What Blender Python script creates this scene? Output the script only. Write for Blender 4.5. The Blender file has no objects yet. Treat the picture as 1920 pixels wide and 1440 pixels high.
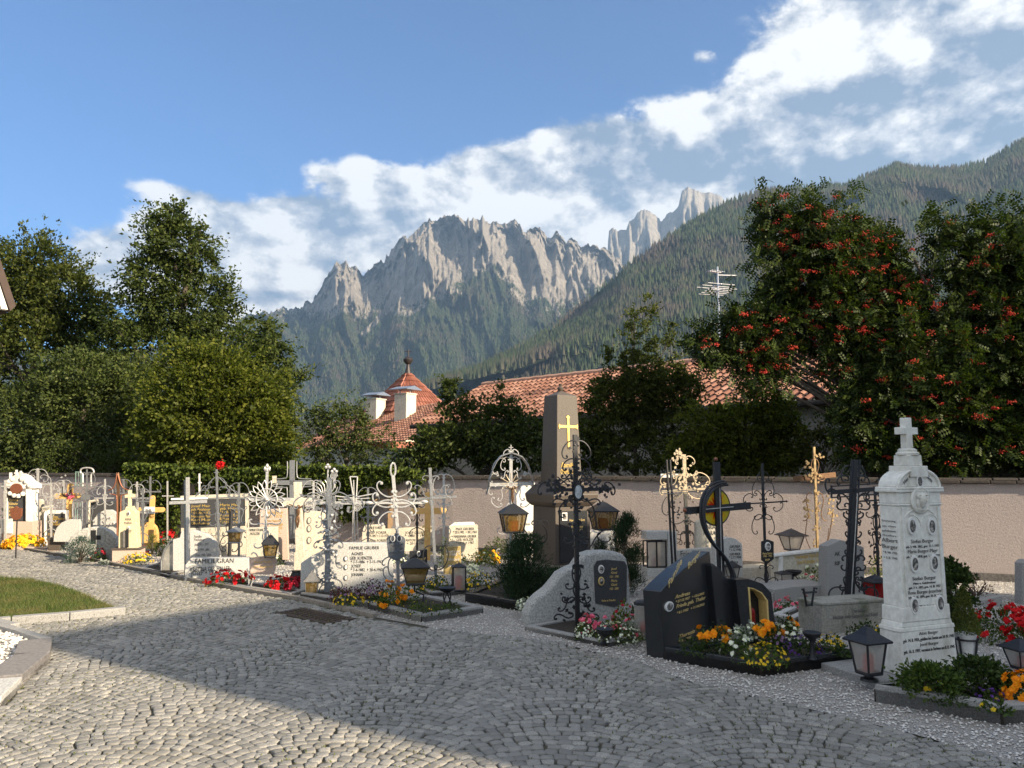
import bpy, math, random
import numpy as np
from mathutils import Vector, Matrix
sc = bpy.context.scene
# ---------------------------------------------------------------- camera
EYE = 1.65; FPX = 1440.0
PITCH = math.atan(155.0/FPX)
cd = bpy.data.cameras.new('camera'); cam = bpy.data.objects.new('camera', cd)
sc.collection.objects.link(cam); sc.camera = cam
cd.sensor_width = 36; cd.lens = 27; cd.clip_start = .1; cd.clip_end = 30000
cam.location = (0, 0, EYE); cam.rotation_euler = (math.pi/2+PITCH, 0, 0)
# ---------------------------------------------------------------- light
ELEV = math.radians(24); AZ = math.atan2(.83, -.55)     # azimuth clockwise from +Y
sc.view_settings.view_transform = 'Standard'; sc.view_settings.look = 'None'
sc.view_settings.exposure = 1.32; sc.view_settings.gamma = 1
sd = bpy.data.lights.new('sun', 'SUN'); sd.energy = 6.2; sd.angle = math.radians(.5); sd.color = (1, .84, .62)
sun = bpy.data.objects.new('sun', sd); sc.collection.objects.link(sun)
SV = Vector((math.sin(AZ)*math.cos(ELEV), math.cos(AZ)*math.cos(ELEV), math.sin(ELEV)))
sun.rotation_euler = SV.to_track_quat('Z', 'Y').to_euler()
world = bpy.data.worlds.new('World'); sc.world = world; world.use_nodes = True
nt = world.node_tree; N = nt.nodes; L = nt.links; N.clear()
def nd(t, **k):
    n = N.new(t)
    for a, b in k.items(): setattr(n, a, b)
    return n
def mth(op, a, b=None, c=None, clamp=False):
    n = N.new('ShaderNodeMath'); n.operation = op; n.use_clamp = clamp
    for i, v in enumerate((a, b, c)):
        if v is None: continue
        if isinstance(v, (int, float)): n.inputs[i].default_value = v
        else: L.new(v, n.inputs[i])
    return n.outputs[0]
def sstep(v, a, b, o0=0., o1=1.):
    n = N.new('ShaderNodeMapRange'); n.interpolation_type = 'SMOOTHSTEP'
    L.new(v, n.inputs[0])
    for i, x in enumerate((a, b, o0, o1)): n.inputs[i+1].default_value = x
    return n.outputs[0]
sky = nd('ShaderNodeTexSky', sky_type='NISHITA', sun_disc=False)
sky.sun_elevation = ELEV; sky.sun_rotation = AZ; sky.altitude = 1200; sky.air_density = 1.0; sky.dust_density = .3; sky.ozone_density = 2.4
tc = nd('ShaderNodeTexCoord'); sx = nd('ShaderNodeSeparateXYZ'); L.new(tc.outputs['Generated'], sx.inputs[0])
az = mth('ARCTAN2', sx.outputs[0], sx.outputs[1]); el = mth('ARCSINE', sx.outputs[2])
cv = nd('ShaderNodeCombineXYZ'); L.new(az, cv.inputs[0]); L.new(mth('MULTIPLY', el, 1.45), cv.inputs[1])
def cloud_noise(scale, detail, rough, off, dist=0.):
    m = nd('ShaderNodeMapping'); m.inputs[1].default_value = off; L.new(cv.outputs[0], m.inputs[0])
    n = nd('ShaderNodeTexNoise'); n.inputs['Scale'].default_value = scale; n.inputs['Detail'].default_value = detail
    n.inputs['Roughness'].default_value = rough; n.inputs['Distortion'].default_value = dist
    L.new(m.outputs[0], n.inputs['Vector']); return n.outputs['Fac']
def blob(px, py, rx, ry, s):      # a patch of cloud, given by where it stands in the sky
    a0 = math.atan((px-960)/FPX); e0 = math.atan((875-py)/FPX*math.cos(a0))
    a = mth('DIVIDE', mth('SUBTRACT', az, a0), rx/FPX); e = mth('DIVIDE', mth('SUBTRACT', el, e0), ry/FPX)
    d = mth('ADD', mth('MULTIPLY', a, a), mth('MULTIPLY', e, e))
    return mth('MULTIPLY', mth('EXPONENT', mth('MULTIPLY', d, -1.)), s)
def total(bl):
    t = 0.
    for b in bl:
        v = blob(*b); t = v if isinstance(t, float) else mth('ADD', t, v)
    return t
BLOBS = [(1880, 40, 300, 120, 1.0), (1720, 80, 160, 90, 1.0), (1860, 130, 170, 80, .9), (1620, 20, 100, 70, .5), (1620, 215, 330, 66, 1.1), (1900, 230, 250, 80, .9), (1250, 290, 260, 75, .75), (1400, 250, 200, 60, .5),
         (1080, 330, 170, 60, .45), (690, 324, 120, 32, .8), (905, 296, 60, 28, .6), (1500, 330, 500, 90, .7), (930, 400, 300, 48, .75),
         (1180, 430, 120, 80, .95), (700, 440, 260, 60, .6), (210, 480, 110, 70, .85), (470, 530, 120, 100, 1.1), (520, 470, 130, 60, .5), (420, 420, 150, 40, .32),
         (300, 345, 60, 14, .3), (1335, 72, 30, 18, .45), (602, 220, 18, 12, .35), (570, 380, 70, 18, .35), (2300, 200, 400, 300, .6)]
cover = total(BLOBS)
n1 = cloud_noise(6.5, 10, .58, (3.1, 1.7, 0), .1); n2 = cloud_noise(17, 6, .6, (7.1, 2.2, 0), .1)
dens = mth('ADD', cover, mth('MULTIPLY', mth('ADD', mth('MULTIPLY', mth('SUBTRACT', n1, .5), 1.7), mth('MULTIPLY', mth('SUBTRACT', n2, .5), .9)), sstep(cover, 0, .4, .45, 1.)))
cosa = mth('COSINE', az)
fill_cloud = mth('ADD', sstep(mth('MULTIPLY', cosa, -1.), -.35, .35), sstep(el, .75, 1.05))  # unseen cloud added behind and overhead to brighten and neutralise the ambient light
dens = mth('ADD', dens, mth('MULTIPLY', fill_cloud, .45)); cosn = cosa
mask = sstep(dens, .24, .52)
n1b = cloud_noise(6.5, 10, .58, (3.1-.028, 1.7-.045, 0), .1); n2b = cloud_noise(17, 6, .6, (7.1-.012, 2.2-.02, 0), .1)
lit = mth('ADD', mth('MULTIPLY', mth('SUBTRACT', n1, n1b), 6.), mth('MULTIPLY', mth('SUBTRACT', n2, n2b), 2.2))
grey = total([(1720, 220, 420, 70, .62), (1450, 320, 320, 50, .32), (1850, 90, 170, 70, .26), (1250, 260, 160, 40, .2), (600, 450, 240, 50, .25), (1150, 330, 200, 40, .15)])
shade = mth('SUBTRACT', mth('ADD', mth('MULTIPLY', lit, .85), .74), grey)
shade = mth('ADD', shade, mth('MULTIPLY', total([(470, 530, 90, 70, 1), (1200, 415, 90, 40, .8), (980, 390, 130, 22, .7), (1265, 205, 50, 12, 1), (1430, 247, 40, 12, .8), (1530, 90, 60, 70, .8), (200, 470, 60, 40, .5)]), .3))
shade = mth('ADD', shade, mth('MULTIPLY', fill_cloud, .12))
cr = nd('ShaderNodeValToRGB'); L.new(shade, cr.inputs[0])
cr.color_ramp.elements[0].position = 0; cr.color_ramp.elements[0].color = (.20, .26, .36, 1)
cr.color_ramp.elements[1].position = 1; cr.color_ramp.elements[1].color = (.93, .90, .86, 1)
e = cr.color_ramp.elements.new(.45); e.color = (.47, .49, .54, 1)
SKYK = .062
bgs = nd('ShaderNodeBackground'); bgs.inputs[1].default_value = SKYK
tint = nd('ShaderNodeMix', data_type='RGBA', blend_type='MULTIPLY'); tint.inputs[0].default_value = 1
L.new(sky.outputs[0], tint.inputs[6]); tint.inputs[7].default_value = (.46, .82, 1.18, 1)
L.new(tint.outputs[2], bgs.inputs[0])
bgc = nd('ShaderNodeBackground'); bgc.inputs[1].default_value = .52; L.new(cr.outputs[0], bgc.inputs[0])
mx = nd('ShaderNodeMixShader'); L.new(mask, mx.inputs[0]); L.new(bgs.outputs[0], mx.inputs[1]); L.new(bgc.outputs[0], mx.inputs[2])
wo = nd('ShaderNodeOutputWorld'); L.new(mx.outputs[0], wo.inputs[0])
world.cycles.sampling_method = 'MANUAL'; world.cycles.sample_map_resolution = 512
c = sc.cycles; c.max_bounces = 5; c.diffuse_bounces = 3; c.glossy_bounces = 2; c.transmission_bounces = 4; c.transparent_max_bounces = 8
c.volume_bounces = 0; c.use_denoising = True; c.caustics_reflective = False; c.caustics_refractive = False
# ---------------------------------------------------------------- helpers
SP, CP = math.sin(PITCH), math.cos(PITCH)
def ray(px, py):
    x = (px-960)/FPX; y = (720-py)/FPX
    return Vector((x, CP-y*SP, SP+y*CP))
def P(px, py, Y):                   # the point at depth Y seen at a pixel of the 1920x1440 photograph
    d = ray(px, py); t = Y/d.y; return Vector((d.x*t, Y, EYE+d.z*t))
def G(px, py, z=0.):                # the point on the ground plane
    d = ray(px, py); t = (z-EYE)/d.z; return Vector((d.x*t, d.y*t, z))
rnd = random.Random(5)
def tag(o, label=None, cat=None, group=None, kind=None):
    if label: o['label'] = label
    if cat: o['category'] = cat
    if group: o['group'] = group
    if kind: o['kind'] = kind
    return o
def thing(name, label, cat, loc=(0, 0, 0), rz=0., group=None):
    o = bpy.data.objects.new(name, None); sc.collection.objects.link(o)
    o.location = loc; o.rotation_euler = (0, 0, rz); o.empty_display_size = .1
    return tag(o, label, cat, group)
def mesh_np(name, V, Fc, mat, parent=None, smooth=False, loc=None):
    V = np.asarray(V, dtype=np.float32); Fc = np.asarray(Fc, dtype=np.int32)
    me = bpy.data.meshes.new(name); k = Fc.shape[1]
    me.vertices.add(len(V)); me.vertices.foreach_set('co', V.ravel())
    me.loops.add(Fc.size); me.loops.foreach_set('vertex_index', Fc.ravel())
    me.polygons.add(len(Fc)); me.polygons.foreach_set('loop_start', np.arange(len(Fc), dtype=np.int32)*k)
    me.polygons.foreach_set('loop_total', np.full(len(Fc), k, dtype=np.int32))
    if smooth: me.polygons.foreach_set('use_smooth', np.ones(len(Fc), dtype=bool))
    me.update(calc_edges=True); me.validate()
    me.materials.append(mat)
    o = bpy.data.objects.new(name, me); sc.collection.objects.link(o)
    if parent: o.parent = parent
    if loc is not None: o.location = loc
    return o
class MB:
    def __init__(s): s.v = []; s.f = []
    def add(s, vs, fs):
        n = len(s.v); s.v += [tuple(v) for v in vs]; s.f += [tuple(i+n for i in f) for f in fs]; return s
    def box(s, cx, cy, cz, sx, sy, sz, tx=1., ty=1., rz=0., ry=0.):      # centre of the bottom face; tx, ty shrink the top
        vs = []
        for z, a, b in ((0, 1, 1), (sz, tx, ty)):
            for i, j in ((-1, -1), (1, -1), (1, 1), (-1, 1)): vs.append([i*sx/2*a, j*sy/2*b, z])
        c_, s_ = math.cos(rz), math.sin(rz); c2, s2 = math.cos(ry), math.sin(ry); o = []
        for x, y, z in vs:
            x, z = x*c2+z*s2, -x*s2+z*c2
            o.append((cx+x*c_-y*s_, cy+x*s_+y*c_, cz+z))
        return s.add(o, [(3, 2, 1, 0), (4, 5, 6, 7), (0, 1, 5, 4), (1, 2, 6, 5), (2, 3, 7, 6), (3, 0, 4, 7)])
    def prism(s, pts, y0, y1):       # outline in x, z pushed along y
        a = sum(pts[i][0]*pts[(i+1) % len(pts)][1]-pts[(i+1) % len(pts)][0]*pts[i][1] for i in range(len(pts)))
        if a < 0: pts = pts[::-1]
        n = len(pts); vs = [(x, y0, z) for x, z in pts]+[(x, y1, z) for x, z in pts]
        return s.add(vs, [tuple(range(n)), tuple(range(2*n-1, n-1, -1))]+[(i, i+n, (i+1) % n+n, (i+1) % n) for i in range(n)])
    def prismz(s, pts, z0, z1, top=None):
        a = sum(pts[i][0]*pts[(i+1) % len(pts)][1]-pts[(i+1) % len(pts)][0]*pts[i][1] for i in range(len(pts)))
        if a < 0: pts = pts[::-1]
        n = len(pts); vs = [(x, y, z0) for x, y in pts]+[(x, y, z1) for x, y in pts]
        return s.add(vs, [tuple(range(n-1, -1, -1)), tuple(range(n, 2*n))]+[(i, (i+1) % n, (i+1) % n+n, i+n) for i in range(n)])
    def lathe(s, prof, n=12, cx=0, cy=0, a0=0., sq=1.):
        vs = []; fs = []
        for r, z in prof:
            for k in range(n):
                a = a0+2*math.pi*k/n; vs.append((cx+r*math.cos(a), cy+r*math.sin(a)*sq, z))
        for i in range(len(prof)-1):
            for k in range(n): fs.append((i*n+k, i*n+(k+1) % n, (i+1)*n+(k+1) % n, (i+1)*n+k))
        fs.append(tuple(range(n-1, -1, -1))); fs.append(tuple(range((len(prof)-1)*n, len(prof)*n)))
        return s.add(vs, fs)
    def tube(s, pts, r, n=6, flat=None):
        pts = [Vector(p) for p in pts]; m = len(pts); rs = r if isinstance(r, (list, tuple)) else [r]*m
        vs = []; fs = []; up = None
        for i, p in enumerate(pts):
            t = (pts[min(i+1, m-1)]-pts[max(i-1, 0)])
            if t.length < 1e-9: t = Vector((0, 0, 1))
            t.normalize()
            if up is None: up = Vector((0, 1, 0)) if abs(t.y) < .9 else Vector((1, 0, 0))
            a = t.cross(up)
            if a.length < 1e-4: a = t.cross(Vector((1, 0, 0)))
            a.normalize(); b = a.cross(t); up = b
            for k in range(n):
                an = 2*math.pi*k/n+.4; vs.append(p+a*(math.cos(an)*rs[i])+b*(math.sin(an)*rs[i]*(flat or 1)))
        for i in range(m-1):
            for k in range(n): fs.append((i*n+k, i*n+(k+1) % n, (i+1)*n+(k+1) % n, (i+1)*n+k))
        fs.append(tuple(range(n-1, -1, -1))); fs.append(tuple(range((m-1)*n, m*n)))
        return s.add(vs, fs)
    def ball(s, c, r, n=8, sc_=(1, 1, 1)):
        m = max(4, n//2+1); prof = []
        vs = []; fs = []
        for i in range(m+1):
            ph = math.pi*i/m
            for k in range(n):
                a = 2*math.pi*k/n; rr = max(math.sin(ph), .02)
                vs.append((c[0]+r*rr*math.cos(a)*sc_[0], c[1]+r*rr*math.sin(a)*sc_[1], c[2]-r*math.cos(ph)*sc_[2]))
        for i in range(m):
            for k in range(n): fs.append((i*n+k, i*n+(k+1) % n, (i+1)*n+(k+1) % n, (i+1)*n+k))
        fs.append(tuple(range(n-1, -1, -1))); fs.append(tuple(range(m*n, m*n+n)))
        return s.add(vs, fs)
    def oval(s, cx, cz, rx, rz, y0, y1, n=20):
        return s.prism([(cx+rx*math.cos(2*math.pi*k/n), cz+rz*math.sin(2*math.pi*k/n)) for k in range(n)], y0, y1)
    def build(s, name, mat, parent=None, smooth=False, bevel=0., loc=None, rz=None, label=None):
        me = bpy.data.meshes.new(name); me.from_pydata(s.v, [], s.f); me.update()
        me.materials.append(mat)
        if smooth:
            me.polygons.foreach_set('use_smooth', [True]*len(me.polygons))
            try: me.set_sharp_from_angle(angle=math.radians(40))
            except Exception: pass
        o = bpy.data.objects.new(name, me); sc.collection.objects.link(o)
        if parent: o.parent = parent
        if loc is not None: o.location = loc
        if rz is not None: o.rotation_euler = (0, 0, rz)
        if bevel:
            b = o.modifiers.new('bevel', 'BEVEL'); b.width = bevel; b.segments = 2; b.limit_method = 'ANGLE'; b.angle_limit = .6
        if label: o['label'] = label
        return o
# ---------------------------------------------------------------- materials
def newmat(name):
    m = bpy.data.materials.new(name); m.use_nodes = True
    t = m.node_tree; b = t.nodes['Principled BSDF']; return m, t, b
def ramp(t, src, stops):
    r = t.nodes.new('ShaderNodeValToRGB'); t.links.new(src, r.inputs[0])
    while len(r.color_ramp.elements) < len(stops): r.color_ramp.elements.new(.5)
    for e_, (p, c_) in zip(r.color_ramp.elements, stops): e_.position = p; e_.color = (*c_[:3], 1)
    return r.outputs[0]
def noise(t, scale, detail=4, rough=.6, vec='Object', stretch=None, kind='ShaderNodeTexNoise', out='Fac'):
    co = t.nodes.new('ShaderNodeTexCoord'); src = co.outputs[vec]
    if stretch:
        m = t.nodes.new('ShaderNodeMapping'); m.inputs[3].default_value = stretch; t.links.new(src, m.inputs[0]); src = m.outputs[0]
    n = t.nodes.new(kind); n.inputs['Scale'].default_value = scale; t.links.new(src, n.inputs['Vector'])
    if kind == 'ShaderNodeTexNoise': n.inputs['Detail'].default_value = detail; n.inputs['Roughness'].default_value = rough
    return n.outputs[out]
def mixc(t, fac, a, b, mode='MIX'):
    m = t.nodes.new('ShaderNodeMix'); m.data_type = 'RGBA'; m.blend_type = mode
    for i, v in ((0, fac), (6, a), (7, b)):
        if isinstance(v, (int, float)): m.inputs[i].default_value = v
        elif isinstance(v, tuple): m.inputs[i].default_value = (*v[:3], 1)
        else: t.links.new(v, m.inputs[i])
    return m.outputs[2]
def mp(t, v, a, b, c_=0., d=1.):
    n = t.nodes.new('ShaderNodeMapRange'); t.links.new(v, n.inputs[0])
    for i, x in enumerate((a, b, c_, d)): n.inputs[i+1].default_value = x
    return n.outputs[0]
def bump(t, b, h, strength=.4, dist=.01):
    n = t.nodes.new('ShaderNodeBump'); n.inputs['Strength'].default_value = strength; n.inputs['Distance'].default_value = dist
    t.links.new(h, n.inputs['Height']); t.links.new(n.outputs[0], b.inputs['Normal'])
def stone(name, c1, c2, fine=90, rough=.6, speck=None, stain=None, stscale=3., b=.25, spec=.4):
    m, t, bs = newmat(name)
    col = ramp(t, noise(t, fine, 3, .7), [(.36, c1), (.64, c2)])
    if speck: col = mixc(t, mp(t, noise(t, fine*1.7, 2, .6), .60, .66), col, speck)
    if stain:
        s1 = noise(t, stscale, 8, .68, stretch=(1, 1, .45)); col = mixc(t, mp(t, s1, .5, .74), col, stain)
    t.links.new(col, bs.inputs['Base Color']); bs.inputs['Roughness'].default_value = rough
    bs.inputs['Specular IOR Level'].default_value = spec
    bump(t, bs, noise(t, fine*.6, 4, .6), b, .004)
    return m
def plain(name, c1, c2=None, rough=.5, metal=0., sc_=40, b=0., emit=0.):
    m, t, bs = newmat(name); c2 = c2 or tuple(x*.7 for x in c1)
    t.links.new(ramp(t, noise(t, sc_, 4, .65), [(.3, c2), (.7, c1)]), bs.inputs['Base Color'])
    bs.inputs['Roughness'].default_value = rough; bs.inputs['Metallic'].default_value = metal
    if b: bump(t, bs, noise(t, sc_*1.5, 4), b, .003)
    return m
def leafmat(name, cols, trans=.35, rough=.5, patch=None, pscale=.4):
    m, t, bs = newmat(name); g = t.nodes.new('ShaderNodeNewGeometry')
    k = len(cols); col = ramp(t, g.outputs['Random Per Island'], [((i+.5)/k, c_) for i, c_ in enumerate(cols)])
    if patch: col = mixc(t, mp(t, noise(t, pscale, 5, .6), .48, .62), col, patch)
    t.links.new(col, bs.inputs['Base Color']); bs.inputs['Roughness'].default_value = rough
    bs.inputs['Specular IOR Level'].default_value = .14
    if trans:
        tr = t.nodes.new('ShaderNodeBsdfTranslucent'); t.links.new(mixc(t, 1., col, (1.5, 1.7, .7), 'MULTIPLY'), tr.inputs[0])
        mxx = t.nodes.new('ShaderNodeMixShader'); mxx.inputs[0].default_value = trans
        t.links.new(bs.outputs[0], mxx.inputs[1]); t.links.new(tr.outputs[0], mxx.inputs[2])
        t.links.new(mxx.outputs[0], t.nodes['Material Output'].inputs[0])
    return m
def glass(name, col, alpha=.45, rough=.1):
    m, t, bs = newmat(name)
    t.links.new(ramp(t, noise(t, 30, 3), [(.3, tuple(x*.6 for x in col)), (.7, col)]), bs.inputs['Base Color'])
    bs.inputs['Roughness'].default_value = rough; bs.inputs['Alpha'].default_value = alpha
    tr = t.nodes.new('ShaderNodeBsdfTranslucent'); tr.inputs[0].default_value = (*col, 1)
    mxx = t.nodes.new('ShaderNodeMixShader'); mxx.inputs[0].default_value = .35
    t.links.new(bs.outputs[0], mxx.inputs[1]); t.links.new(tr.outputs[0], mxx.inputs[2]); t.links.new(mxx.outputs[0], t.nodes['Material Output'].inputs[0])
    return m
# numpy value noise
def vnoise(x, y, seed=0):
    xi = np.floor(x).astype(np.int64); yi = np.floor(y).astype(np.int64); xf = x-xi; yf = y-yi
    def h(a, b):
        n = (a*374761393+b*668265263+seed*1442695041) & 0xffffffff
        n = ((n ^ (n >> 13))*1274126177) & 0xffffffff
        return ((n ^ (n >> 16)) & 0xffff)/65535.
    u = xf*xf*(3-2*xf); v = yf*yf*(3-2*yf)
    return (h(xi, yi)*(1-u)+h(xi+1, yi)*u)*(1-v)+(h(xi, yi+1)*(1-u)+h(xi+1, yi+1)*u)*v
def fbm(x, y, o=5, seed=0, ridged=False):
    s = 0.; a = .5; tot = 0.
    for i in range(o):
        n = vnoise(x*2**i, y*2**i, seed+i*7)
        if ridged: n = 1-np.abs(2*n-1)
        s = s+a*n; tot += a; a *= .5
    return s/tot
def quat_leaves(C, size, rng, aspect=.5, up=0., dirs=None, fold=.15):
    """one small diamond leaf at each point of C"""
    n = len(C); d = rng.normal(size=(n, 3)); d[:, 2] += up
    if dirs is not None: d = d*.55+dirs
    d /= np.linalg.norm(d, axis=1)[:, None]+1e-9
    w = np.cross(d, rng.normal(size=(n, 3))); w /= np.linalg.norm(w, axis=1)[:, None]+1e-9
    nn = np.cross(d, w); s = (size*(.6+.8*rng.random(n)))[:, None]
    V = np.stack([C, C+d*s*.45+w*s*aspect*.5+nn*s*fold, C+d*s, C+d*s*.45-w*s*aspect*.5+nn*s*fold], 1).reshape(-1, 3)
    return V, np.arange(4*n).reshape(-1, 4)
# ---------------------------------------------------------------- land: mountains, air
def prof(pts):
    xs = [p[0] for p in pts]; ys = [p[1] for p in pts]
    return lambda px: np.interp(px, xs, ys)
def el_tan(px, py):          # tan(elevation)*(depth Y) factor for depth along +Y
    d = np.stack([(px-960)/FPX, CP-(720-py)/FPX*SP, SP+(720-py)/FPX*CP], -1)
    return d[..., 0]/d[..., 1], d[..., 2]/d[..., 1]
def mat_mountain(name, rockc, forest, tree_scale):
    m, t, bs = newmat(name)
    at = t.nodes.new('ShaderNodeAttribute'); at.attribute_name = 'rock'
    n_ = noise(t, .006, 8, .7, vec='Object'); n3 = noise(t, .025, 6, .7, stretch=(1, 1, .25))
    a = t.nodes.new('ShaderNodeMath'); a.operation = 'ADD'; t.links.new(at.outputs['Fac'], a.inputs[0]); t.links.new(mp(t, n_, .3, .7, -.45, .45), a.inputs[1])
    rock = ramp(t, n3, [(.25, rockc[0]), (.5, rockc[1]), (.75, rockc[2])])
    fo = ramp(t, noise(t, .03, 6, .7), [(.3, forest[0]), (.55, forest[1]), (.75, forest[2])])
    col = mixc(t, mp(t, a.outputs[0], .45, .58), fo, rock)
    t.links.new(col, bs.inputs['Base Color']); bs.inputs['Roughness'].default_value = .95; bs.inputs['Specular IOR Level'].default_value = .1
    bump(t, bs, noise(t, .03, 8, .75, stretch=(1, 1, .5)), 1., 34)
    return m
def mountain(name, ridge, base_py, Y0, Y1, px0, px1, step, rows, shape, amp, nz, rockline, mat, seed, jag=0., yr=None, scree=(), smooth=False):
    px = np.arange(px0, px1+step, step, dtype=float); t = np.linspace(0, 1.25, rows)
    A, T = np.meshgrid(px, t, indexing='ij')
    pr = ridge(px)+jag*(fbm(px/9., px*0+3.3, 4, seed+50, True)-.6)*-1
    kx, kz = el_tan(px, pr); Yr = np.full_like(px, Y1) if yr is None else yr(px)
    zr = kz*Yr                                   # ridge height at each column
    tt = np.minimum(T, 1.); sh = np.interp(tt, *shape)
    Y = Y0+(Yr[:, None]-Y0)*T
    Z = zr[:, None]*sh
    Z = np.where(T > 1, zr[:, None]*(1-(T-1)*2.2), Z)
    env = np.clip(T*3, 0, 1)*np.clip((1.02-T)*9, 0, 1)
    wx = A/nz[0]+(fbm(A/nz[0]*.6, T*nz[1]*1.3+5, 3, seed+31)-.5)*2.6+T*nz[1]*.35
    rd = .35*fbm(wx, T*nz[1]+A/nz[0]*.5, 6, seed, True)+.65*fbm(A/nz[0]*.9+T*4, T*nz[1]*3.0-A/nz[0]*.5, 7, seed+70, True)
    big = fbm(A/nz[0]/4.4+T*nz[1]*.6, T*nz[1]*.5, 3, seed+9, True)
    D = (rd-.55)*amp*env*(.12+1.05*sh**1.5)+(big-.55)*amp*2.4*env*sh
    X = kx[:, None]*Y
    k_ = 1-D*1.3/Y
    X = X*k_; Y = Y*k_; Z = Z*k_
    V = np.stack([X, Y, Z+EYE], -1).reshape(-1, 3); n = len(px)
    i, j = np.meshgrid(np.arange(n-1), np.arange(rows-1), indexing='ij'); b = (i*rows+j).ravel()
    F_ = np.stack([b, b+rows, b+rows+1, b+1], -1)
    # the picture row at which each vertex stands decides rock or wood
    el = (V[:, 2]-EYE)/V[:, 1]; py = 875-el*FPX
    o = mesh_np(name, V, F_, mat, smooth=smooth)
    rl = rockline(np.clip(960+FPX*V[:, 0]/V[:, 1], px0, px1))
    rk = np.clip((rl-py)/90.+.5, 0, 1)
    vx = 960+FPX*V[:, 0]/V[:, 1]
    for line, wd in scree:
        for (xa, ya), (xb, yb) in zip(line, line[1:]):
            u = np.clip(((vx-xa)*(xb-xa)+(py-ya)*(yb-ya))/((xb-xa)**2+(yb-ya)**2), 0, 1)
            rk = np.maximum(rk, np.clip(1.9-np.hypot(vx-xa-u*(xb-xa), py-ya-u*(yb-ya))/wd*.9, 0, 1.5))
    a = o.data.attributes.new('rock', 'FLOAT', 'POINT'); a.data.foreach_set('value', rk.astype(np.float32))
    return tag(o, kind='structure'), V.reshape(n, rows, 3), rk.reshape(n, rows)
ridgeM = prof([(-400, 640), (200, 660), (380, 640), (470, 590), (520, 582), (560, 578), (590, 560), (612, 520), (630, 495), (650, 492), (668, 505), (682, 520), (700, 502), (725, 482),
               (745, 455), (770, 438), (790, 425), (800, 415), (830, 410), (860, 405), (880, 415), (905, 408), (925, 420), (945, 424), (965, 414), (985, 436), (1010, 430),
               (1030, 446), (1045, 436), (1062, 455), (1072, 444), (1085, 460), (1110, 462), (1140, 470), (1160, 490), (1230, 540), (1400, 600), (1700, 640), (2300, 640)])
rockM = prof([(0, 600), (480, 580), (520, 590), (600, 596), (640, 585), (680, 590), (720, 575), (760, 585), (800, 570), (840, 548), (880, 520), (930, 505), (980, 560), (1040, 575), (1100, 560), (1160, 520), (1250, 480), (2000, 400)])
MM = mat_mountain('mountain rock and wood', [(.12, .11, .10), (.26, .235, .205), (.44, .39, .34)], [(.022, .034, .018), (.04, .055, .025), (.085, .085, .05)], 1)
mtn, VM, RM = mountain('mountain', ridgeM, 840, 2300, 5600, -250, 1500, 1.5, 240, ([0, .35, .55, .68, .8, .9, 1], [0, .22, .46, .66, .84, .94, 1]), 330, (15, 5.2), rockM, MM, 3, jag=21,
    scree=(([(728, 545), (722, 575), (700, 602), (676, 626)], 3.5), ([(740, 545), (732, 580)], 2), ([(1010, 520), (1050, 590)], 2), ([(1100, 560), (1060, 620)], 2.5), ([(960, 540), (990, 580)], 2)))
ridgeR = prof([(1040, 560), (1120, 520), (1138, 490), (1141, 436), (1150, 426), (1158, 434), (1166, 426), (1174, 430), (1180, 412), (1195, 396), (1212, 392), (1225, 402), (1238, 414), (1250, 402), (1262, 398),
               (1272, 384), (1279, 356), (1288, 347), (1296, 350), (1310, 360), (1330, 362), (1350, 368), (1366, 380), (1420, 400), (1600, 430), (1900, 450)])
MR = mat_mountain('peak rock', [(.13, .12, .11), (.26, .235, .20), (.38, .34, .30)], [(.16, .15, .14), (.2, .19, .17), (.25, .23, .2)], 1)
mountain('mountain_peak', ridgeR, 840, 5200, 7200, 1020, 1700, 2.0, 80, ([0, .4, .7, 1], [0, .35, .62, 1]), 300, (12, 2.6), prof([(0, 900), (2000, 900)]), MR, 21, jag=14)
ridgeN = prof([(300, 872), (600, 790), (760, 742), (820, 718), (900, 694), (980, 652), (1050, 606), (1100, 566), (1150, 524), (1180, 496), (1240, 455), (1300, 415), (1365, 380), (1430, 358), (1500, 354),
               (1580, 350), (1640, 326), (1680, 310), (1740, 318), (1800, 316), (1850, 305), (1880, 286), (1920, 262), (2100, 190), (2600, 150)])
MN = mat_mountain('wooded hill', [(.2, .19, .17), (.25, .24, .21), (.3, .28, .25)], [(.02, .03, .015), (.035, .045, .02), (.07, .075, .035)], 1)
hill, VN, RN = mountain('wooded_hill', ridgeN, 860, 1250, 2400, 300, 2600, 4.0, 90, ([0, .3, .6, 1], [0, .3, .6, 1]), 170, (120, 1.6), prof([(0, 0), (2600, 0)]), MN, 33,
                        yr=lambda p: np.interp(p, [300, 800, 1400, 2000], [1700, 1850, 2500, 2700]))
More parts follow.
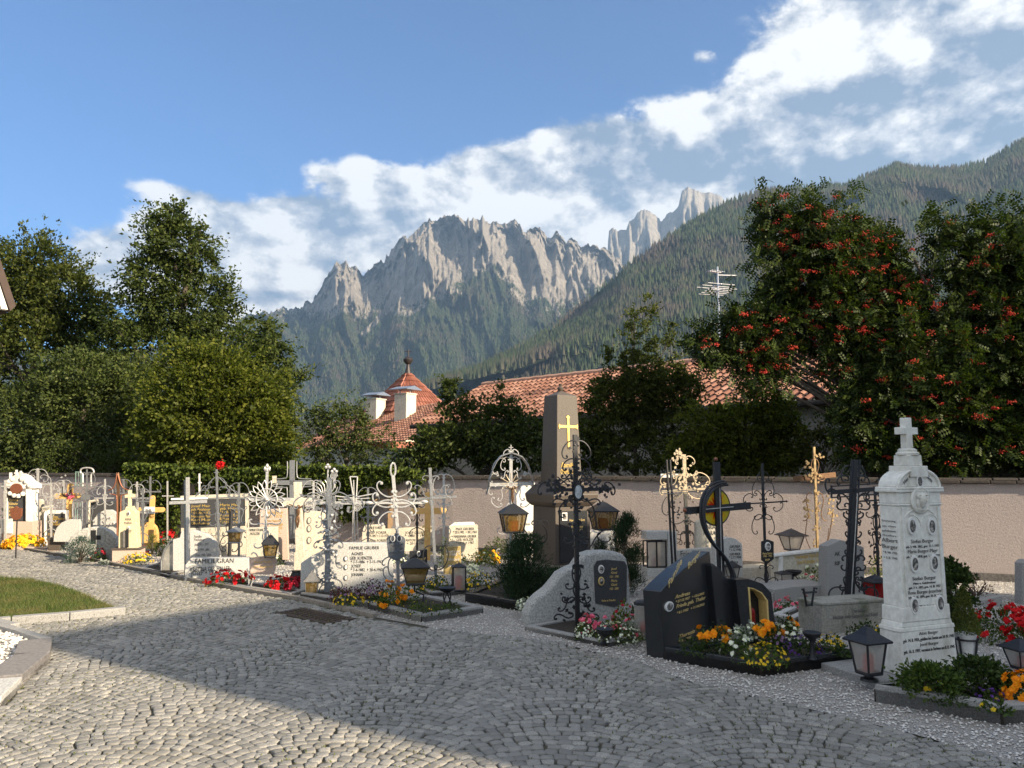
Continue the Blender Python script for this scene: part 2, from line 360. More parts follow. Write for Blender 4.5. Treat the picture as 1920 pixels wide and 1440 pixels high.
def conifers(name, V, R, count, h0, h1, mat, seed, label, sides=5, tmax=1.0, rows=None):
    rng = np.random.default_rng(seed); n, r, _ = V.shape
    rmax = int(r*tmax/1.25)
    c = V[:-1, :-1]; ar = np.linalg.norm(np.cross(V[1:, :-1]-c, V[:-1, 1:]-c), axis=-1)[:, :rmax]
    vis = ar/(V[:-1, :rmax, 1]**.6)                 # a little denser near
    w = (vis*(R[:-1, :rmax] < .62)*np.where(R[:-1, :rmax] > .4, .35, 1)).ravel(); w /= w.sum()
    k = rng.choice(len(w), count, p=w); i, j = k//rmax, k % rmax
    u, v = rng.random(count)[:, None], rng.random(count)[:, None]
    p = V[i, j]*(1-u)*(1-v)+V[i+1, j]*u*(1-v)+V[i, j+1]*(1-u)*v+V[i+1, j+1]*u*v
    h = (h0+(h1-h0)*rng.random(count))[:, None, None]; a = rng.random(count)[:, None]*6.28+np.arange(sides)*2*math.pi/sides
    q = np.stack([np.cos(a), np.sin(a), a*0], -1)
    jag = (.75+.5*rng.random((count, sides)))[..., None]
    lo = p[:, None, :]+q*h*.17*jag+np.array([0, 0, 1])*h*.04
    top = p[:, None, :]+np.array([0, 0, 1.])*h
    VV = np.concatenate([lo, top], 1); b = (np.arange(count)*(sides+1))[:, None]; s = np.arange(sides)
    F_ = np.stack([b+s, b+(s+1) % sides, np.repeat(b+sides, sides, 1)], -1).reshape(-1, 3)
    o = mesh_np(name, VV.reshape(-1, 3), F_, mat)
    return tag(o, label, 'forest', kind='stuff')
FM = leafmat('conifer needles far', [(.022, .036, .016), (.038, .055, .024), (.055, .072, .03), (.038, .055, .024), (.07, .07, .04)], 0, .9, patch=(.07, .058, .045), pscale=.004)
conifers('forest', VN, RN, 60000, 12, 27, FM, 4, 'dense dark conifer wood covering the near hill at right', 5)
conifers('forest', VM, RM, 75000, 12, 24, FM, 5, 'hazy blue conifer wood on the lower slopes of the rocky mountain', 4, .85)
hz, t, bs = newmat('haze'); t.nodes.remove(bs)
vol = t.nodes.new('ShaderNodeVolumePrincipled'); vol.inputs['Density'].default_value = 6.5e-5; vol.inputs['Color'].default_value = (.40, .64, 1, 1); vol.inputs['Anisotropy'].default_value = .1
t.links.new(vol.outputs[0], t.nodes['Material Output'].inputs['Volume'])
b = MB(); b.box(0, 2950, -61, 16000, 12500, 3060); ho = b.build('haze', hz); tag(ho, 'thin blue air between the camera and the mountains', 'haze', kind='stuff')
# ---------------------------------------------------------------- the ground beyond
gm = stone('meadow', (.05, .065, .025), (.075, .085, .035), 3, .95)
MB().box(0, 3000, -.35, 15000, 11000, .3).build('ground', gm)['kind'] = 'structure'
# ---------------------------------------------------------------- cemetery wall, roofs
WD = Vector((-1, .467, 0)).normalized(); WP = Vector((7, 11.3, 0)); WRZ = math.atan2(-.467, 1)
def wallY(px):                       # depth of the cemetery wall along a picture column
    r = (px-960)/FPX; t = (7-r*11.3)/(1+r*.467); return 11.3+.467*t
plaster, t, bs = newmat('rough plaster')
col = ramp(t, noise(t, 55, 6, .75), [(.3, (.40, .33, .305)), (.7, (.63, .54, .495))])
col = mixc(t, mp(t, noise(t, 1.1, 6, .7, stretch=(1, 1, .5)), .5, .8, 0, .5), col, (.25, .22, .2)); col = mixc(t, mp(t, noise(t, 2.5, 6, .7, stretch=(1, 1, .12)), .56, .75, 0, .45), col, (.22, .19, .17))
t.links.new(col, bs.inputs['Base Color']); bs.inputs['Roughness'].default_value = .95
bump(t, bs, noise(t, 26, 8, .8), 1., .05)
coping = stone('coping stone', (.025, .02, .018), (.065, .052, .042), 30, .9, stain=(.04, .045, .03), b=.8)
wl = thing('cemetery_wall', 'long pinkish rough plastered cemetery wall with dark tile coping', 'wall', WP, WRZ)
MB().box(-9, .17, -.02, 52, .34, 1.42).build('masonry', plaster, wl)
m = MB(); x = -35.
while x < 17:
    w = rnd.uniform(.32, .42); m.box(x+w/2, .17+rnd.uniform(-.01, .01), 1.4+rnd.uniform(0, .008), w-.012, .46, .045, ty=.96); m.box(x+w/2+.04, .17, 1.447+rnd.uniform(0, .006), w-.02, .3, .035, ty=.8); x += w
m.build('coping', coping, wl, bevel=.008)
MB().box(-9, -.012, 0, 52, .03, .12).build('plinth', stone('dark plinth', (.1, .09, .08), (.2, .18, .16), 30, .95, b=.8), wl)  # plinth strip, darker than the plaster above it
def tilemat(name, a, b_, c_):
    m, t, bs = newmat(name); g = t.nodes.new('ShaderNodeNewGeometry')
    col = ramp(t, g.outputs['Random Per Island'], [(.1, a), (.5, b_), (.9, c_)])
    col = mixc(t, mp(t, noise(t, 1.2, 6, .7), .5, .75, 0, .65), col, tuple(x*.55 for x in b_))
    t.links.new(col, bs.inputs['Base Color']); bs.inputs['Roughness'].default_value = .85; return m
TILE = tilemat('clay roof tile', (.20, .085, .055), (.27, .125, .08), (.34, .18, .125))
TILED = tilemat('old clay roof tile', (.20, .075, .05), (.27, .10, .065), (.33, .13, .09))
TILEP = tilemat('pale clay roof tile', (.40, .20, .13), (.50, .27, .18), (.56, .33, .23))
def tiled(name, mat, parent, A, B, C, D, tw=.26, tl=.36, tri=False):
    """a slope of pantiles: A-B the eave, D-C the ridge; each tile an arched shell"""
    A, B, C, D = [np.array(v, float) for v in (A, B, C, D)]
    nc = max(1, int(np.linalg.norm(B-A)/tw)); nr = max(1, int(np.linalg.norm((D+C)/2-(A+B)/2)/tl))
    nrm = np.cross(B-A, D-A) if np.linalg.norm(D-A) > .01 else np.cross(B-A, C-A)
    nrm /= np.linalg.norm(nrm); nrm *= np.sign(nrm[2]) or 1
    ii, jj = np.meshgrid(np.arange(nc), np.arange(nr), indexing='ij'); ii = ii.ravel(); jj = jj.ravel(); rows = []
    def pt(u, v): return (A*(1-u)+B*u)*(1-v)+(D*(1-u)+C*u)*v
    prf = [(0, -.012), (.12, .035), (.38, .075), (.62, .035), (.75, .0), (1.02, -.01)]
    V = []
    for vv, lift in ((0., .045), (1.08, 0.)):
        for du, h in prf:
            u = ((ii+du)/nc)[:, None]; v = np.minimum((jj+vv)/nr, 1.0)[:, None]
            V.append(pt(u, v)+nrm*(h+lift)*(tw/.26))
    V = np.stack(V, 1); m_ = len(prf); b = (np.arange(len(ii))*2*m_)[:, None]; s = np.arange(m_-1)
    F1 = np.stack([b+s, b+s+1, b+s+1+m_, b+s+m_], -1).reshape(-1, 4)
    return mesh_np(name, V.reshape(-1, 3), F1, mat, parent)
whitewall = stone('cream render', (.55, .5, .4), (.68, .62, .5), 8, .9, stain=(.4, .36, .3))
darkwood = plain('dark timber', (.035, .025, .02), rough=.8)
zinc = plain('zinc sheet', (.34, .37, .42), rough=.35, metal=.6)
# long barn roof
rf = thing('farm_building', 'long low farm building with a red pantile roof behind the hedges', 'building')
ra, rb = Vector((-1.25, 32.8, 5.1)), Vector((13.6, 18.0, 5.1)); off = Vector((-2.7, -2.7, -1.85))
tiled('roof', TILE, rf, ra+off, rb+off, rb, ra)
offb = Vector((2.7, 2.7, -1.85)); tiled('roof', TILE, rf, rb+offb, ra+offb, ra, rb, tw=.5)
m = MB(); m.tube([ra+(rb-ra)*k/60+Vector((0, 0, .05+.02*(k % 2))) for k in range(61)], .11, 8); m.build('ridge_tiles', TILEP, rf, smooth=True)
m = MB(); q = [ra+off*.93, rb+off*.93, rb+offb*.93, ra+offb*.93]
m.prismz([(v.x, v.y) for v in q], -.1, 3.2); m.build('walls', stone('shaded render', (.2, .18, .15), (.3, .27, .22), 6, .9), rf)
m = MB(); m.tube([ra+off+Vector((0, 0, -.05)), rb+off+Vector((0, 0, -.05))], .08, 8); m.build('gutter', darkwood, rf)
m = MB(); pv = P(1047, 722, 29.); m.tube([(pv.x, pv.y, pv.z-.9), (pv.x, pv.y, pv.z-.2)], .09, 8); m.lathe([(.13, pv.z-.2), (.16, pv.z-.12), (.05, pv.z)], 8, pv.x, pv.y); m.build('roof_vent', darkwood, rf)
# turreted house
th = thing('turret_house', 'red roofed house with a pointed turret and two cream chimneys', 'house')
E1, E2, U1, U2 = P(551, 844, 50), P(860, 820, 34), P(640, 786, 58), P(925, 740, 40)
def onroof(px, py):
    d = ray(px, py); n_ = (E2-E1).cross(U1-E1); t_ = n_.dot(E1-Vector((0, 0, EYE)))/n_.dot(d); return Vector((0, 0, EYE))+d*t_
tiled('roof', TILE, th, E1, E2, U2, U1, .3, .4); dr = (E2-E1).normalized(); bk = Vector((-dr.y, dr.x, 0)).normalized()
tiled('roof', TILE, th, E1+bk*14, E1, U1, U1, .4, .5)
m = MB(); q = [E1+bk*.5, E2+bk*.5, U2, U2+bk*5, U1+bk*5]; m.prismz([(v.x, v.y) for v in q[:3]+q[4:]], -.1, 2.6); m.build('walls', whitewall, th)
ty = onroof(765, 775).y+4.2
ap = P(765, 697, ty); tw_ = 2.35; tb = [Vector((ap.x, ap.y, 0))+dr*i*tw_+bk*j*tw_ for i, j in ((-1, -1), (1, -1), (1, 1), (-1, 1))]
tz = P(838, 778, ty).z
for i in range(4):
    p_, q_ = tb[i].copy(), tb[(i+1) % 4].copy(); p_.z = q_.z = tz; tiled('turret_roof', TILED, th, p_, q_, ap, ap, .3, .42)
m = MB(); m.prismz([(v.x*.97+ap.x*.03, v.y*.97+ap.y*.03) for v in tb], 2.5, tz+.02); m.build('turret', TILED, th)
m = MB(); m.lathe([(.28, ap.z-.25), (.12, ap.z+.35), (.12, ap.z+.5), (.32, ap.z+.7), (.34, ap.z+.85), (.2, ap.z+1.0), (.05, ap.z+1.05), (.04, ap.z+1.55)], 12, ap.x, ap.y); m.box(ap.x, ap.y, ap.z+1.35, .5, .06, .06); m.build('finial', plain('dark copper', (.06, .05, .05), rough=.5, metal=.5), th, smooth=True)
for (x0, x1, yt, yb) in ((688, 720, 750, 785), (742, 777, 740, 785)):
    p0 = onroof((x0+x1)/2, yb+5); Yc = p0.y; w = (x1-x0-6)*Yc/FPX; z1 = P(x0, yt, Yc).z
    ch = MB().box(p0.x, p0.y, p0.z-1.2, w, w, z1-p0.z+1.2, rz=math.radians(-32)).build('chimney', whitewall, th, bevel=.02)
    m = MB(); 
    m.box(p0.x, p0.y, z1, w*1.08, w*1.08, .07, rz=math.radians(-32)); m.build('rim', whitewall, ch)
    m = MB()
    for i in (-1, 1):
        for j in (-1, 1): m.tube([(p0.x+i*w*.35, p0.y+j*w*.35, z1), (p0.x+i*w*.35, p0.y+j*w*.35, z1+.3)], .025, 4)
    cc, ss = math.cos(math.radians(-32)), math.sin(math.radians(-32))
    def R_(x, y, z): return (p0.x+x*cc-y*ss, p0.y+x*ss+y*cc, z1+z)
    k = w*.75
    m.add([R_(-k, -k, .3), R_(k, -k, .3), R_(k, k, .3), R_(-k, k, .3), R_(-k, 0, .5), R_(k, 0, .5), R_(-k, -k, .26), R_(k, -k, .26), R_(k, k, .26), R_(-k, k, .26)],
          [(0, 1, 5, 4), (2, 3, 4, 5), (0, 4, 3), (1, 2, 5), (9, 8, 7, 6), (0, 6, 7, 1), (1, 7, 8, 2), (2, 8, 9, 3), (3, 9, 6, 0)]); m.build('cap', zinc, ch)
# aerial on the barn roof
al = plain('aluminium', (.6, .6, .62), rough=.35, metal=.7)
a0 = P(1351, 700, 24.5); an = thing('tv_aerial', 'aluminium television aerial on a mast above the barn roof', 'aerial', a0)
ztop = P(1351, 500, 24.5).z-a0.z
MB().tube([(0, 0, -1.6), (0, 0, ztop)], .028, 6).build('mast', al, an)
def aerial(z, x0, x1, n, el_, ang):
    m = MB(); d = Vector((math.cos(ang), math.sin(ang), 0)); e_ = Vector((-d.y, d.x, 0)); m.tube([d*x0+Vector((0, 0, z)), d*x1+Vector((0, 0, z))], .02, 5)
    for k in range(n):
        q = d*(x0+(x1-x0)*k/(n-1))+Vector((0, 0, z)); m.tube([q-e_*el_, q+e_*el_], .012, 4)
    m.build('antenna', al, an)
aerial(ztop-.18, -.35, .15, 8, .14, .5); aerial(ztop-.28, 0, .62, 2, .05, .1); aerial(ztop-.62, -.2, .45, 3, .5, 1.9); aerial(ztop-.82, -.4, .5, 5, .45, 1.8); aerial(ztop-1.9, -.4, -.05, 6, .1, .4)
# chapel corner at the far left
ch = thing('chapel', 'steep dark roof corner with white mouldings at the picture edge', 'chapel', (-6.64, 10, 0))
dA, dB = Vector((-.66, -.75, 0)), Vector((-.75, .66, 0)); z0 = P(32, 575, 10).z
def cp(s, u, z): v = dA*s+dB*u; return (v.x, v.y, z)
tp = math.tan(math.radians(70)); hw = 1.6
m = MB(); m.add([cp(-.03, -.12, z0), cp(-.03, 9, z0), cp(hw, 9, z0+hw*tp), cp(hw, -.12, z0+hw*tp), cp(.03, -.12, z0-.08), cp(.03, 9, z0-.08), cp(hw, 9, z0+hw*tp-.25), cp(hw, -.12, z0+hw*tp-.25), cp(2*hw+.03, -.12, z0), cp(2*hw+.03, 9, z0)],
      [(0, 1, 2, 3), (4, 7, 6, 5), (0, 3, 7, 4), (1, 5, 6, 2), (0, 4, 5, 1), (3, 2, 9, 8)]); m.build('roof', plain('dark brown tiles', (.07, .045, .035), rough=.8, sc_=8, b=.5), ch)
wht = plain('white moulding', (.78, .76, .72), (.6, .58, .52), rough=.7, sc_=12)
m = MB(); 
for (o_, w_, pr) in ((.05, .07, -.09), (.13, .05, -.05)):
    m.add([cp(o_, pr, z0-.06), cp(o_+w_, pr, z0-.06), cp(hw+w_, pr, z0-.06+(hw-o_)*tp), cp(hw, pr, z0-.06+(hw-o_)*tp), cp(o_, 0, z0-.06), cp(o_+w_, 0, z0-.06), cp(hw+w_, 0, z0-.06+(hw-o_)*tp), cp(hw, 0, z0-.06+(hw-o_)*tp)],
          [(0, 1, 2, 3), (4, 7, 6, 5), (0, 3, 7, 4), (1, 5, 6, 2), (0, 4, 5, 1)])
m.build('moulding', wht, ch)
m = MB(); m.add([cp(.2, 0, z0), cp(2*hw-.2, 0, z0), cp(hw, 0, z0+hw*tp-.4), cp(.2, 8.8, z0), cp(2*hw-.2, 8.8, z0), cp(hw, 8.8, z0+hw*tp-.4)], [(0, 1, 2), (5, 4, 3), (0, 3, 4, 1)])
m.prismz([cp(.25, .05, 0)[:2], cp(2*hw-.25, .05, 0)[:2], cp(2*hw-.25, 8.7, 0)[:2], cp(.25, 8.7, 0)[:2]], -.1, z0); m.build('walls', wht, ch)
# the church that throws the long shade across the path, behind and right of the camera
def ab(a_, b_): return (-.83*a_+.55*b_, .55*a_+.83*b_)
TE = math.tan(ELEV); chh = (12+8.15)*TE
cu = thing('church', 'tall white church nave beside the path', 'church')
m = MB(); m.prismz([ab(-12, 3.67), ab(-12.9, 12.1), ab(-22, 12.1), ab(-22, 3.67)], -.1, chh); m.build('walls', wht, cu)
m = MB(); q = [ab(-12, 3.67), ab(-12.9, 12.1), ab(-22, 12.1), ab(-22, 3.67)]; w_ = [(*v, chh) for v in q]+[(*ab(-17, 3.67), chh+1.8), (*ab(-17, 12.1), chh+1.8)]
m.add(w_, [(0, 1, 5, 4), (2, 3, 4, 5), (0, 4, 3), (1, 2, 5), (3, 2, 1, 0)]); m.build('roof', TILED, cu)
# ---------------------------------------------------------------- trees
bark = stone('bark', (.05, .04, .03), (.11, .09, .07), 14, .95, b=.8)
GR = [(.022, .035, .012), (.04, .062, .016), (.06, .085, .02), (.10, .125, .032), (.05, .072, .02)]
def sc_cols(k, c_=GR): return [tuple(min(1, x*y) for x, y in zip(v, k)) for v in c_]
LD = leafmat('dark leaf', sc_cols((1.0, .95, .95)), .28); LM = leafmat('leaf', sc_cols((1.15, 1.0, .9)), .3)
LY = leafmat('yellow green leaf', sc_cols((1.65, 1.38, .85)), .4); LG = leafmat('grey green leaf', sc_cols((1.2, 1.1, 1.25)), .3)
LO = leafmat('olive leaf', sc_cols((1.35, 1.1, .9))+[(.10, .08, .03)], .3)
def crown_pts(ells, Y, depth, nclump, per, cr_, rng, flat=.65, shell=.5):
    w = np.array([e[2]*e[3] for e in ells], float); w /= w.sum(); k = rng.choice(len(ells), nclump, p=w)
    E = np.array([[*P(e[0], e[1], Y), e[2]*Y/FPX, e[3]*Y/FPX, (e[4] if len(e) > 4 else 0)] for e in ells])
    d = rng.normal(size=(nclump, 3)); d /= np.linalg.norm(d, axis=1)[:, None]; r = (shell+(1-shell)*rng.random(nclump)**.6)[:, None]
    rx, rz = E[k, 3:4], E[k, 4:5]; c_ = E[k, :3]+d*r*np.concatenate([rx, depth*(rx+rz)/2, rz], 1); c_[:, 1] += E[k, 5]
    far_ = rng.random(nclump) < .14; c_[far_] += (d*np.array([1, .6, 1])*cr_*(1. if cr_ != .2 else .3))[far_]
    c_[:, 2] = np.maximum(c_[:, 2], .25)
    n = nclump*per; cc = np.repeat(c_, per, 0); out = np.repeat(d, per, 0)
    s = np.repeat(cr_*(.4+1.0*rng.random(nclump)**1.5), per)[:, None]
    sp_ = np.repeat(rng.normal(size=(nclump, 3))*.8+d*.7, per, 0)*np.clip(rng.normal(size=(n, 1)), -1.3, 1.3)*s*.9
    p = cc+sp_+np.clip(rng.normal(size=(n, 3)), -1.5, 1.5)*s*.62*np.array([1, 1, flat]); p[:, 2] = np.maximum(p[:, 2], .05)
    return c_, p, out
def tree(name, label, Y, ells, lm, nclump, per, leaf, cr_, seed, trunk, depth=.8, cat='tree', group=None, asp=.55, limbs=22, tr=.16, up=-.2, flat=.65, shell=.5, bm=None, blossom=None):
    rng = np.random.default_rng(seed); b = P(trunk, 900, Y); base = Vector((b.x, Y, -.06))
    o = thing(name, label, cat, base, 0, group)
    c_, p, out = crown_pts(ells, Y, depth, nclump, per, cr_, rng, flat, shell); bb = np.array(base)
    V, F_ = quat_leaves(p-bb, leaf, rng, asp, up, out*.9)
    mesh_np('crown', V, F_, lm, o)
    m = MB(); top = Vector(c_[np.argmax(c_[:, 2])])-base; cen = Vector(c_.mean(0))-base
    def tpt(f): return Vector((cen.x*f*.5*(1 if f < .8 else .8), cen.y*f*.4, top.z*.93*f))
    hh = max(top.z, .5); R0 = tr
    m.tube([tpt(f)+Vector((math.sin(f*9+seed)*.03*hh*.3, 0, 0)) for f in np.linspace(0, 1, 10)], [R0*(1-.9*f) for f in np.linspace(0, 1, 10)], 8)
    for i in rng.choice(len(c_), min(limbs, len(c_)), replace=False):
        q = Vector(c_[i])-base; f = min(.9, max(.08, (q.z-.35*Vector((q.x, q.y)).length)/hh*.85)); s = tpt(f); mid = s.lerp(q, .5)+Vector((0, 0, -.06*(q-s).length))
        pts = [s*(1-u)**2+mid*2*u*(1-u)+q*u*u for u in np.linspace(0, 1, 6)]; m.tube(pts, [R0*(1-.9*f)*.55*(1-.82*u)+.004 for u in np.linspace(0, 1, 6)], 5)
    m.build('trunk', bm or bark, o, smooth=True)
    return o, c_, p, rng
tree('broadleaf_tree', 'dark rounded broadleaf tree at the left edge behind the chapel roof', 36, [(62, 492, 66, 55), (10, 560, 90, 100), (125, 570, 75, 80), (150, 610, 60, 80), (70, 680, 140, 120), (-60, 600, 90, 120), (30, 800, 130, 90)],
     LM, 800, 80, .17, .42, 11, 60, tr=.4)
tree('beech_tree', 'tallest tree, a pointed dark crown rising into the sky', 32, [(318, 388, 16, 26), (316, 420, 34, 38), (330, 470, 66, 52), (300, 520, 62, 60), (372, 500, 40, 40), (385, 430, 14, 22), (350, 580, 90, 60), (250, 590, 50, 50), (410, 545, 30, 26), (300, 690, 130, 110), (430, 660, 95, 80), (485, 740, 75, 95), (500, 640, 36, 30), (540, 712, 34, 14), (430, 820, 120, 70), (200, 760, 100, 100)],
     LD, 1150, 60, .16, .36, 12, 330, tr=.38, flat=.5)
tree('hornbeam_tree', 'sunlit yellow green bushy tree in front of the pointed tree', 22, [(400, 720, 80, 70), (330, 745, 60, 70), (470, 735, 60, 55), (400, 800, 130, 85), (500, 810, 60, 80), (300, 830, 60, 60), (440, 860, 110, 45), (350, 660, 40, 22)],
     LY, 900, 48, .115, .26, 13, 400, tr=.16)
tree('field_maple', 'dull grey green tree low at left above the wall', 25, [(60, 800, 90, 80), (170, 790, 100, 105), (240, 740, 60, 70), (140, 700, 70, 40), (250, 850, 90, 50), (20, 860, 120, 40)],
     LG, 900, 50, .11, .28, 14, 150, tr=.2)
tree('dark_yew', 'low near black evergreen behind the wall at far left', 23.5, [(210, 872, 60, 26), (120, 862, 60, 22), (290, 868, 60, 22)], LD, 200, 50, .07, .16, 15, 205, tr=.1)
tree('pear_tree', 'small pale green fruit tree in front of the turret house roof', 20, [(645, 800, 45, 40), (600, 815, 30, 45), (690, 820, 36, 40), (640, 760, 14, 28), (612, 765, 8, 20), (680, 775, 10, 22), (650, 860, 75, 35), (585, 780, 12, 24)],
     LG, 230, 34, .075, .14, 16, 650, tr=.06)
tree('low_elder', 'dark leafy elder left of the obelisk top', 17.4, [(850, 775, 26, 18), (842, 728, 9, 16), (836, 750, 9, 14), (880, 752, 14, 14), (905, 770, 12, 14), (935, 775, 26, 18), (910, 825, 90, 34), (820, 835, 46, 32), (985, 812, 34, 26), (960, 850, 90, 30), (780, 862, 60, 20), (940, 735, 8, 12), (965, 760, 10, 16)],
     LD, 620, 34, .085, .13, 17, 900, tr=.08)
tree('hazel_bush', 'tall dark hazel bush with sunlit upright shoots right of the obelisk', 16.6, [(1200, 745, 46, 50), (1150, 800, 80, 44), (1250, 765, 44, 44), (1190, 845, 140, 38), (1110, 840, 46, 36), (1190, 625, 6, 66), (1214, 612, 7, 62), (1172, 655, 6, 52), (1258, 655, 5, 54), (1140, 690, 7, 44), (1232, 670, 6, 46), (1275, 700, 7, 40), (1290, 735, 24, 30), (1205, 700, 44, 36), (1255, 735, 50, 44), (1150, 750, 50, 40), (1125, 730, 8, 26), (1160, 740, 10, 30)],
     LM, 1300, 34, .065, .095, 18, 1190, tr=.07, up=.3)
tree('dogwood_bush', 'pale sunlit shrub between the hazel and the rowan', 15.6, [(1400, 810, 74, 56), (1330, 800, 54, 44), (1450, 785, 44, 44), (1480, 830, 35, 50), (1390, 860, 110, 30), (1320, 850, 70, 40), (1415, 730, 20, 22), (1460, 735, 12, 18)],
     LY, 900, 36, .07, .13, 19, 1400, tr=.07)
tree('thin_shrub', 'thin twiggy shrub by the wall under the rowan', 15.0, [(1530, 840, 30, 45), (1550, 800, 14, 30), (1590, 850, 30, 30)], LO, 110, 22, .06, .1, 20, 1540, tr=.03)
# the rowan
def pinnate(C, size, rng, out):
    n = len(C); d = rng.normal(size=(n, 3))*.5+out*.8+np.array([0, 0, -.35]); d /= np.linalg.norm(d, axis=1)[:, None]
    w = np.cross(d, rng.normal(size=(n, 3))); w /= np.linalg.norm(w, axis=1)[:, None]; nn = np.cross(d, w); V = []
    for k in range(4):
        for sg in (-1, 1):
            b = C+d*size*(.18+.22*k); tip = b+(w*sg*.9+d*.35)*size*.34-nn*size*.05; e_ = (d*.5-w*sg*.1)*size*.19
            V.append(np.stack([b, (b+tip)/2+e_, tip, (b+tip)/2-e_], 1))
    V = np.concatenate(V, 1).reshape(-1, 3); return V, np.arange(len(V)).reshape(-1, 4)
berry, t, bs = newmat('rowan berries'); g = t.nodes.new('ShaderNodeNewGeometry')
t.links.new(ramp(t, g.outputs['Random Per Island'], [(.2, (.30, .012, .008)), (.6, (.42, .025, .01)), (.95, (.55, .07, .02))]), bs.inputs['Base Color']); bs.inputs['Roughness'].default_value = .35
LR = leafmat('rowan leaf', sc_cols((.62, .66, .55)), .2)
def rowan(label, Y, ells, nclump, per, seed, trunk, nb, tr):
    rng = np.random.default_rng(seed); b = P(trunk, 900, Y); base = Vector((b.x, Y, -.06)); o = thing('rowan_tree', label, 'tree', base)
    c_, p, out = crown_pts(ells, Y, .75, nclump, per, .2, rng, .8, .25); V, F_ = pinnate(p-np.array(base), .21, rng, out); mesh_np('crown', V, F_, LR, o)
    # berries: flat umbels of small round fruit
    dd = c_-c_.mean(0); front = np.argsort(c_[:, 1]+rng.random(len(c_))*1.6)[:nb]; B = []
    for i in front:
        ct = c_[i]+np.array([rng.normal()*.12, -.05-.38*rng.random(), -.04]); k = rng.integers(10, 40)
        q = rng.normal(size=(k, 3))*np.array([.05, .045, .022])*(.5+.8*rng.random()); B.append(ct+q)
    B = np.concatenate(B)-np.array(base); r = .0125*(.8+.5*rng.random(len(B)))[:, None, None]
    oc = np.array([[1, 0, 0], [-1, 0, 0], [0, 1, 0], [0, -1, 0], [0, 0, 1], [0, 0, -1.]])
    V = (B[:, None, :]+oc*r).reshape(-1, 3); f = np.array([[0, 2, 4], [2, 1, 4], [1, 3, 4], [3, 0, 4], [2, 0, 5], [1, 2, 5], [3, 1, 5], [0, 3, 5]])
    bo = mesh_np('berries', V, (np.arange(len(B))[:, None, None]*6+f).reshape(-1, 3), berry, o, smooth=True); bo['kind'] = 'stuff'
    m = MB(); top = max(c_[:, 2])-base.z
    for st in range(3):
        lean = (-.9, .2, 1.1)[st]
        def tp_(f): return Vector((lean*f*f*top*.18, 0, f*top*.85))
        m.tube([tp_(f) for f in np.linspace(0, 1, 10)], [tr*(1-.85*f) for f in np.linspace(0, 1, 10)], 8)
        for i in rng.choice(len(c_), 34, replace=False):
            q = Vector(c_[i])-base; f = min(.9, max(.12, (q.z-.4*abs(q.x))/top)); s = tp_(f); mid = s.lerp(q, .5)+Vector((0, 0, .05*(q-s).length))
            m.tube([s*(1-u)**2+mid*2*u*(1-u)+q*u*u for u in np.linspace(0, 1, 6)], [tr*(1-.85*f)*.5*(1-.8*u)+.005 for u in np.linspace(0, 1, 6)], 5)
    m.build('trunk', bark, o, smooth=True); return o
rowan('rowan tree heavy with red berry clusters, its top against the wooded hill', 13.6, [(1530, 395, 26, 36), (1450, 395, 26, 24), (1470, 440, 44, 45), (1560, 450, 80, 60), (1520, 530, 90, 70), (1625, 500, 56, 70), (1480, 590, 60, 40), (1400, 612, 60, 30), (1340, 650, 40, 30), (1420, 670, 60, 35), (1570, 615, 80, 44), (1660, 600, 80, 90), (1690, 560, 50, 50), (1560, 700, 14, 20)],
      620, 20, 41, 1640, 260, .11)
rowan('broad dark rowan filling the right edge above the wall, dotted with berries', 13.2, [(1740, 700, 110, 110), (1850, 640, 100, 110), (1790, 430, 60, 26), (1860, 470, 70, 60), (1780, 500, 40, 30), (1900, 530, 80, 90), (1680, 790, 110, 70), (1820, 790, 140, 90), (1960, 700, 160, 200), (1640, 740, 60, 60), (2060, 560, 160, 180), (1900, 850, 180, 40), (1700, 850, 100, 36), (1930, 410, 50, 24), (2250, 650, 160, 240)],
      1900, 16, 42, 1850, 320, .14)
# ivy and creeper on the wall top
ivm = leafmat('ivy leaf', sc_cols((1.3, 1.25, .9)), .25)
def ivy(label, segs, n, seed, zlo=.0):
    rng = np.random.default_rng(seed); Vs = []
    for (p0, p1, z0_, z1_, k) in segs:
        px = p0+(p1-p0)*rng.random(k); Y = np.array([wallY(x) for x in px]); x = (px-960)/FPX*Y
        z = z0_+(z1_-z0_)*rng.random(k)**.7; z += .1*(fbm(px/25., px*0, 3, seed)-.5)*2
        Vs.append(np.stack([x, Y-.16-.14*rng.random(k)+np.where(z > 1.45, .3*rng.random(k), 0), np.maximum(z, .03)], -1))
    C = np.concatenate(Vs); b = C.mean(0); b[2] = 0; V, F_ = quat_leaves(C-b, .08, rng, .8, -.3, np.tile([0, -.6, -.2], (len(C), 1)))
    o = mesh_np('ivy', V, F_, ivm, loc=tuple(b)); tag(o, label, 'climbing plant')
ivy('thick green creeper draped along the top of the wall at left', [(245, 400, 1.3, 1.7, 2400), (400, 740, 1.25, 1.68, 6500), (380, 640, .8, 1.5, 2600), (730, 800, 1.35, 1.6, 500)], 0, 51)
ivy('creeper hanging to the ground left of the tall plain cross', [(296, 352, .1, 1.6, 2600), (255, 300, .9, 1.6, 500)], 0, 52)
ivy('creeper strand hanging over the wall beside the iron crosses', [(645, 700, .5, 1.5, 1500), (776, 790, .9, 1.5, 160)], 0, 53)
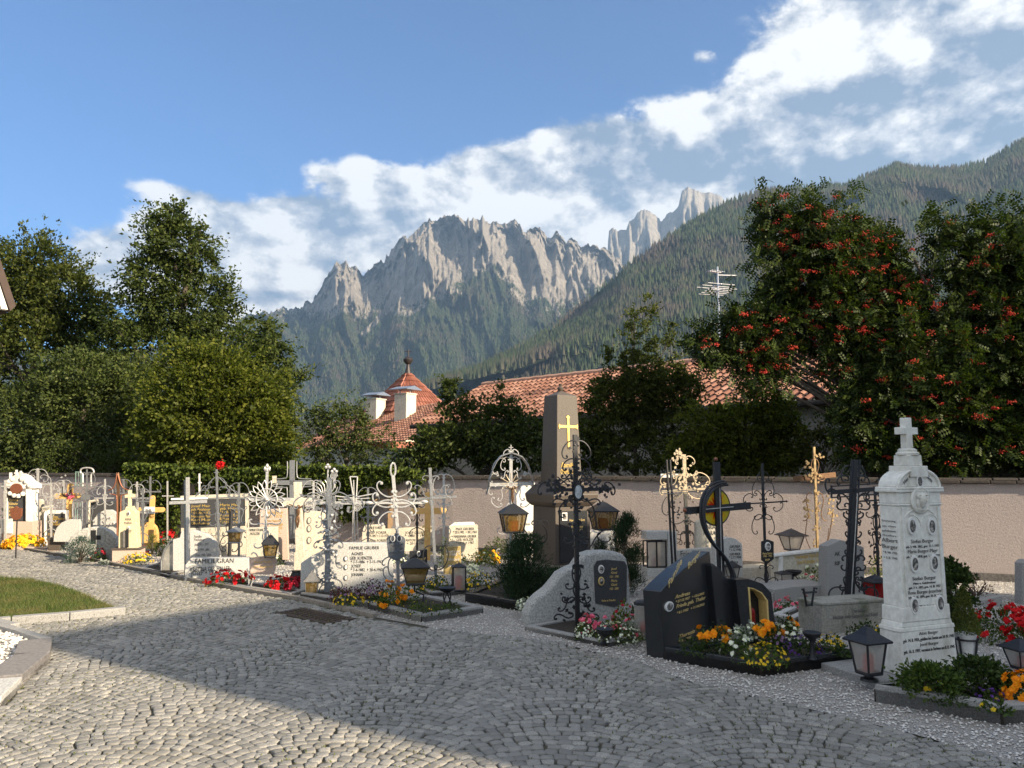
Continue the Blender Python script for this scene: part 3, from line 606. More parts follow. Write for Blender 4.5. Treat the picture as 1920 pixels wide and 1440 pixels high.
# ---------------------------------------------------------------- paths, kerbs, gravel
KX = [(-300, 1006), (0, 1029), (35, 1030), (110, 1043), (170, 1052), (250, 1069), (340, 1088), (480, 1114), (560, 1127), (640, 1145), (700, 1160), (800, 1178), (900, 1190), (1050, 1206), (1200, 1246), (1300, 1281), (1500, 1326), (1700, 1374), (1920, 1436), (2100, 1500)]
KP = [G(*k) for k in KX]; kx_ = np.array([p.x for p in KP]); ky_ = np.array([p.y for p in KP])
def kerb_y(x): return np.interp(x, kx_, ky_)
LAWN = [G(*q) for q in [(-500, 1050), (-60, 1082), (60, 1092), (110, 1102), (150, 1117), (195, 1137), (236, 1154), (130, 1165), (20, 1174), (-500, 1225)]]
BED = [G(*q) for q in [(-60, 1170), (40, 1196), (97, 1216), (92, 1244), (40, 1290), (0, 1330), (-400, 1330), (-400, 1190)]]
def inside(poly, x, y):
    r = np.zeros(len(x), bool); n = len(poly)
    for i in range(n):
        a, b = poly[i], poly[(i+1) % n]
        if abs(b.y-a.y) < 1e-9: continue
        c_ = ((a.y > y) != (b.y > y)) & (x < (b.x-a.x)*(y-a.y)/(b.y-a.y)+a.x); r ^= c_
    return r
jm, t, bs = newmat('mossy joint earth')
co = ramp(t, noise(t, 2.2, 6, .7), [(.35, (.055, .048, .036)), (.55, (.055, .058, .028)), (.7, (.05, .07, .022))])
t.links.new(mixc(t, mp(t, noise(t, 120, 3), .4, .6), co, (.09, .08, .065)), bs.inputs['Base Color']); bs.inputs['Roughness'].default_value = 1; bump(t, bs, noise(t, 90, 4), .6, .01)
m = MB(); m.add([(-30, -6, 0), (30, -6, 0), (30, 40, 0), (-30, 40, 0)], [(0, 1, 2, 3)]); m.build('path_bed', jm)['kind'] = 'structure'
# setts laid in segmental arcs
def setts():
    rng = np.random.default_rng(7); Wd, s = 1.2, .077; th = math.radians(44); R = Wd/2/math.sin(th); ang = math.radians(-6)
    na = int(2*th*R/s); tt = (np.arange(na)+.5)/na*2*th-th; C = []
    for bi in range(-14, 13):
        for r in range(-40, 205):
            yy = r*s*1.02+rng.random()*.006
            nb = na+rng.integers(-1, 2); tt = (np.arange(nb)+.5+(r % 2)*.35-.17)/nb*2*th-th
            C.append(np.stack([bi*Wd+R*np.sin(tt), yy+R*(np.cos(tt)-math.cos(th)), -tt], -1))
    C = np.concatenate(C); C[:, :2] += rng.normal(size=(len(C), 2))*.0035+.02*np.stack([fbm(C[:, 0]*2, C[:, 1]*2, 3, 1)-.5, fbm(C[:, 0]*2, C[:, 1]*2, 3, 2)-.5], 1)
    x = C[:, 0]*math.cos(ang)-C[:, 1]*math.sin(ang); y = C[:, 0]*math.sin(ang)+C[:, 1]*math.cos(ang)+1.5; a = C[:, 2]+ang+rng.normal(size=len(C))*.045
    ok = (y < kerb_y(x)-np.where(x < -.85, .07, -.03+.05*rng.random(len(x)))) & (y > 2.6) & (x > -13) & (np.abs(x) < y*.72+1.2) & ~inside(LAWN, x, y) & ~inside(BED, x, y)
    for gx, gy, hw_, hh_ in [(*G(590, 1156)[:2], .50, .20)]: ok &= ~((np.abs((x-gx)*.66+(y-gy)*.75) < hh_+.02) & (np.abs((x-gx)*.75-(y-gy)*.66) < hw_))
    x, y, a = x[ok], y[ok], a[ok]; n = len(x)
    hw = s*.5*(.87+.08*rng.random((n, 1)))*np.ones((1, 8)); k = np.arange(8)*math.pi/4+math.pi/8
    ux = np.sign(np.cos(k))*np.where(np.abs(np.cos(k)) > .5, 1, .68); uy = np.sign(np.sin(k))*np.where(np.abs(np.sin(k)) > .5, 1, .68)
    j = rng.normal(size=(n, 8, 2))*.0036
    px_ = ux*hw*(.9+.28*rng.random((n, 1)))+j[..., 0]; py_ = uy*hw*.93+j[..., 1]
    def ringz(f, z): 
        X = px_*f; Y = py_*f; return np.stack([x[:, None]+X*np.cos(a)[:, None]-Y*np.sin(a)[:, None], y[:, None]+X*np.sin(a)[:, None]+Y*np.cos(a)[:, None], np.zeros((n, 8))+z], -1)
    h = (.013+.004*rng.random((n, 1)))+.006*(fbm(x*1.3, y*1.3, 3, 4)[:, None]-.5)
    tilt = rng.normal(size=(n, 2))*.045
    rings = [ringz(1, -.004+h*0), ringz(1, h*.7), ringz(.93, h*1.0), ringz(.5, h*1.03+.001)]
    for q in rings[1:]: q[..., 2] += (q[..., 0]-x[:, None])*tilt[:, :1]+(q[..., 1]-y[:, None])*tilt[:, 1:]+rng.normal(size=(n, 8))*.0006
    V = np.stack(rings, 1).reshape(-1, 3); b = (np.arange(n)*32)[:, None]; e = np.arange(8); e2 = (e+1) % 8
    F4 = np.concatenate([np.stack([b+8*r+e, b+8*r+e2, b+8*(r+1)+e2, b+8*(r+1)+e], -1).reshape(-1, 4) for r in range(3)])
    top = np.concatenate([b+24+np.array([[0, 1, 2, 3]]), b+24+np.array([[0, 3, 4, 7]]), b+24+np.array([[4, 5, 6, 7]])]).reshape(-1, 4)
    print('setts', n)
    return V, np.concatenate([F4, top])
sm, t, bs = newmat('granite sett'); g = t.nodes.new('ShaderNodeNewGeometry')
col = ramp(t, g.outputs['Random Per Island'], [(.0, (.15, .145, .13)), (.4, (.245, .235, .21)), (.75, (.31, .295, .265)), (1, (.40, .38, .335))])
col = mixc(t, mp(t, noise(t, 160, 2, .7), .4, .62), col, (.19, .18, .165)); col = mixc(t, mp(t, noise(t, .8, 6, .65), .5, .75, 0, .4), col, (.22, .2, .16))
col = mixc(t, mp(t, noise(t, 11, 5, .7), .60, .72, 0, .6), col, (.12, .125, .07))
t.links.new(col, bs.inputs['Base Color']); bs.inputs['Roughness'].default_value = .75; bump(t, bs, noise(t, 60, 4, .7), .5, .006)
V, F_ = setts(); mesh_np('cobbled_path', V, F_, sm, smooth=True)['kind'] = 'structure'
# moss and small weeds in the joints
rng = np.random.default_rng(3); n = 60000; x = rng.uniform(-11, 4.5, n); y = rng.uniform(3, 12.5, n)
ok = (y < kerb_y(x)-.05) & (np.abs(x) < y*.72) & (fbm(x*.9, y*.9, 4, 88)+.16*rng.random(n) > .50) & ~inside(BED, x, y); x, y = x[ok], y[ok]
C = np.stack([x, y, x*0+.012], -1); V, F_ = quat_leaves(C, .016, rng, .45, 1.2)
tag(mesh_np('moss', V, F_, leafmat('path moss', [(.09, .11, .03), (.13, .15, .05), (.16, .15, .07)], .2)), 'small green moss tufts between the cobbles', 'moss', kind='stuff')
# gravel
gv, t, bs = newmat('gravel ground'); v = noise(t, 70, kind='ShaderNodeTexVoronoi', out='Distance')
t.links.new(mixc(t, mp(t, v, .15, .6), ramp(t, noise(t, 40, 3, .8), [(.3, (.50, .47, .43)), (.7, (.72, .69, .64))]), (.30, .275, .25)), bs.inputs['Base Color']); bs.inputs['Roughness'].default_value = .9
bump(t, bs, v, 1., -.02)
poly = [(p.x, p.y+(.05 if p.x < -.85 else -.02)) for p in KP if p.x > -16]; far = [(9., 10.6), (-17, 22.6)]
m = MB(); m.add([(p[0], p[1], .008) for p in poly]+[(14, 3, .008), (14, 8.05, .008), (-14.5, 21.3, .008)], [tuple(range(len(poly)+3))]); m.build('gravel_ground', gv)['kind'] = 'structure'
n = 90000; rng = np.random.default_rng(9); x = rng.uniform(-12, 9, n*3); y = rng.uniform(3.2, 17, n*3)
dk = y-kerb_y(x); ok = (dk > np.where(x < -.85, .05, -.09+.11*rng.random(n*3))) & (np.abs(x) < y*.7+.3) & (y < 11.3-(x-7)*.467-.05) & (rng.random(n*3) < np.clip(6.5/np.maximum(y, 4), 0, 1)**1.6*.95)
x, y = x[ok][:n], y[ok][:n]; k = len(x)
ico = np.array([[0, 0, 1], [.9, 0, .3], [.28, .85, .3], [-.72, .53, .3], [-.72, -.53, .3], [.28, -.85, .3], [.5, .5, -.4], [-.6, .1, -.5], [.2, -.7, -.4]])
s = (.006+.006*rng.random(k))[:, None, None]; an = rng.random(k)*6.28; ca, sa = np.cos(an)[:, None], np.sin(an)[:, None]
q = ico[None]*(.75+.5*rng.random((k, 9, 1)))*s*np.array([1.25, .9, .65]); X = q[..., 0]*ca-q[..., 1]*sa; Y = q[..., 0]*sa+q[..., 1]*ca
V = np.stack([X+x[:, None], Y+y[:, None], q[..., 2]+.014], -1).reshape(-1, 3)
f = np.array([[0, 1, 2], [0, 2, 3], [0, 3, 4], [0, 4, 5], [0, 5, 1], [1, 6, 2], [2, 6, 7], [2, 7, 3], [3, 7, 4], [4, 7, 8], [4, 8, 5], [5, 8, 1], [1, 8, 6]])
peb, t, bs = newmat('pebbles'); g = t.nodes.new('ShaderNodeNewGeometry')
t.links.new(ramp(t, g.outputs['Random Per Island'], [(0, (.40, .37, .34)), (.4, (.56, .53, .49)), (.8, (.66, .63, .59)), (1, (.76, .74, .7))]), bs.inputs['Base Color']); bs.inputs['Roughness'].default_value = .7
tag(mesh_np('gravel', V, (np.arange(k)[:, None, None]*9+f).reshape(-1, 3), peb), 'pale grey and white gravel between the graves', 'gravel', kind='stuff')
# kerbs
GRA = stone('grey granite', (.19, .185, .175), (.38, .37, .35), 110, .6, speck=(.07, .07, .07)); GRB = stone('brown granite', (.17, .14, .115), (.30, .26, .21), 110, .6, speck=(.06, .05, .05))
GRW = stone('pale granite', (.36, .355, .33), (.60, .59, .56), 60, .55, speck=(.16, .16, .17)); GRK = stone('black granite', (.012, .013, .015), (.035, .037, .04), 140, .25, spec=.5, b=.03)
def strip(m, pts, w, z0, z1, side=1, gap=.004, seg=1.0):
    pts = [Vector((p[0], p[1])) for p in pts]
    for a, b in zip(pts, pts[1:]):
        L_ = (b-a).length; d = (b-a).normalized(); nn = Vector((-d.y, d.x))*w*side; k = max(1, round(L_/seg))
        for i in range(k):
            p, q = a+d*(L_*i/k+gap), a+d*(L_*(i+1)/k-gap); m.prismz([p, q, q+nn, p+nn], z0, z1)
m = MB(); strip(m, [p for p in KP if -16 < p.x < -.9], .07, -.05, .05); m.build('path_kerb', stone('kerb granite', (.16, .14, .12), (.3, .27, .23), 60, .85, stain=(.09, .08, .06)), bevel=.006)['kind'] = 'structure'
m = MB(); lp = [LAWN[9], LAWN[8], LAWN[7], LAWN[6]]; strip(m, lp, .11, -.05, .09, seg=1.1); m.build('lawn_kerb', GRA, bevel=.008)['kind'] = 'structure'
lm_ = stone('lawn soil', (.03, .05, .012), (.05, .075, .02), 20, .95)
m = MB(); m.add([(p.x, p.y, .035) for p in LAWN], [tuple(range(len(LAWN)-1, -1, -1))]); m.build('lawn', lm_)['kind'] = 'structure'
n = 200000; x = rng.uniform(-11, -3.5, n); y = rng.uniform(7, 13, n); ok = inside(LAWN, x, y) & (np.abs(x) < y*.7+.2); x, y = x[ok], y[ok]; k = len(x)
C = np.stack([x, y, x*0+.035], -1); d = rng.normal(size=(k, 3))*.45; d[:, 2] = 1; h = (.025+.03*rng.random(k))[:, None]*(1+.6*(fbm(x*4, y*4, 3, 2)[:, None]-.5)); w = rng.normal(size=(k, 3)); w[:, 2] = 0; w /= np.linalg.norm(w, axis=1)[:, None]
V = np.stack([C-w*.003, C+w*.003, C+d*h], 1).reshape(-1, 3)
tag(mesh_np('grass', V, np.arange(3*k).reshape(-1, 3), leafmat('grass blade', [(.05, .085, .02), (.08, .12, .028), (.12, .14, .045), (.17, .16, .07)], .35, patch=(.15, .14, .06), pscale=1.8)), 'mown green grass inside the stone kerb at left', 'grass', kind='stuff')
b0 = thing('gravel_bed', 'bed edged with granite and filled with white pebbles at lower left', 'grave bed', (0, 0, 0))
m = MB(); strip(m, [(BED[6].x, BED[7].y), BED[0], BED[1], BED[2]], .09, -.03, .10, -1, seg=2); m.build('kerb', GRA, b0, bevel=.008)
m = MB(); strip(m, [BED[2], BED[3], BED[4]], .26, -.03, .10, -1, seg=3); m.build('kerb', stone('purple porphyry', (.14, .13, .125), (.22, .205, .195), 30, .8), b0, bevel=.008)
m = MB(); strip(m, [BED[4], BED[5]], .26, -.03, .085, -1, seg=3); m.build('kerb', GRW, b0, bevel=.008)
n = 9000; x = rng.uniform(-6.5, -3.3, n); y = rng.uniform(4.5, 8, n); ok = inside([Vector((v.x-.1, v.y, 0)) for v in BED], x, y) & (np.abs(x) < y*.7+.3); x, y = x[ok], y[ok]; k = len(x)
s = (.012+.012*rng.random(k))[:, None, None]; q = ico[None]*(.75+.5*rng.random((k, 9, 1)))*s*np.array([1.2, .9, .7]); V = np.stack([q[..., 0]+x[:, None], q[..., 1]+y[:, None], q[..., 2]+.05+.01*rng.random((k, 1))], -1).reshape(-1, 3)
o = mesh_np('pebbles', V, (np.arange(k)[:, None, None]*9+f).reshape(-1, 3), peb, b0); o['kind'] = 'stuff'
m = MB(); m.prismz([(v.x, v.y) for v in BED], -.03, .045); m.build('soil', gv, b0)
# drain
dg = G(590, 1156); dr_ = thing('drain_grate', 'rusty iron drain grate set in the cobbles', 'drain', dg, math.radians(-40)); rust = plain('rusty iron', (.10, .065, .05), (.045, .035, .03), rough=.8, metal=.3, sc_=25, b=.4)
m = MB(); m.box(0, -.17, 0, .96, .04, .014); m.box(0, .17, 0, .96, .04, .014); m.box(-.46, 0, 0, .04, .3, .014); m.box(.46, 0, 0, .04, .3, .014); m.build('frame', rust, dr_)
m = MB()
for k in range(5): m.box(0, -.12+k*.06, .002, .88, .025, .01)
m.build('bars', rust, dr_)
# ---------------------------------------------------------------- builders for the graves
IRON = plain('black iron', (.035, .036, .04), (.018, .018, .02), rough=.45, metal=.4, sc_=60, b=.15)
IRONG = plain('grey iron', (.30, .31, .32), (.16, .165, .17), rough=.45, metal=.55, sc_=50, b=.15)
SILV = plain('silver iron', (.62, .61, .58), (.38, .37, .36), rough=.42, metal=.45, sc_=40, b=.1)
CREAMI = plain('cream gilt iron', (.62, .52, .36), (.38, .30, .2), rough=.4, metal=.5, sc_=30, b=.1)
GOLD = plain('gold leaf', (.85, .60, .16), (.65, .42, .1), rough=.35, metal=.5, sc_=30)
GOLDP = plain('gold paint', (.78, .58, .22), (.6, .42, .15), rough=.5)
BRONZE = plain('bronze', (.22, .12, .06), (.10, .06, .035), rough=.45, metal=.6)
COPPER = plain('copper relief', (.34, .13, .07), (.16, .06, .035), rough=.45, metal=.5, sc_=60, b=.6)
WHITEP = plain('white paint', (.8, .79, .76), rough=.5); BLACKP = plain('lettering black', (.03, .03, .03), rough=.6); GREYL = plain('faded lettering', (.16, .15, .14), rough=.7)
MARB = stone('white marble', (.62, .60, .56), (.80, .78, .73), 14, .6, stain=(.36, .34, .30), stscale=4); MARBG = stone('weathered marble', (.64, .63, .58), (.78, .77, .71), 22, .7, stain=(.44, .41, .34), stscale=3.4)
LIME = stone('cream limestone', (.42, .38, .30), (.62, .57, .47), 40, .75, stain=(.36, .32, .24)); BEIGE = stone('beige sandstone', (.52, .43, .27), (.66, .57, .39), 30, .8, stain=(.38, .3, .2))
CONC = stone('mossy concrete', (.22, .21, .18), (.36, .34, .29), 50, .9, stain=(.08, .09, .05)); BROWNS = stone('brown granite dark', (.055, .043, .034), (.115, .092, .074), 90, .5, speck=(.04, .035, .03))
PINKS = stone('pink stone', (.40, .30, .24), (.54, .43, .36), 50, .7); DARKS = stone('slate panel', (.035, .036, .04), (.06, .062, .066), 60, .45); CARV = stone('carved grey stone', (.26, .26, .24), (.56, .55, .52), 26, .75, b=1.)
ORS = stone('orange stone', (.52, .3, .09), (.7, .45, .16), 20, .6)
WOOD = plain('larch wood', (.72, .45, .16), (.58, .33, .10), rough=.55, sc_=6, b=.1); WOODW = plain('weathered wood', (.36, .24, .13), (.22, .14, .08), rough=.8, sc_=8, b=.2)
AMBER = glass('amber glass', (.34, .22, .05), .5); CLEAR = glass('milky glass', (.75, .73, .66), .35); RUBY = glass('red glass', (.45, .02, .02), .85); WAX = plain('red candle wax', (.55, .04, .03), (.4, .02, .02), rough=.4); WAXW = plain('white candle wax', (.8, .75, .66), rough=.5)
PHOTO, t, bs = newmat('portrait photograph')
t.links.new(ramp(t, noise(t, 30, 4, .6), [(.35, (.03, .03, .03)), (.5, (.14, .13, .12)), (.62, (.5, .47, .43))]), bs.inputs['Base Color']); bs.inputs['Roughness'].default_value = .2
SOIL = stone('grave soil', (.02, .015, .012), (.05, .04, .03), 40, 1, b=.9)
class Pl:                            # an upright plane through a ground point; maps picture positions to its own x, z
    def __init__(s, px, py, deg=0., Y=None, z=0.):
        s.b = G(px, py, z) if Y is None else Vector((P(px, 875, Y).x, Y, z)); s.r = math.radians(deg); s.c, s.n = math.cos(s.r), math.sin(s.r); s.k = s.b.y/FPX; s.z = z
    def __call__(s, px, py):
        x = (px-960)/FPX; dy = CP-(720-py)/FPX*SP; r = x/dy
        S = (r*s.b.y-s.b.x)/(s.c-r*s.n); Y = s.b.y+S*s.n; return (S, P(px, py, Y).z-s.z)
    def poly(s, pts): return [s(*p) for p in pts]
    def thing(s, name, label, cat, group=None): return thing(name, label, cat, s.b, s.r, group)
def text(body, parent, mat, x, z, size=.05, y=-.003, wd=None, al='CENTER', rot=0., shear=0., yaw=0., name='lettering', sp=1.0, bold=0., tilt=0.):
    cu_ = bpy.data.curves.new(name, 'FONT'); cu_.body = body; cu_.size = size; cu_.align_x = al; cu_.shear = shear; cu_.extrude = .0012; cu_.space_line = sp; cu_.resolution_u = 2; cu_.offset = bold
    o = bpy.data.objects.new('tmp', cu_); sc.collection.objects.link(o); bpy.context.view_layer.update()
    me = bpy.data.meshes.new_from_object(o.evaluated_get(bpy.context.evaluated_depsgraph_get())); bpy.data.objects.remove(o); bpy.data.curves.remove(cu_)
    me.name = name; me.materials.clear(); me.materials.append(mat); q = bpy.data.objects.new(name, me); sc.collection.objects.link(q); q.parent = parent
    xs = [v.co.x for v in me.vertices]
    if wd and xs: f = wd/(max(xs)-min(xs)); q.scale = (f, 1 if f > .5 else f*1.5, 1)
    q.location = (x, y, z); q.rotation_euler = (Matrix.Rotation(yaw, 3, 'Z') @ Matrix.Rotation(math.pi/2+tilt, 3, 'X') @ Matrix.Rotation(rot, 3, 'Z')).to_euler(); return q
def lines(pl, parent, rows, mat, hpx, y=-.003, **k):      # rows of (words, px centre, py baseline, px width)
    for r in rows:
        x, z = pl(r[1], r[2]); x0 = pl(r[1]-r[3]/2, r[2])[0]; x1 = pl(r[1]+r[3]/2, r[2])[0]; text(r[0], parent, mat, x, z, hpx*1.35*pl.k, y, wd=abs(x1-x0), **k)
def oval(pl, parent, px, py, rx, rz, y=0., rim=WHITEP, face=PHOTO):
    x, z = pl(px, py); x1 = pl(px+rx, py)[0]; a = abs(x1-x); b = rz*pl.k
    f = MB().oval(x, z, a, b, y-.016, y+.002).build('portrait_frame', rim, parent, bevel=.004); MB().oval(x, z, a*.72, b*.74, y-.0185, y-.010).build('portrait', face, f)
def slab(pl, name, label, pts, T, mat, cat='gravestone', bevel=.008, group=None, part='stone'):
    o = pl.thing(name, label, cat, group); MB().prism(pl.poly(pts), 0, T).build(part, mat, o, bevel=bevel); return o
def scroll(p0, p1, kind='C', turns=.9, flip=1, n=44):
    s = np.linspace(0, 1, n); e0, e1 = s+.065, 1.065-s; f = lambda e: e**-1.3-.9
    if kind == 'C': k = f(np.minimum(e0, e1)); k *= turns*4*math.pi/k.mean()
    elif kind == 'S': k = f(np.minimum(e0, e1)); k *= turns*4*math.pi/k.mean(); k = np.where(s < .5, k, -k)
    else: k = f(e1); k *= turns*2*math.pi/k.mean()
    d = s[1]-s[0]; th = np.concatenate([[0], np.cumsum((k[1:]+k[:-1])/2*d)]); x = np.concatenate([[0], np.cumsum(np.cos((th[1:]+th[:-1])/2)*d)]); z = np.concatenate([[0], np.cumsum(np.sin((th[1:]+th[:-1])/2)*d)])
    c_ = (x+1j*z)*1.; c_ -= c_[0]; e = c_[-1]; w = c_/e
    if flip < 0: w = np.conj(w)
    w = w*complex(p1[0]-p0[0], p1[1]-p0[1])+complex(*p0); return [(v.real, v.imag) for v in w]
def iron(pl, parent, mat, segs, r=.008, y=.0, name='scroll', balls=0.):
    for sg in segs:
        a, b_ = pl(*sg[0]), pl(*sg[1]); pts = scroll(a, b_, *(sg[2:])); m = MB(); m.tube([(x, y, z) for x, z in pts], [r*.8]+[r]*(len(pts)-2)+[r*.8], 5)
        if balls:
            for q in (pts[0], pts[-1]): m.ball((q[0], y, q[1]), balls, 6)
        m.build(name, mat, parent, smooth=True)
def mir(cx, segs, lean=0.):           # the same scrolls on both sides of the shaft (picture column cx)
    out = []
    for sg in segs:
        (x0, y0), (x1, y1) = sg[0], sg[1]; rest = list(sg[2:])+['C', .9, 1][len(sg)-2:]
        out.append(((cx+x0, y0), (cx+x1, y1), *rest)); out.append(((cx-x0, y0), (cx-x1, y1), rest[0], rest[1], -rest[2]))
    return out
def bar(pl, parent, mat, p0, p1, w, y=0., T=.02, name='shaft', bevel=.002):
    a, b_ = pl(*p0), pl(*p1); d = Vector((b_[0]-a[0], b_[1]-a[1])).normalized(); n_ = Vector((-d.y, d.x))*w/2
    return MB().prism([(a[0]-n_.x, a[1]-n_.y), (b_[0]-n_.x, b_[1]-n_.y), (b_[0]+n_.x, b_[1]+n_.y), (a[0]+n_.x, a[1]+n_.y)], y-T/2, y+T/2).build(name, mat, parent, bevel=bevel)
def wire(pl, parent, mat, pts, r=.008, y=0., name='rod', sub=4):
    q = [pl(*p) for p in pts]; o = []
    for i in range(len(q)-1):
        p0, p1, p2, p3 = q[max(i-1, 0)], q[i], q[i+1], q[min(i+2, len(q)-1)]
        for j in range(sub):
            u = j/sub; o.append(tuple(.5*(2*p1[k]+(p2[k]-p0[k])*u+(2*p0[k]-5*p1[k]+4*p2[k]-p3[k])*u*u+(3*p1[k]-p0[k]-3*p2[k]+p3[k])*u**3) for k in (0, 1)))
    o.append(q[-1]); return MB().tube([(x, y, z) for x, z in o], r, 6).build(name, mat, parent, smooth=True)
def knob(m, pl, px, py, r, y=0.): x, z = pl(px, py); m.ball((x, y, z), r, 8)
def leaf_orn(pl, parent, mat, pts, size, seed, name='leaves', y=-.01):
    rg = random.Random(seed); m = MB()
    for p in pts:
        x, z = pl(*p); a = rg.uniform(0, 6.28); s = size*rg.uniform(.7, 1.2); ca, sa = math.cos(a), math.sin(a)
        o = [(0, 0), (.5, .38), (1, 0), (.5, -.38)]; m.prism([(x+s*(u*ca-v*sa), z+s*(u*sa+v*ca)) for u, v in o], y-rg.uniform(.003, .02), y+.004)
    return m.build(name, mat, parent)
def lantern(loc, deg, H, label, w1=.55, w0=.38, metal=IRON, gl=AMBER, candle=WAX, n=4, group=None, roofh=.3, foot=.1, ov=1.35, name='grave_lantern', grille=False):
    """H whole height; w1, w0 width of the glass at top and bottom as shares of H"""
    o = thing(name, label, 'lantern', loc, math.radians(deg), group); a0 = math.pi/n; zf, zg = H*foot, H*(1-roofh); R1, R0 = H*w1/2/math.cos(a0), H*w0/2/math.cos(a0)
    MB().lathe([(R0*1.05, zf-.012*1), (R0*1.12, zf), (R0*1.05, zf+.012)], n, a0=a0).lathe([(R0*.75, 0), (R0*.7, zf*.3), (R0*.35, zf*.45), (R0*.35, zf-.01)], 10).build('base', metal, o)
    m = MB(); pn = MB()
    for k in range(n):
        a = a0+2*math.pi*k/n; b_ = a0+2*math.pi*(k+1)/n; p, q = Vector((math.cos(a), math.sin(a), 0)), Vector((math.cos(b_), math.sin(b_), 0))
        m.tube([p*R0+Vector((0, 0, zf)), p*R1+Vector((0, 0, zg))], H*.022, 4)
        m.tube([p*R1+Vector((0, 0, zg)), q*R1+Vector((0, 0, zg))], H*.02, 4); m.tube([p*R0+Vector((0, 0, zf)), q*R0+Vector((0, 0, zf))], H*.02, 4)
        MB().add([p*R0*.95+Vector((0, 0, zf+.004)), q*R0*.95+Vector((0, 0, zf+.004)), q*R1*.95+Vector((0, 0, zg-.004)), p*R1*.95+Vector((0, 0, zg-.004))], [(0, 1, 2, 3)]).build('pane', gl, o)
    m.build('frame', metal, o)
    if grille:
        for k in range(n):
            a = a0+2*math.pi*(k+.5)/n; nx, ny = math.cos(a), math.sin(a); g_ = MB()
            for s_ in (-1, 1):
                for (u0, v0, u1, v1) in ((.1*s_, .1, .62*s_, .45), (.12*s_, .9, .6*s_, .5)):
                    q_ = []
                    for (u, v) in scroll((u0, v0), (u1, v1), 'C', .7, s_*(1 if v0 < .5 else -1), 16):
                        Rr = (R0+(R1-R0)*v)*math.cos(a0)+.006; hw_ = (R0+(R1-R0)*v)*math.sin(a0); q_.append((nx*Rr-ny*u*hw_, ny*Rr+nx*u*hw_, zf+(zg-zf)*min(1, max(0, v))))
                    g_.tube(q_, H*.011, 4)
            g_.build('grille', metal, o)
    MB().lathe([(R1*ov, zg-.006), (R1*ov*1.02, zg+H*.02), (R1*.72, zg+H*roofh*.42), (R1*.25, zg+H*roofh*.8), (R1*.1, zg+H*roofh*.86)], n, a0=a0).ball((0, 0, H*.975), H*.028, 8).build('roof', metal, o, bevel=H*.006)
    if candle: MB().lathe([(R0*.42, zf+.01), (R0*.44, zf+(zg-zf)*.55), (R0*.36, zf+(zg-zf)*.6), (R0*.1, zf+(zg-zf)*.61)], 12).build('candle', candle, o, smooth=True)
    return o
def planter(label, A, B, C, h, w, mat, z0=-.03, group=None, soil=True, name='grave_surround', bevel=.007):
    a, b_, c_ = G(*A), G(*B), G(*C); d = a+(c_-b_); o = thing(name, label, 'grave surround', b_, 0., group); q = [Vector((v.x-b_.x, v.y-b_.y)) for v in (a, b_, c_, d)]
    for i in range(4):
        p, r_ = q[i], q[(i+1) % 4]; L_ = (r_-p).length; dd = (r_-p).normalized(); nn = Vector((-dd.y, dd.x))*w
        MB().prismz([p+dd*.003, r_-dd*.003, r_-dd*(w+.003)+nn, p+dd*(w+.003)+nn], z0, h).build('kerb', mat, o, bevel=bevel)
    if soil: MB().prismz([q[0], q[1], q[2], q[3]], z0, h*.72).build('soil', SOIL, o)
    return o
def plant(px, py, wpx, hpx, label, leaf, flower=None, nf=0, fs=.02, z=0., name='flowering_plant', cat='flowers', lsz=.03, nl=None, seed=None, asp=.6, up=.3, Y=None, group=None, wf=1., ftype='ball', depth=1.):
    seed = seed or int(px*7+py*13); rg = np.random.default_rng(seed); b = G(px, py, z) if Y is None else Vector((P(px, 875, Y).x, Y, z)); k = b.y/FPX; rx, h = wpx/2*k, hpx*k*.93
    o = thing(name, label, cat, b, 0, group); n = nl or int(min(2600, 90+rx*h/lsz**2*5.5)); d = rg.normal(size=(n, 3)); d /= np.linalg.norm(d, axis=1)[:, None]; d[:, 2] = np.abs(d[:, 2]); rr = (.35+.65*rg.random(n)**.5)[:, None]
    wob = (1+.22*np.sin(d[:, :1]*5+seed)*np.cos(d[:, 1:2]*4+seed)); C = d*rr*np.array([rx, rx*depth, h*.9])*wob; V, F_ = quat_leaves(C-np.array([0, 0, lsz*.3]), lsz, rg, asp, up, d*.6); V[:, 2] = np.maximum(V[:, 2], -.01)
    mesh_np('foliage', V, F_, leaf, o)
    m = MB(); 
    for i in range(5): q = C[rg.integers(n)]; m.tube([(0, 0, -.02), (q[0]*.4, q[1]*.4, q[2]*.6), tuple(q)], .003, 4)
    m.build('stem', stemm, o)
    if flower and nf:
        d = rg.normal(size=(nf, 3)); d[:, 1] -= .35; d /= np.linalg.norm(d, axis=1)[:, None]; d[:, 2] = np.abs(d[:, 2])*.9+.12; C = d*np.array([rx, rx*depth, h])*(.93+.12*rg.random((nf, 1))); Vs = []
        np_ = 9
        for r_i, (f1, f2, lift) in enumerate(((1, .62, .0), (.62, .25, .25))):
            for k_ in range(np_):
                a = 2*math.pi*k_/np_+r_i*.3; dn = d/np.linalg.norm(d, axis=1)[:, None]; u = np.cross(dn, [0.1, .2, 1.]); u /= np.linalg.norm(u, axis=1)[:, None]; v = np.cross(dn, u)
                e = u*math.cos(a)+v*math.sin(a); t_ = np.cross(dn, e); s = fs*(.75+.5*rg.random((nf, 1)))
                Vs.append(np.stack([C+dn*s*lift, C+e*s*.6*f1+t_*s*.36*f1+dn*s*(lift+.25), C+e*s*f1+dn*s*(lift+.15+.2*r_i), C+e*s*.6*f1-t_*s*.36*f1+dn*s*(lift+.25)], 1))
        V = np.concatenate(Vs, 1).reshape(-1, 3); mesh_np('blossoms', V, np.arange(len(V)).reshape(-1, 4), flower, o)
    return o
stemm = plain('green stem', (.08, .12, .03), rough=.7)
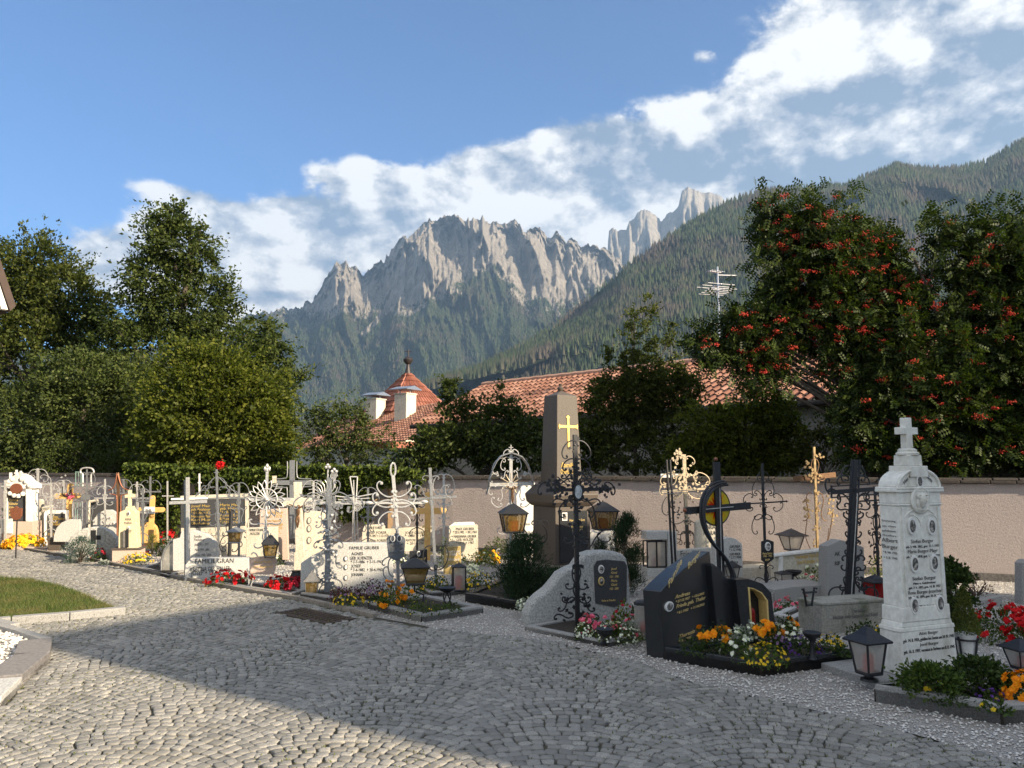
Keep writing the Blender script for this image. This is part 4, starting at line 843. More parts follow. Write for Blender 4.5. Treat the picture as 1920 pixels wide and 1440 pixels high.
def fl(name, *c): return leafmat(name, list(c), .25, .55)
F_RED = fl('red petals', (.55, .01, .015), (.7, .02, .02), (.45, .008, .02)); F_PINK = fl('pink petals', (.75, .12, .22), (.8, .25, .35), (.65, .07, .15)); F_WHT = fl('white petals', (.75, .75, .7), (.85, .84, .8)); F_YEL = fl('yellow petals', (.8, .6, .05), (.75, .5, .03))
F_OR = fl('orange petals', (.85, .30, .01), (.9, .42, .02), (.8, .22, .005)); F_MAR = fl('golden petals', (.9, .5, .02), (.9, .6, .06), (.9, .4, .01)); F_PUR = fl('purple petals', (.10, .04, .22), (.16, .07, .3)); F_MAU = fl('mauve petals', (.32, .2, .34), (.24, .14, .26)); F_DRK = fl('dark red petals', (.35, .01, .03), (.5, .03, .06))
LB = leafmat('bed leaf', sc_cols((1.1, 1.2, 1.0)), .25); LBD = leafmat('dark bed leaf', sc_cols((.7, .8, .8)), .2); LBL = leafmat('light bed leaf', sc_cols((1.9, 1.8, 1.2)), .3); LSG = leafmat('silver leaf', [(.3, .33, .3), (.4, .42, .38), (.22, .26, .22)], .2)
LPI = leafmat('pine needle', [(.012, .028, .014), (.022, .045, .018), (.035, .06, .022)], .1); LBR = leafmat('bronze leaf', [(.08, .03, .03), (.12, .05, .04), (.05, .03, .02)], .2); LTH = leafmat('thuja leaf', [(.10, .12, .03), (.15, .16, .04), (.07, .09, .02)], .2)
def bush(px, py, wpx, hpx, label, lm, lsz=.03, n=3000, Y=None, z=0., asp=.35, name='shrub', cat='shrub', shape='round', seed=None):
    seed = seed or int(px+py); rg = np.random.default_rng(seed); b = G(px, py, z) if Y is None else Vector((P(px, 875, Y).x, Y, z)); k = b.y/FPX; rx, h = wpx/2*k, hpx*k; o = thing(name, label, cat, b)
    nc = 60; u = rg.random(nc)**(.8); a = rg.random(nc)*6.28
    if shape == 'cone': rr = (1-u)**.8*(.5+.5*rg.random(nc)**.4)+.05
    elif shape == 'pine': rr = np.sqrt(np.maximum(0, 1-u**1.6))*(.35+.65*rg.random(nc)**.5)*(.8+.35*np.sin(a*3+seed))
    else: rr = np.sqrt(np.maximum(0, 1-(2*u-.9)**2))*(.4+.6*rg.random(nc)**.4)
    cc = np.stack([np.cos(a)*rr*rx, np.sin(a)*rr*rx, u*h*.93], -1); i = rg.integers(nc, size=n); sg = min(rx, h)*.17; C = cc[i]+rg.normal(size=(n, 3))*sg*np.array([1, 1, 1.1 if shape != 'round' else .8])
    C[:, 2] = np.clip(C[:, 2], .01, h); d = C*np.array([1, 1, .4]); d /= np.linalg.norm(d, axis=1)[:, None]+1e-6
    V, F_ = quat_leaves(C, lsz, rg, asp, .8 if shape != 'round' else .2, d*.7); mesh_np('foliage', V, F_, lm, o)
    m = MB()
    for j in range(14): q = cc[j]; m.tube([(0, 0, -.02), (q[0]*.3, q[1]*.3, q[2]*.5), tuple(q)], [.012, .008, .004], 5)
    m.build('stem', bark, o); return o
# ---------------------------------------------------------------- right half: the near graves
# tall white marble monument
pl = Pl(1693, 1269, 22, z=.07); o = pl.thing('marble_monument', 'tall tapering white marble monument with oval portraits and a stone cross on top', 'grave monument')
zz = lambda py: pl(1687+(1268-py)*-.0, py)[1]
W0, D0 = .585, .21; cx, cy = W0/2, D0/2
def mbx(name, z0, z1, w, d, tx=1., bev=.006, par=None): return MB().box(cx, cy, z0, w, d, z1-z0, tx=tx, ty=tx).build(name, MARBG, par or o, bevel=bev)
z1, z2, z3, z4, z5 = zz(1182), zz(1172), zz(1141), zz(949), zz(921)
pd = mbx('pedestal', 0, z1-.02, W0, D0, .965); mbx('pedestal_moulding', z1-.02, z1+.012, W0*1.0, D0*1.0, .98); mbx('pedestal_moulding', z1+.012, z2+.01, W0*.94, D0*.93, .96)
mbx('die_base', z2+.01, z3, .51, .20, .985); sh = mbx('die', z3, z4, .48, .18, .965)
m = MB(); m.box(cx-.195, cy-.09, z3+.02, .018, .02, z4-z3-.03, ry=.003).box(cx+.195, cy-.09, z3+.02, .018, .02, z4-z3-.03, ry=-.003); m.tube([(cx+.195*math.cos(a), cy-.0885, z4-.16+.14*math.sin(a)) for a in np.linspace(0, math.pi, 16)], .008, 5)
for sx_ in (-.1, .1): m.tube([(cx+sx_+.1*math.cos(a), cy-.0885, z4-.16+.09*math.sin(a)) for a in np.linspace(0, math.pi, 12)], .006, 5)
m.build('panel_moulding', MARBG, o, smooth=True)
mbx('band', z4, z4+.015, .48, .195); mbx('head_block', z4+.015, z5-.01, .465, .18); mbx('cornice', z5-.01, z5+.014, .52, .21); mbx('cornice', z5+.014, z5+.03, .51, .22, .98)
ah = zz(880)-z5-.03; arc = [(cx+.225*math.cos(a), z5+.03+ah*math.sin(a)) for a in np.linspace(0, math.pi, 20)]
MB().prism(arc, cy-.088, cy+.10).build('arched_gable', MARBG, o, bevel=.006)
m = MB(); m.tube([(x, cy-.093, z) for x, z in arc], .013, 6); m.build('gable_moulding', MARBG, o, smooth=True)
zt = zz(877)-.035; mbx('cap_block', zt-.04, zt+.05, .19, .21); MB().box(cx, cy, zt+.05, .15, .15, .085, tx=.95, ty=.95).build('cross_base', MARBG, o, bevel=.006)
MB().lathe([(.085, zt+.135), (.088, zt+.15), (.07, zt+.165), (.072, zt+.178), (.055, zt+.19)], 20, cx, cy).build('cross_base_ring', MARBG, o, smooth=True)
zc = zt+.19; zt2 = zz(781)
MB().prism([(cx-.034, zc), (cx+.034, zc), (cx+.031, zt2-.135), (cx+.095, zt2-.135), (cx+.095, zt2-.078), (cx+.031, zt2-.078), (cx+.031, zt2), (cx-.031, zt2), (cx-.031, zt2-.078), (cx-.095, zt2-.078), (cx-.095, zt2-.135), (cx-.031, zt2-.135)], cy-.032, cy+.032).build('cross', MARBG, o, bevel=.005)
yF = cy-.09
zmed = z4+.0; xm = cx
md = MB().lathe([(.105, 0), (.108, .012), (.095, .02), (.088, .012), (.05, .012)], 28).build('medallion', MARBG, o, smooth=True, loc=(xm, yF, z4+.045)); md.rotation_euler = (math.pi/2, 0, 0)
m = MB(); m.ball((0, -.028, .0), .045, 14, (.8, .6, 1.15)); m.ball((.012, -.05, -.004), .012, 8, (.7, 1, 1.3)); m.ball((0, -.03, -.035), .026, 10, (.9, .7, 1.1)); m.tube([(.05*math.cos(a), -.03-.02*math.sin(a*3)**2*.3, .03+.012*math.sin(a*2)) for a in np.linspace(0, 6.28, 20)], .009, 6); m.ball((-.03, -.016, -.02), .03, 8, (.8, .5, 1.6)); m.ball((0, -.012, -.07), .04, 10, (1.2, .4, .6))
m.build('relief_head', MARBG, md, smooth=True).rotation_euler = (-math.pi/2, 0, 0)
def ov2(x, z, a, b): f_ = MB().oval(x, z, a, b, yF-.014, yF+.004, 24).build('portrait_frame', WHITEP, o, bevel=.004); MB().oval(x, z, a*.68, b*.72, yF-.017, yF-.01, 20).build('portrait', PHOTO, f_)
for (px_, py_) in ((-.105, 990), (.105, 992), (-.10, 1062), (.112, 1062), (-.125, 1141), (.15, 1141)): ov2(cx+px_, zz(py_)+.01, .044, .068)
ov2(cx, zz(903)+.0, .032, .05)
def tx(s, py, w, mat=GREYL, x=0., h=.034, y=None, par=None): text(s, o, mat, cx+x, zz(py), h, yF-.004 if y is None else y, wd=w)
tx('Stefan Burger', 1020, .24, h=.04); tx('geb. 5. VIII. 1862, gest. 22. I. 1913', 1029, .36, BLACKP, h=.026); tx('Maria Burger-Mayr', 1039, .32, h=.04); tx('geb. 20. IX. 1858, gest. 1. VIII. 1919', 1048, .36, BLACKP, h=.026)
tx('Stefan Burger', 1091, .25, h=.04); tx('Haus u. Gutsbesitzer', 1099, .24, BLACKP, h=.026); tx('geb. 7. V. 1893, gest. 14. III. 1957', 1107, .34, BLACKP, h=.026); tx('Rosa Burger-Jesacher', 1117, .36, h=.04); tx('geb. 12. IX. 1894, gest. 30. IX. 1986', 1125, .36, BLACKP, h=.026)
tx('Mein Jesus', 1144, .15, BLACKP, .01, .03); tx('Barmherzigkeit', 1153, .18, BLACKP, .01, .03)
for s, py, w, mt in (('Alois Burger', 1195, .2, GREYL), ('geb. 14. II. 1924, gefallen bei Stettin am 24. IV. 1945', 1206, .54, BLACKP), ('Josef Burger', 1216, .2, GREYL), ('geb. 16. II. 1927, vermisst in Serbien am 8. II. 1945', 1227, .54, BLACKP)): text(s, o, mt, cx, zz(py), .034, -.0035+.0035*(zz(py)/z1), wd=w)
for wd_, a_ in (('Hier ruhen', 2.25), ('in Gott', .85)): text(wd_, o, BLACKP, cx+.15*math.cos(a_), z5+.01+.17*math.sin(a_)-.04, .036, yF-.004, rot=a_-math.pi/2)
for s, py, h in (('Erinnerung', 980, .022), ('an den', 990, .022), ('gefallenen', 999, .022), ('Sohn', 1008, .022), ('Albert', 1019, .045), ('Burger', 1031, .045), ('* 8. VIII. 1925', 1041, .024), ('+ 2. II. 1945', 1051, .024)): text(s, o, GREYL, cx-.2405, cy, h, 0, wd=.15 if h > .04 else .13, yaw=-math.pi/2).location = (cx-.2415, cy, zz(py))
bpl = Pl(1652, 1290, 22); q = bpl.thing('monument_plinth', 'grey granite slab under the tall marble monument', 'plinth'); MB().box(.36, .24, -.02, .86, .58, .09).build('slab', GRA, q, bevel=.008)
planter('grey granite surround with dark shrubs before the tall marble monument', (1640, 1318), (1880, 1362), (2010, 1352), .13, .09, GRA)
lantern(G(1630, 1276, .07), 20, .41, 'nearest black lantern, with a red candle, left of the tall marble monument', .44, .30, gl=CLEAR, foot=.14)
bush(1742, 1303, 100, 50, 'dark leafy shrub with yellow buds before the tall marble monument', LB, .032, 2400, z=.09, asp=.55); plant(1742, 1296, 50, 40, 'small yellow blossoms on the shrub before the marble monument', LB, F_YEL, 7, .018, z=.11)
bush(1838, 1296, 96, 56, 'dark round shrub right of the tall marble monument pedestal', LBD, .032, 2400, z=.09, asp=.55); plant(1855, 1316, 60, 26, 'low purple flowers under the shrub at right', LBD, F_PUR, 30, .012, z=.09)
plant(1790, 1318, 70, 26, 'low dark green plant at the inner edge of the granite kerb', LBD, None, 0, z=.09); plant(1868, 1332, 56, 20, 'small creeping plant with one yellow flower', LB, F_YEL, 3, .016, z=.09)
plant(1915, 1318, 60, 58, 'orange chrysanthemums at the lower right edge', LB, F_OR, 46, .03, z=.09)
# potted conifer in a black iron holder
b = G(1815, 1262); o = thing('potted_conifer', 'small conifer in a white pot held by a black iron stand', 'potted plant', b); k = b.y/FPX
MB().lathe([(.055, .10), (.075, .29), (.085, .31), (.08, .31), (.02, .29)], 20).build('pot', WHITEP, o, smooth=True)
m = MB()
for i in range(4):
    a = i*math.pi/2+.5; m.tube([(.05*math.cos(a), .05*math.sin(a), 0), (.065*math.cos(a), .065*math.sin(a), .1), (.09*math.cos(a), .09*math.sin(a), .27), (.10*math.cos(a), .10*math.sin(a), .29)], .009, 5)
for z_, r_ in ((.0, .05), (.1, .06), (.27, .09)): m.tube([(r_*math.cos(a), r_*math.sin(a), z_) for a in np.linspace(0, 6.3, 20)], .008, 5)
m.build('stand', IRON, o)
rg = np.random.default_rng(8); n = 2600; u = rg.random(n)**1.1; a = rg.random(n)*6.28; rr = (1-u)**.75*.105*(.5+.5*rg.random(n)**.5)+.006; C = np.stack([np.cos(a)*rr, np.sin(a)*rr, .31+u*.36], -1); V, F_ = quat_leaves(C, .022, rg, .4, .9, C*np.array([3, 3, 0])); mesh_np('foliage', V, F_, LTH, o)
bush(1788, 1180, 82, 125, 'large dark glossy shrub between the marble monument and the wall', LBD, .04, 3600, asp=.6); bush(1830, 1130, 60, 48, 'small reddish leaved shrub near the wall', LBR, .035, 500)
plant(1778, 1172, 44, 36, 'red begonias partly hidden behind the marble monument', LB, F_RED, 22, .03); plant(1845, 1205, 90, 50, 'leafy begonias with few flowers behind the potted conifer', LB, F_RED, 8, .028); plant(1885, 1178, 90, 50, 'bright red begonias at the right edge', LB, F_RED, 36, .04); plant(1925, 1212, 70, 56, 'large red begonias at the right edge, lowest', LB, F_RED, 30, .045); plant(1820, 1168, 40, 26, 'small red begonia before the granite kerb stone', LB, F_RED, 9, .03)
q = Pl(1832, 1140, 12); o = q.thing('kerb_stone', 'low grey granite kerb stone lying near the wall at right', 'kerb stone'); MB().prism([(-.06, 0), (.36, 0), (.36, .13), (.02, .08), (-.06, .02)], 0, .2).build('stone', GRA, o, bevel=.008)
lantern(G(1916, 1262), 10, .28, 'black lantern cut by the right edge of the picture', .62, .36, gl=CLEAR, foot=.16)
q = Pl(1917, 1135, 10); slab(q, 'gravestone', 'grey gravestone edge at the right border', [(1917, 1150), (1917, 1056), (1924, 1050), (1990, 1050), (1990, 1140)], .12, GRA)
# black family stone with iron cross
pl = Pl(1246, 1238, 52); o = pl.thing('black_gravestone', 'black polished family gravestone with gold script and a curved sloping top', 'gravestone')
MB().prism(pl.poly([(1246, 1238), (1238, 1109), (1248, 1098), (1261, 1085), (1280, 1068), (1302, 1052), (1331, 1034), (1345, 1196)]), 0, .17).build('stone', GRK, o, bevel=.006)
def ptx(s, px, py, w, rot=0., sh=.35): x, z = pl(px, py); text(s, o, GOLDP, x, z, .030 if s[0] == '*' else (.075 if py < 1110 else .047), -.003, wd=w, shear=sh, al='LEFT', rot=rot)
ptx('Familie', 1253, 1104, .34, .62); ptx('Burger', 1289, 1068, .30, .38)
ptx('Andreas', 1265, 1123, .31); ptx('* 27.12.1927   + 12.6.2015', 1266, 1131, .60); ptx('Frieda geb. Thaler', 1267, 1141, .62); ptx('* 8.1.1932   + 11.10.2012', 1268, 1152, .58); ptx('Theresia', 1271, 1198, .32); ptx('* 19.4.1930', 1271, 1206, .26)
oval(pl, o, 1253, 1137, 7.5, 9)
p2 = Pl(1345, 1203, 40); q = slab(p2, 'black_slab', 'black granite slab with a slanting seam behind the curved iron bars', [(1334, 1060), (1336, 1056), (1352, 1068), (1383, 1110), (1388, 1186), (1347, 1203)], .12, GRK)
bar(p2, q, GOLDP, (1377, 1090), (1388, 1184), .004, -.002, .004, 'gold_line')
p3 = Pl(1384, 1196, 24); q = p3.thing('niche_stone', 'black arched stone with a gold framed lamp niche and red candle', 'gravestone')
ou = p3.poly([(1372, 1192), (1372, 1086), (1392, 1084), (1406, 1087), (1420, 1093), (1436, 1108), (1444, 1133), (1447, 1185)]); inn = p3.poly([(1400, 1181), (1394, 1099), (1404, 1101), (1420, 1109), (1431, 1124), (1434, 1176)])
MB().prism(ou, .06, .2).build('stone', GRK, q, bevel=.004)
def framed(m, out, inn_, y0, y1):
    n = len(out); vs = [(x, y0, z) for x, z in out]+[(x, y0, z) for x, z in inn_]+[(x, y1, z) for x, z in out]+[(x, y1, z) for x, z in inn_]
    m.add(vs, [(i, (i+1) % n, n+(i+1) % n, n+i) for i in range(n)]+[(n+i, n+(i+1) % n, 3*n+(i+1) % n, 3*n+i) for i in range(n)]+[(2*n+i, (i+1) % n+2*n, (i+1) % n, i) for i in range(n)])
cxm = sum(p[0] for p in inn)/len(inn); czm = sum(p[1] for p in inn)/len(inn); inn2 = [(cxm+(x-cxm)*.84, czm+(z-czm)*.93) for x, z in inn]
m = MB(); ou2 = p3.poly([(1384, 1192), (1372, 1086), (1396, 1084), (1422, 1093), (1438, 1110), (1447, 1185)]); framed(m, ou2, inn, -.06, .061); m.build('surround', GRK, q)
m = MB(); framed(m, inn, inn2, -.066, .05); m.build('gold_frame', GOLDP, q)
cnd = p3(1409, 1176); MB().lathe([(.035, cnd[1]), (.037, cnd[1]+.14), (.03, cnd[1]+.17), (.012, cnd[1]+.19)], 14, cnd[0], -.005).build('candle', RUBY, q, smooth=True)
planter('black granite surround filled with marigolds before the black family gravestone', (1246, 1240), (1428, 1271), (1609, 1246), .12, .08, GRK)
c4 = Pl(1357, 1188, 25); o = c4.thing('modern_iron_cross', 'tall black steel cross with curved bars and a red and yellow glass disc', 'grave cross')
bar(c4, o, IRON, (1357, 1190), (1343, 866), .075, 0, .03, 'shaft'); bar(c4, o, IRON, (1286, 958), (1407, 948), .07, .004, .026, 'crossbar'); bar(c4, o, SILV, (1352, 1120), (1347, 905), .008, -.018, .008, 'trim'); bar(c4, o, SILV, (1318, 955), (1373, 950), .008, -.018, .008, 'trim')
m = MB(); knob(m, c4, 1342, 861, .02); x, z = c4(1284, 957); m.ball((x, 0, z), .022, 8); m.build('finial', COPPER, o, smooth=True)
arcp = [(1357, 905), (1341, 908), (1326, 919), (1316, 938), (1313, 964), (1319, 992), (1333, 1018), (1352, 1040), (1366, 1063), (1372, 1088), (1367, 1114), (1350, 1140)]
for dx, dy, yy in ((0, 0, -.035), (4, 4, -.03), (-4, -3, -.03)): wire(c4, o, IRON, [(x+dx, y+dy) for x, y in arcp], .013, yy, 'curved_bar')
wire(c4, o, CREAMI, [(1368, 1105), (1362, 1122), (1349, 1140)], .005, -.05, 'gilt_rod')
x, z = c4(1345, 951); gd, t, bs = newmat('sunburst glass'); tcn = t.nodes.new('ShaderNodeTexCoord'); gr = t.nodes.new('ShaderNodeSeparateXYZ'); t.links.new(tcn.outputs['Object'], gr.inputs[0])
def tm(op, a, b=None):
    n = t.nodes.new('ShaderNodeMath'); n.operation = op
    for i, v in enumerate((a, b)):
        if v is None: continue
        if isinstance(v, (int, float)): n.inputs[i].default_value = v
        else: t.links.new(v, n.inputs[i])
    return n.outputs[0]
rr = tm('SQRT', tm('ADD', tm('MULTIPLY', gr.outputs[0], gr.outputs[0]), tm('MULTIPLY', gr.outputs[2], gr.outputs[2]))); an = tm('ARCTAN2', gr.outputs[0], gr.outputs[2])
sp = tm('ADD', tm('DIVIDE', rr, .17), tm('MULTIPLY', tm('ADD', tm('SINE', tm('MULTIPLY', an, 16)), tm('SINE', tm('MULTIPLY', an, 7))), .13))
t.links.new(ramp(t, sp, [(.2, (.55, .02, .01)), (.42, (.65, .08, .01)), (.55, (.72, .42, .02)), (.9, (.62, .50, .05))]), bs.inputs['Base Color']); bs.inputs['Roughness'].default_value = .2
trn = t.nodes.new('ShaderNodeBsdfTranslucent'); t.links.new(ramp(t, sp, [(.2, (.9, .05, .01)), (.42, (.9, .15, .01)), (.55, (1, .7, .03)), (.9, (.95, .85, .08))]), trn.inputs[0]); ms = t.nodes.new('ShaderNodeMixShader'); ms.inputs[0].default_value = .5; t.links.new(bs.outputs[0], ms.inputs[1]); t.links.new(trn.outputs[0], ms.inputs[2]); t.links.new(ms.outputs[0], t.nodes['Material Output'].inputs[0])
ds = MB().oval(0, 0, .18, .18, -.006, .006, 36).build('glass_disc', gd, o, loc=(x, .028, z)); m = MB(); m.tube([(.182*math.cos(a), 0, .182*math.sin(a)) for a in np.linspace(0, 6.2832, 40)], .009, 6); m.build('rim', IRON, ds, smooth=True)
for a in ((1310, 1328, 1215, 70, 62, 8), (1350, 0, 0, 0, 0, 0))[:1]: pass
plant(1338, 1222, 70, 62, 'tall orange marigolds before the black gravestone inscription', LBD, F_OR, 12, .04, z=.10); plant(1436, 1205, 66, 46, 'orange marigolds in front of the black niche stone', LBD, F_OR, 13, .038, z=.10); plant(1475, 1192, 40, 44, 'orange marigold right of the niche stone', LBD, F_OR, 4, .038, z=.10)
plant(1381, 1232, 56, 50, 'white impatiens in the middle of the black surround', LB, F_WHT, 20, .022, z=.10); plant(1400, 1200, 56, 36, 'pale silvery plants behind the white impatiens', LSG, F_WHT, 22, .016, z=.10); plant(1480, 1205, 60, 38, 'white begonias right of the orange marigolds', LB, F_WHT, 18, .02, z=.10)
plant(1437, 1246, 84, 40, 'cushion of tiny yellow flowers at the corner of the black surround', LB, F_YEL, 60, .012, z=.10); plant(1505, 1226, 70, 34, 'dark purple flowers beside the iron flame bowl', LBD, F_PUR, 50, .013, z=.10); plant(1556, 1218, 56, 30, 'small yellow flowers behind the iron flame bowl', LB, F_YEL, 44, .012, z=.10); plant(1300, 1226, 50, 40, 'dark foliage at the foot of the black gravestone', LBD, None, 0, z=.10); plant(1580, 1228, 40, 20, 'dark low foliage at the right end of the black surround', LBD, None, 0, z=.10); plant(1460, 1216, 40, 24, 'mauve flowers between the marigolds', LBD, F_MAU, 20, .014, z=.10)
b = G(1524, 1236, .1); o = thing('flame_bowl', 'black iron bowl lamp on a short post in the black surround', 'bowl', b); MB().lathe([(.035, 0), (.018, .03), (.016, .13), (.03, .16), (.06, .18), (.075, .21), (.07, .215), (.02, .2)], 14).build('bowl', IRON, o, smooth=True)
# rough boulder stone with slate plaque, and its iron cross
pl = Pl(992, 1176, 16); o = slab(pl, 'boulder_gravestone', 'rough grey boulder gravestone with a dark slate plaque', [(988, 1176), (989, 1152), (998, 1132), (1012, 1118), (1028, 1106), (1040, 1092), (1052, 1076), (1066, 1068), (1080, 1062), (1088, 1050), (1098, 1040), (1114, 1035), (1142, 1034), (1166, 1037), (1176, 1048), (1181, 1075), (1183, 1120), (1186, 1166), (1120, 1186), (1040, 1184)], .24, stone('rough granite', (.24, .245, .235), (.46, .46, .44), 45, .85, speck=(.12, .12, .12), b=1.), bevel=.03)
MB().prism(pl.poly([(1113, 1062), (1119, 1051), (1136, 1049), (1170, 1052), (1175, 1060), (1174, 1128), (1152, 1138), (1116, 1131)]), -.012, .02).build('plaque', DARKS, o, bevel=.004)
for i, s in enumerate(('Josef', 'Gietl', '1921 - 1998', 'Maria', 'Gietl', '1925 - 2004')): text(s, o, GOLDP, pl(1150, 0)[0]*0+pl(1150, 1068+i*7.5)[0], pl(1150, 1068+i*7.5)[1], .036, -.015, wd=.10 if i % 3 == 2 else .07, shear=.2)
text('Ruhe in Frieden', o, GOLDP, pl(1140, 1127)[0], pl(1140, 1127)[1], .03, -.015, wd=.16, shear=.2)
oval(pl, o, 1126, 1067, 5.5, 8, -.012); oval(pl, o, 1126, 1089, 5.5, 8, -.012, rim=GOLDP)
m = MB(); m.tube([(pl(1178, 1075)[0], -.01, pl(1178, 1075)[1]), (pl(1180, 1100)[0], -.02, pl(1180, 1100)[1])], .006, 5); m.build('rose_stem', BRONZE, o)
planter('low pale granite surround before the boulder gravestone', (985, 1184), (1137, 1216), (1226, 1196), .06, .07, GRA)
c5 = Pl(1083, 1176, 20, z=.03); o = c5.thing('forged_iron_cross', 'tall black wrought iron cross with rays, vine leaves and an oval portrait', 'grave cross')
bar(c5, o, IRON, (1083, 1176), (1078, 815), .045, 0, .03); bar(c5, o, IRON, (1024, 919), (1146, 917), .035, 0, .025, 'crossbar')
iron(c5, o, IRON, mir(1080, [((-3, 835), (-18, 855), 'C', .9, 1), ((-4, 868), (-20, 880), 'C', .8, 1), ((-3, 890), (-26, 892), 'S', .9, 1), ((-8, 905), (-38, 900), 'S', .9, 1), ((-12, 930), (-40, 945), 'S', .9, -1), ((-6, 945), (-24, 965), 'C', .9, 1), ((-5, 985), (-20, 1010), 'C', .8, -1), ((-5, 1065), (-16, 1095), 'C', .9, -1), ((-4, 1098), (-22, 1120), 'C', .9, -1), ((-6, 1125), (-32, 1140), 'S', .9, 1), ((-10, 1150), (-38, 1160), 'S', .9, -1), ((-55, 910), (-66, 925), 'C', .8, 1)]), .008, -.012, balls=.014)
for a in np.linspace(.35, math.pi-.35, 9):
    r1, r2 = 22, 46; bar(c5, o, IRON, (1080+r1*math.cos(a), 922-r1*math.sin(a)), (1080+r2*math.cos(a), 922-r2*math.sin(a)), .012, -.02, .008, 'ray')
rg = random.Random(2)
leaf_orn(c5, o, IRON, [(rg.gauss(1080, 16), rg.gauss(925, 14)) for _ in range(50)]+[(rg.gauss(1036, 9), rg.gauss(910, 8)) for _ in range(26)]+[(rg.gauss(1134, 8), rg.gauss(915, 7)) for _ in range(20)]+[(1080+rg.uniform(-10, 10), rg.uniform(820, 1060)) for _ in range(50)]+[(1080+rg.uniform(-26, 26), rg.uniform(1070, 1165)) for _ in range(24)], .045, 4)
oval(c5, o, 1081, 922, 9, 17, -.03, rim=IRON, face=plain('pale portrait', (.55, .6, .62), (.2, .22, .24), rough=.2, sc_=30))
plant(1096, 1196, 34, 30, 'white alyssum at the left of the pink begonias', LB, F_WHT, 40, .012, z=.04); plant(1105, 1186, 40, 36, 'bright pink begonias at the foot of the forged iron cross', LB, F_PINK, 18, .03, z=.04); plant(1142, 1190, 44, 34, 'pink begonias before the slate plaque', LB, F_PINK, 14, .028, z=.04); plant(1160, 1200, 90, 34, 'white and green bedding plants along the low kerb', LB, F_WHT, 60, .012, z=.04)
plant(1168, 1186, 40, 66, 'light green tall plant right of the slate plaque', LBL, F_DRK, 8, .02, z=.04); plant(1185, 1195, 40, 42, 'leafy plant with red tips right of the plaque', LSG, F_PINK, 8, .02, z=.04)
b = G(1134, 1206, .04); o = thing('iron_bowl', 'small dark iron bowl among the pink begonias', 'bowl', b); MB().lathe([(.05, 0), (.02, .02), (.02, .06), (.07, .09), (.085, .13), (.08, .13), (.02, .11)], 14).build('bowl', IRON, o, smooth=True)
b = G(1206, 1196, .03); o = thing('glass_vase', 'tall pale glass jar with red roses beside the black gravestone', 'vase', b); MB().lathe([(.075, 0), (.08, .02), (.08, .30), (.07, .31)], 8).build('jar', CLEAR, o); MB().ball((0, -.03, .1), .04, 8).ball((.02, -.04, .15), .025, 8).build('roses', WAX, o, smooth=True); MB().lathe([(.085, .31), (.085, .335), (.05, .35)], 8).build('lid', IRON, o)
plant(1196, 1160, 44, 34, 'dark leaves with a deep red flower behind the glass jar', LBD, F_DRK, 5, .03)
# obelisk
co_ = Vector((P(1052, 900, 12.1).x, 12.1, 0)); o = thing('obelisk', 'tall brown granite obelisk with a gold cross', 'grave monument', co_, math.radians(30)); kk = 12.1/FPX; Zp = lambda py: P(1052, py, 12.1).z
def ob(name, lv, mat, bev=.01): return MB().lathe([(w*kk*.516, Zp(py)) for w, py in lv], 4, a0=math.pi/4).build(name, mat, o, bevel=bev)
ob('plinth', [(128, 1073), (128, 1060)], GRB); ob('plinth', [(118, 1060), (112, 1054)], GRB); ob('die', [(106, 1054), (104, 948)], BROWNS); ob('cornice', [(110, 948), (130, 940), (136, 926), (132, 924), (98, 908)], BROWNS); ob('shaft_base', [(86, 908), (84, 903)], BROWNS); ob('shaft', [(76, 903), (61, 743), (4, 733)], stone('brown granite light', (.06, .049, .039), (.13, .11, .09), 100, .6, speck=(.08, .07, .06)))
MB().lathe([(.03, Zp(734)), (.05, Zp(730)), (.05, Zp(727)), (.02, Zp(724)), (.03, Zp(720))], 12).build('finial', BROWNS, o, smooth=True)
hs = lambda w: w*kk*.516/1.414
def yfr(py): f = (903-py)/160.; return -hs(76*(1-f)+61*f)-.004
za, zb, zc_ = Zp(842), Zp(780), Zp(801); tl = math.atan2(hs(76)-hs(61), Zp(743)-Zp(903)); m = MB()
m.prism([(-.018, 0), (.018, 0), (.018, zc_-za-.02), (.15, zc_-za-.02), (.17, zc_-za-.04), (.18, zc_-za), (.17, zc_-za+.04), (.15, zc_-za+.02), (.018, zc_-za+.02), (.018, zb-za-.05), (.035, zb-za-.03), (0, zb-za), (-.035, zb-za-.03), (-.018, zb-za-.05), (-.018, zc_-za+.02), (-.15, zc_-za+.02), (-.17, zc_-za+.04), (-.18, zc_-za), (-.17, zc_-za-.04), (-.15, zc_-za-.02), (-.018, zc_-za-.02)], -.008, .008)
g_ = m.build('gold_cross', GOLD, o, loc=(0, yfr(842), za)); g_.rotation_euler = (-tl, 0, 0)
text('Familie', o, GOLD, -.02, Zp(876), .1, yfr(876)-.002, wd=.26, shear=.2); text('Oberhammer', o, GOLD, -.02, Zp(888), .1, yfr(888)-.002, wd=.30, shear=.2)
MB().box(0, -hs(105)-.004, Zp(1050), .50, .03, Zp(956)-Zp(1050)).build('tablet', GRK, o); text('Hier ruht in Gott\nFamilie\nOberhammer\n1921 - 1987', o, GOLDP, .06, Zp(975), .05, -hs(105)-.021, wd=.28)
f_ = MB().box(-.17, -hs(105)-.024, Zp(973), .09, .01, .12).build('portrait_frame', WHITEP, o); MB().box(-.17, -hs(105)-.029, Zp(971), .06, .006, .09).build('portrait', PHOTO, f_)
planter('dark granite surround with pines at the foot of the obelisk', (872, 1130), (992, 1150), (1075, 1100), .12, .09, GRK)
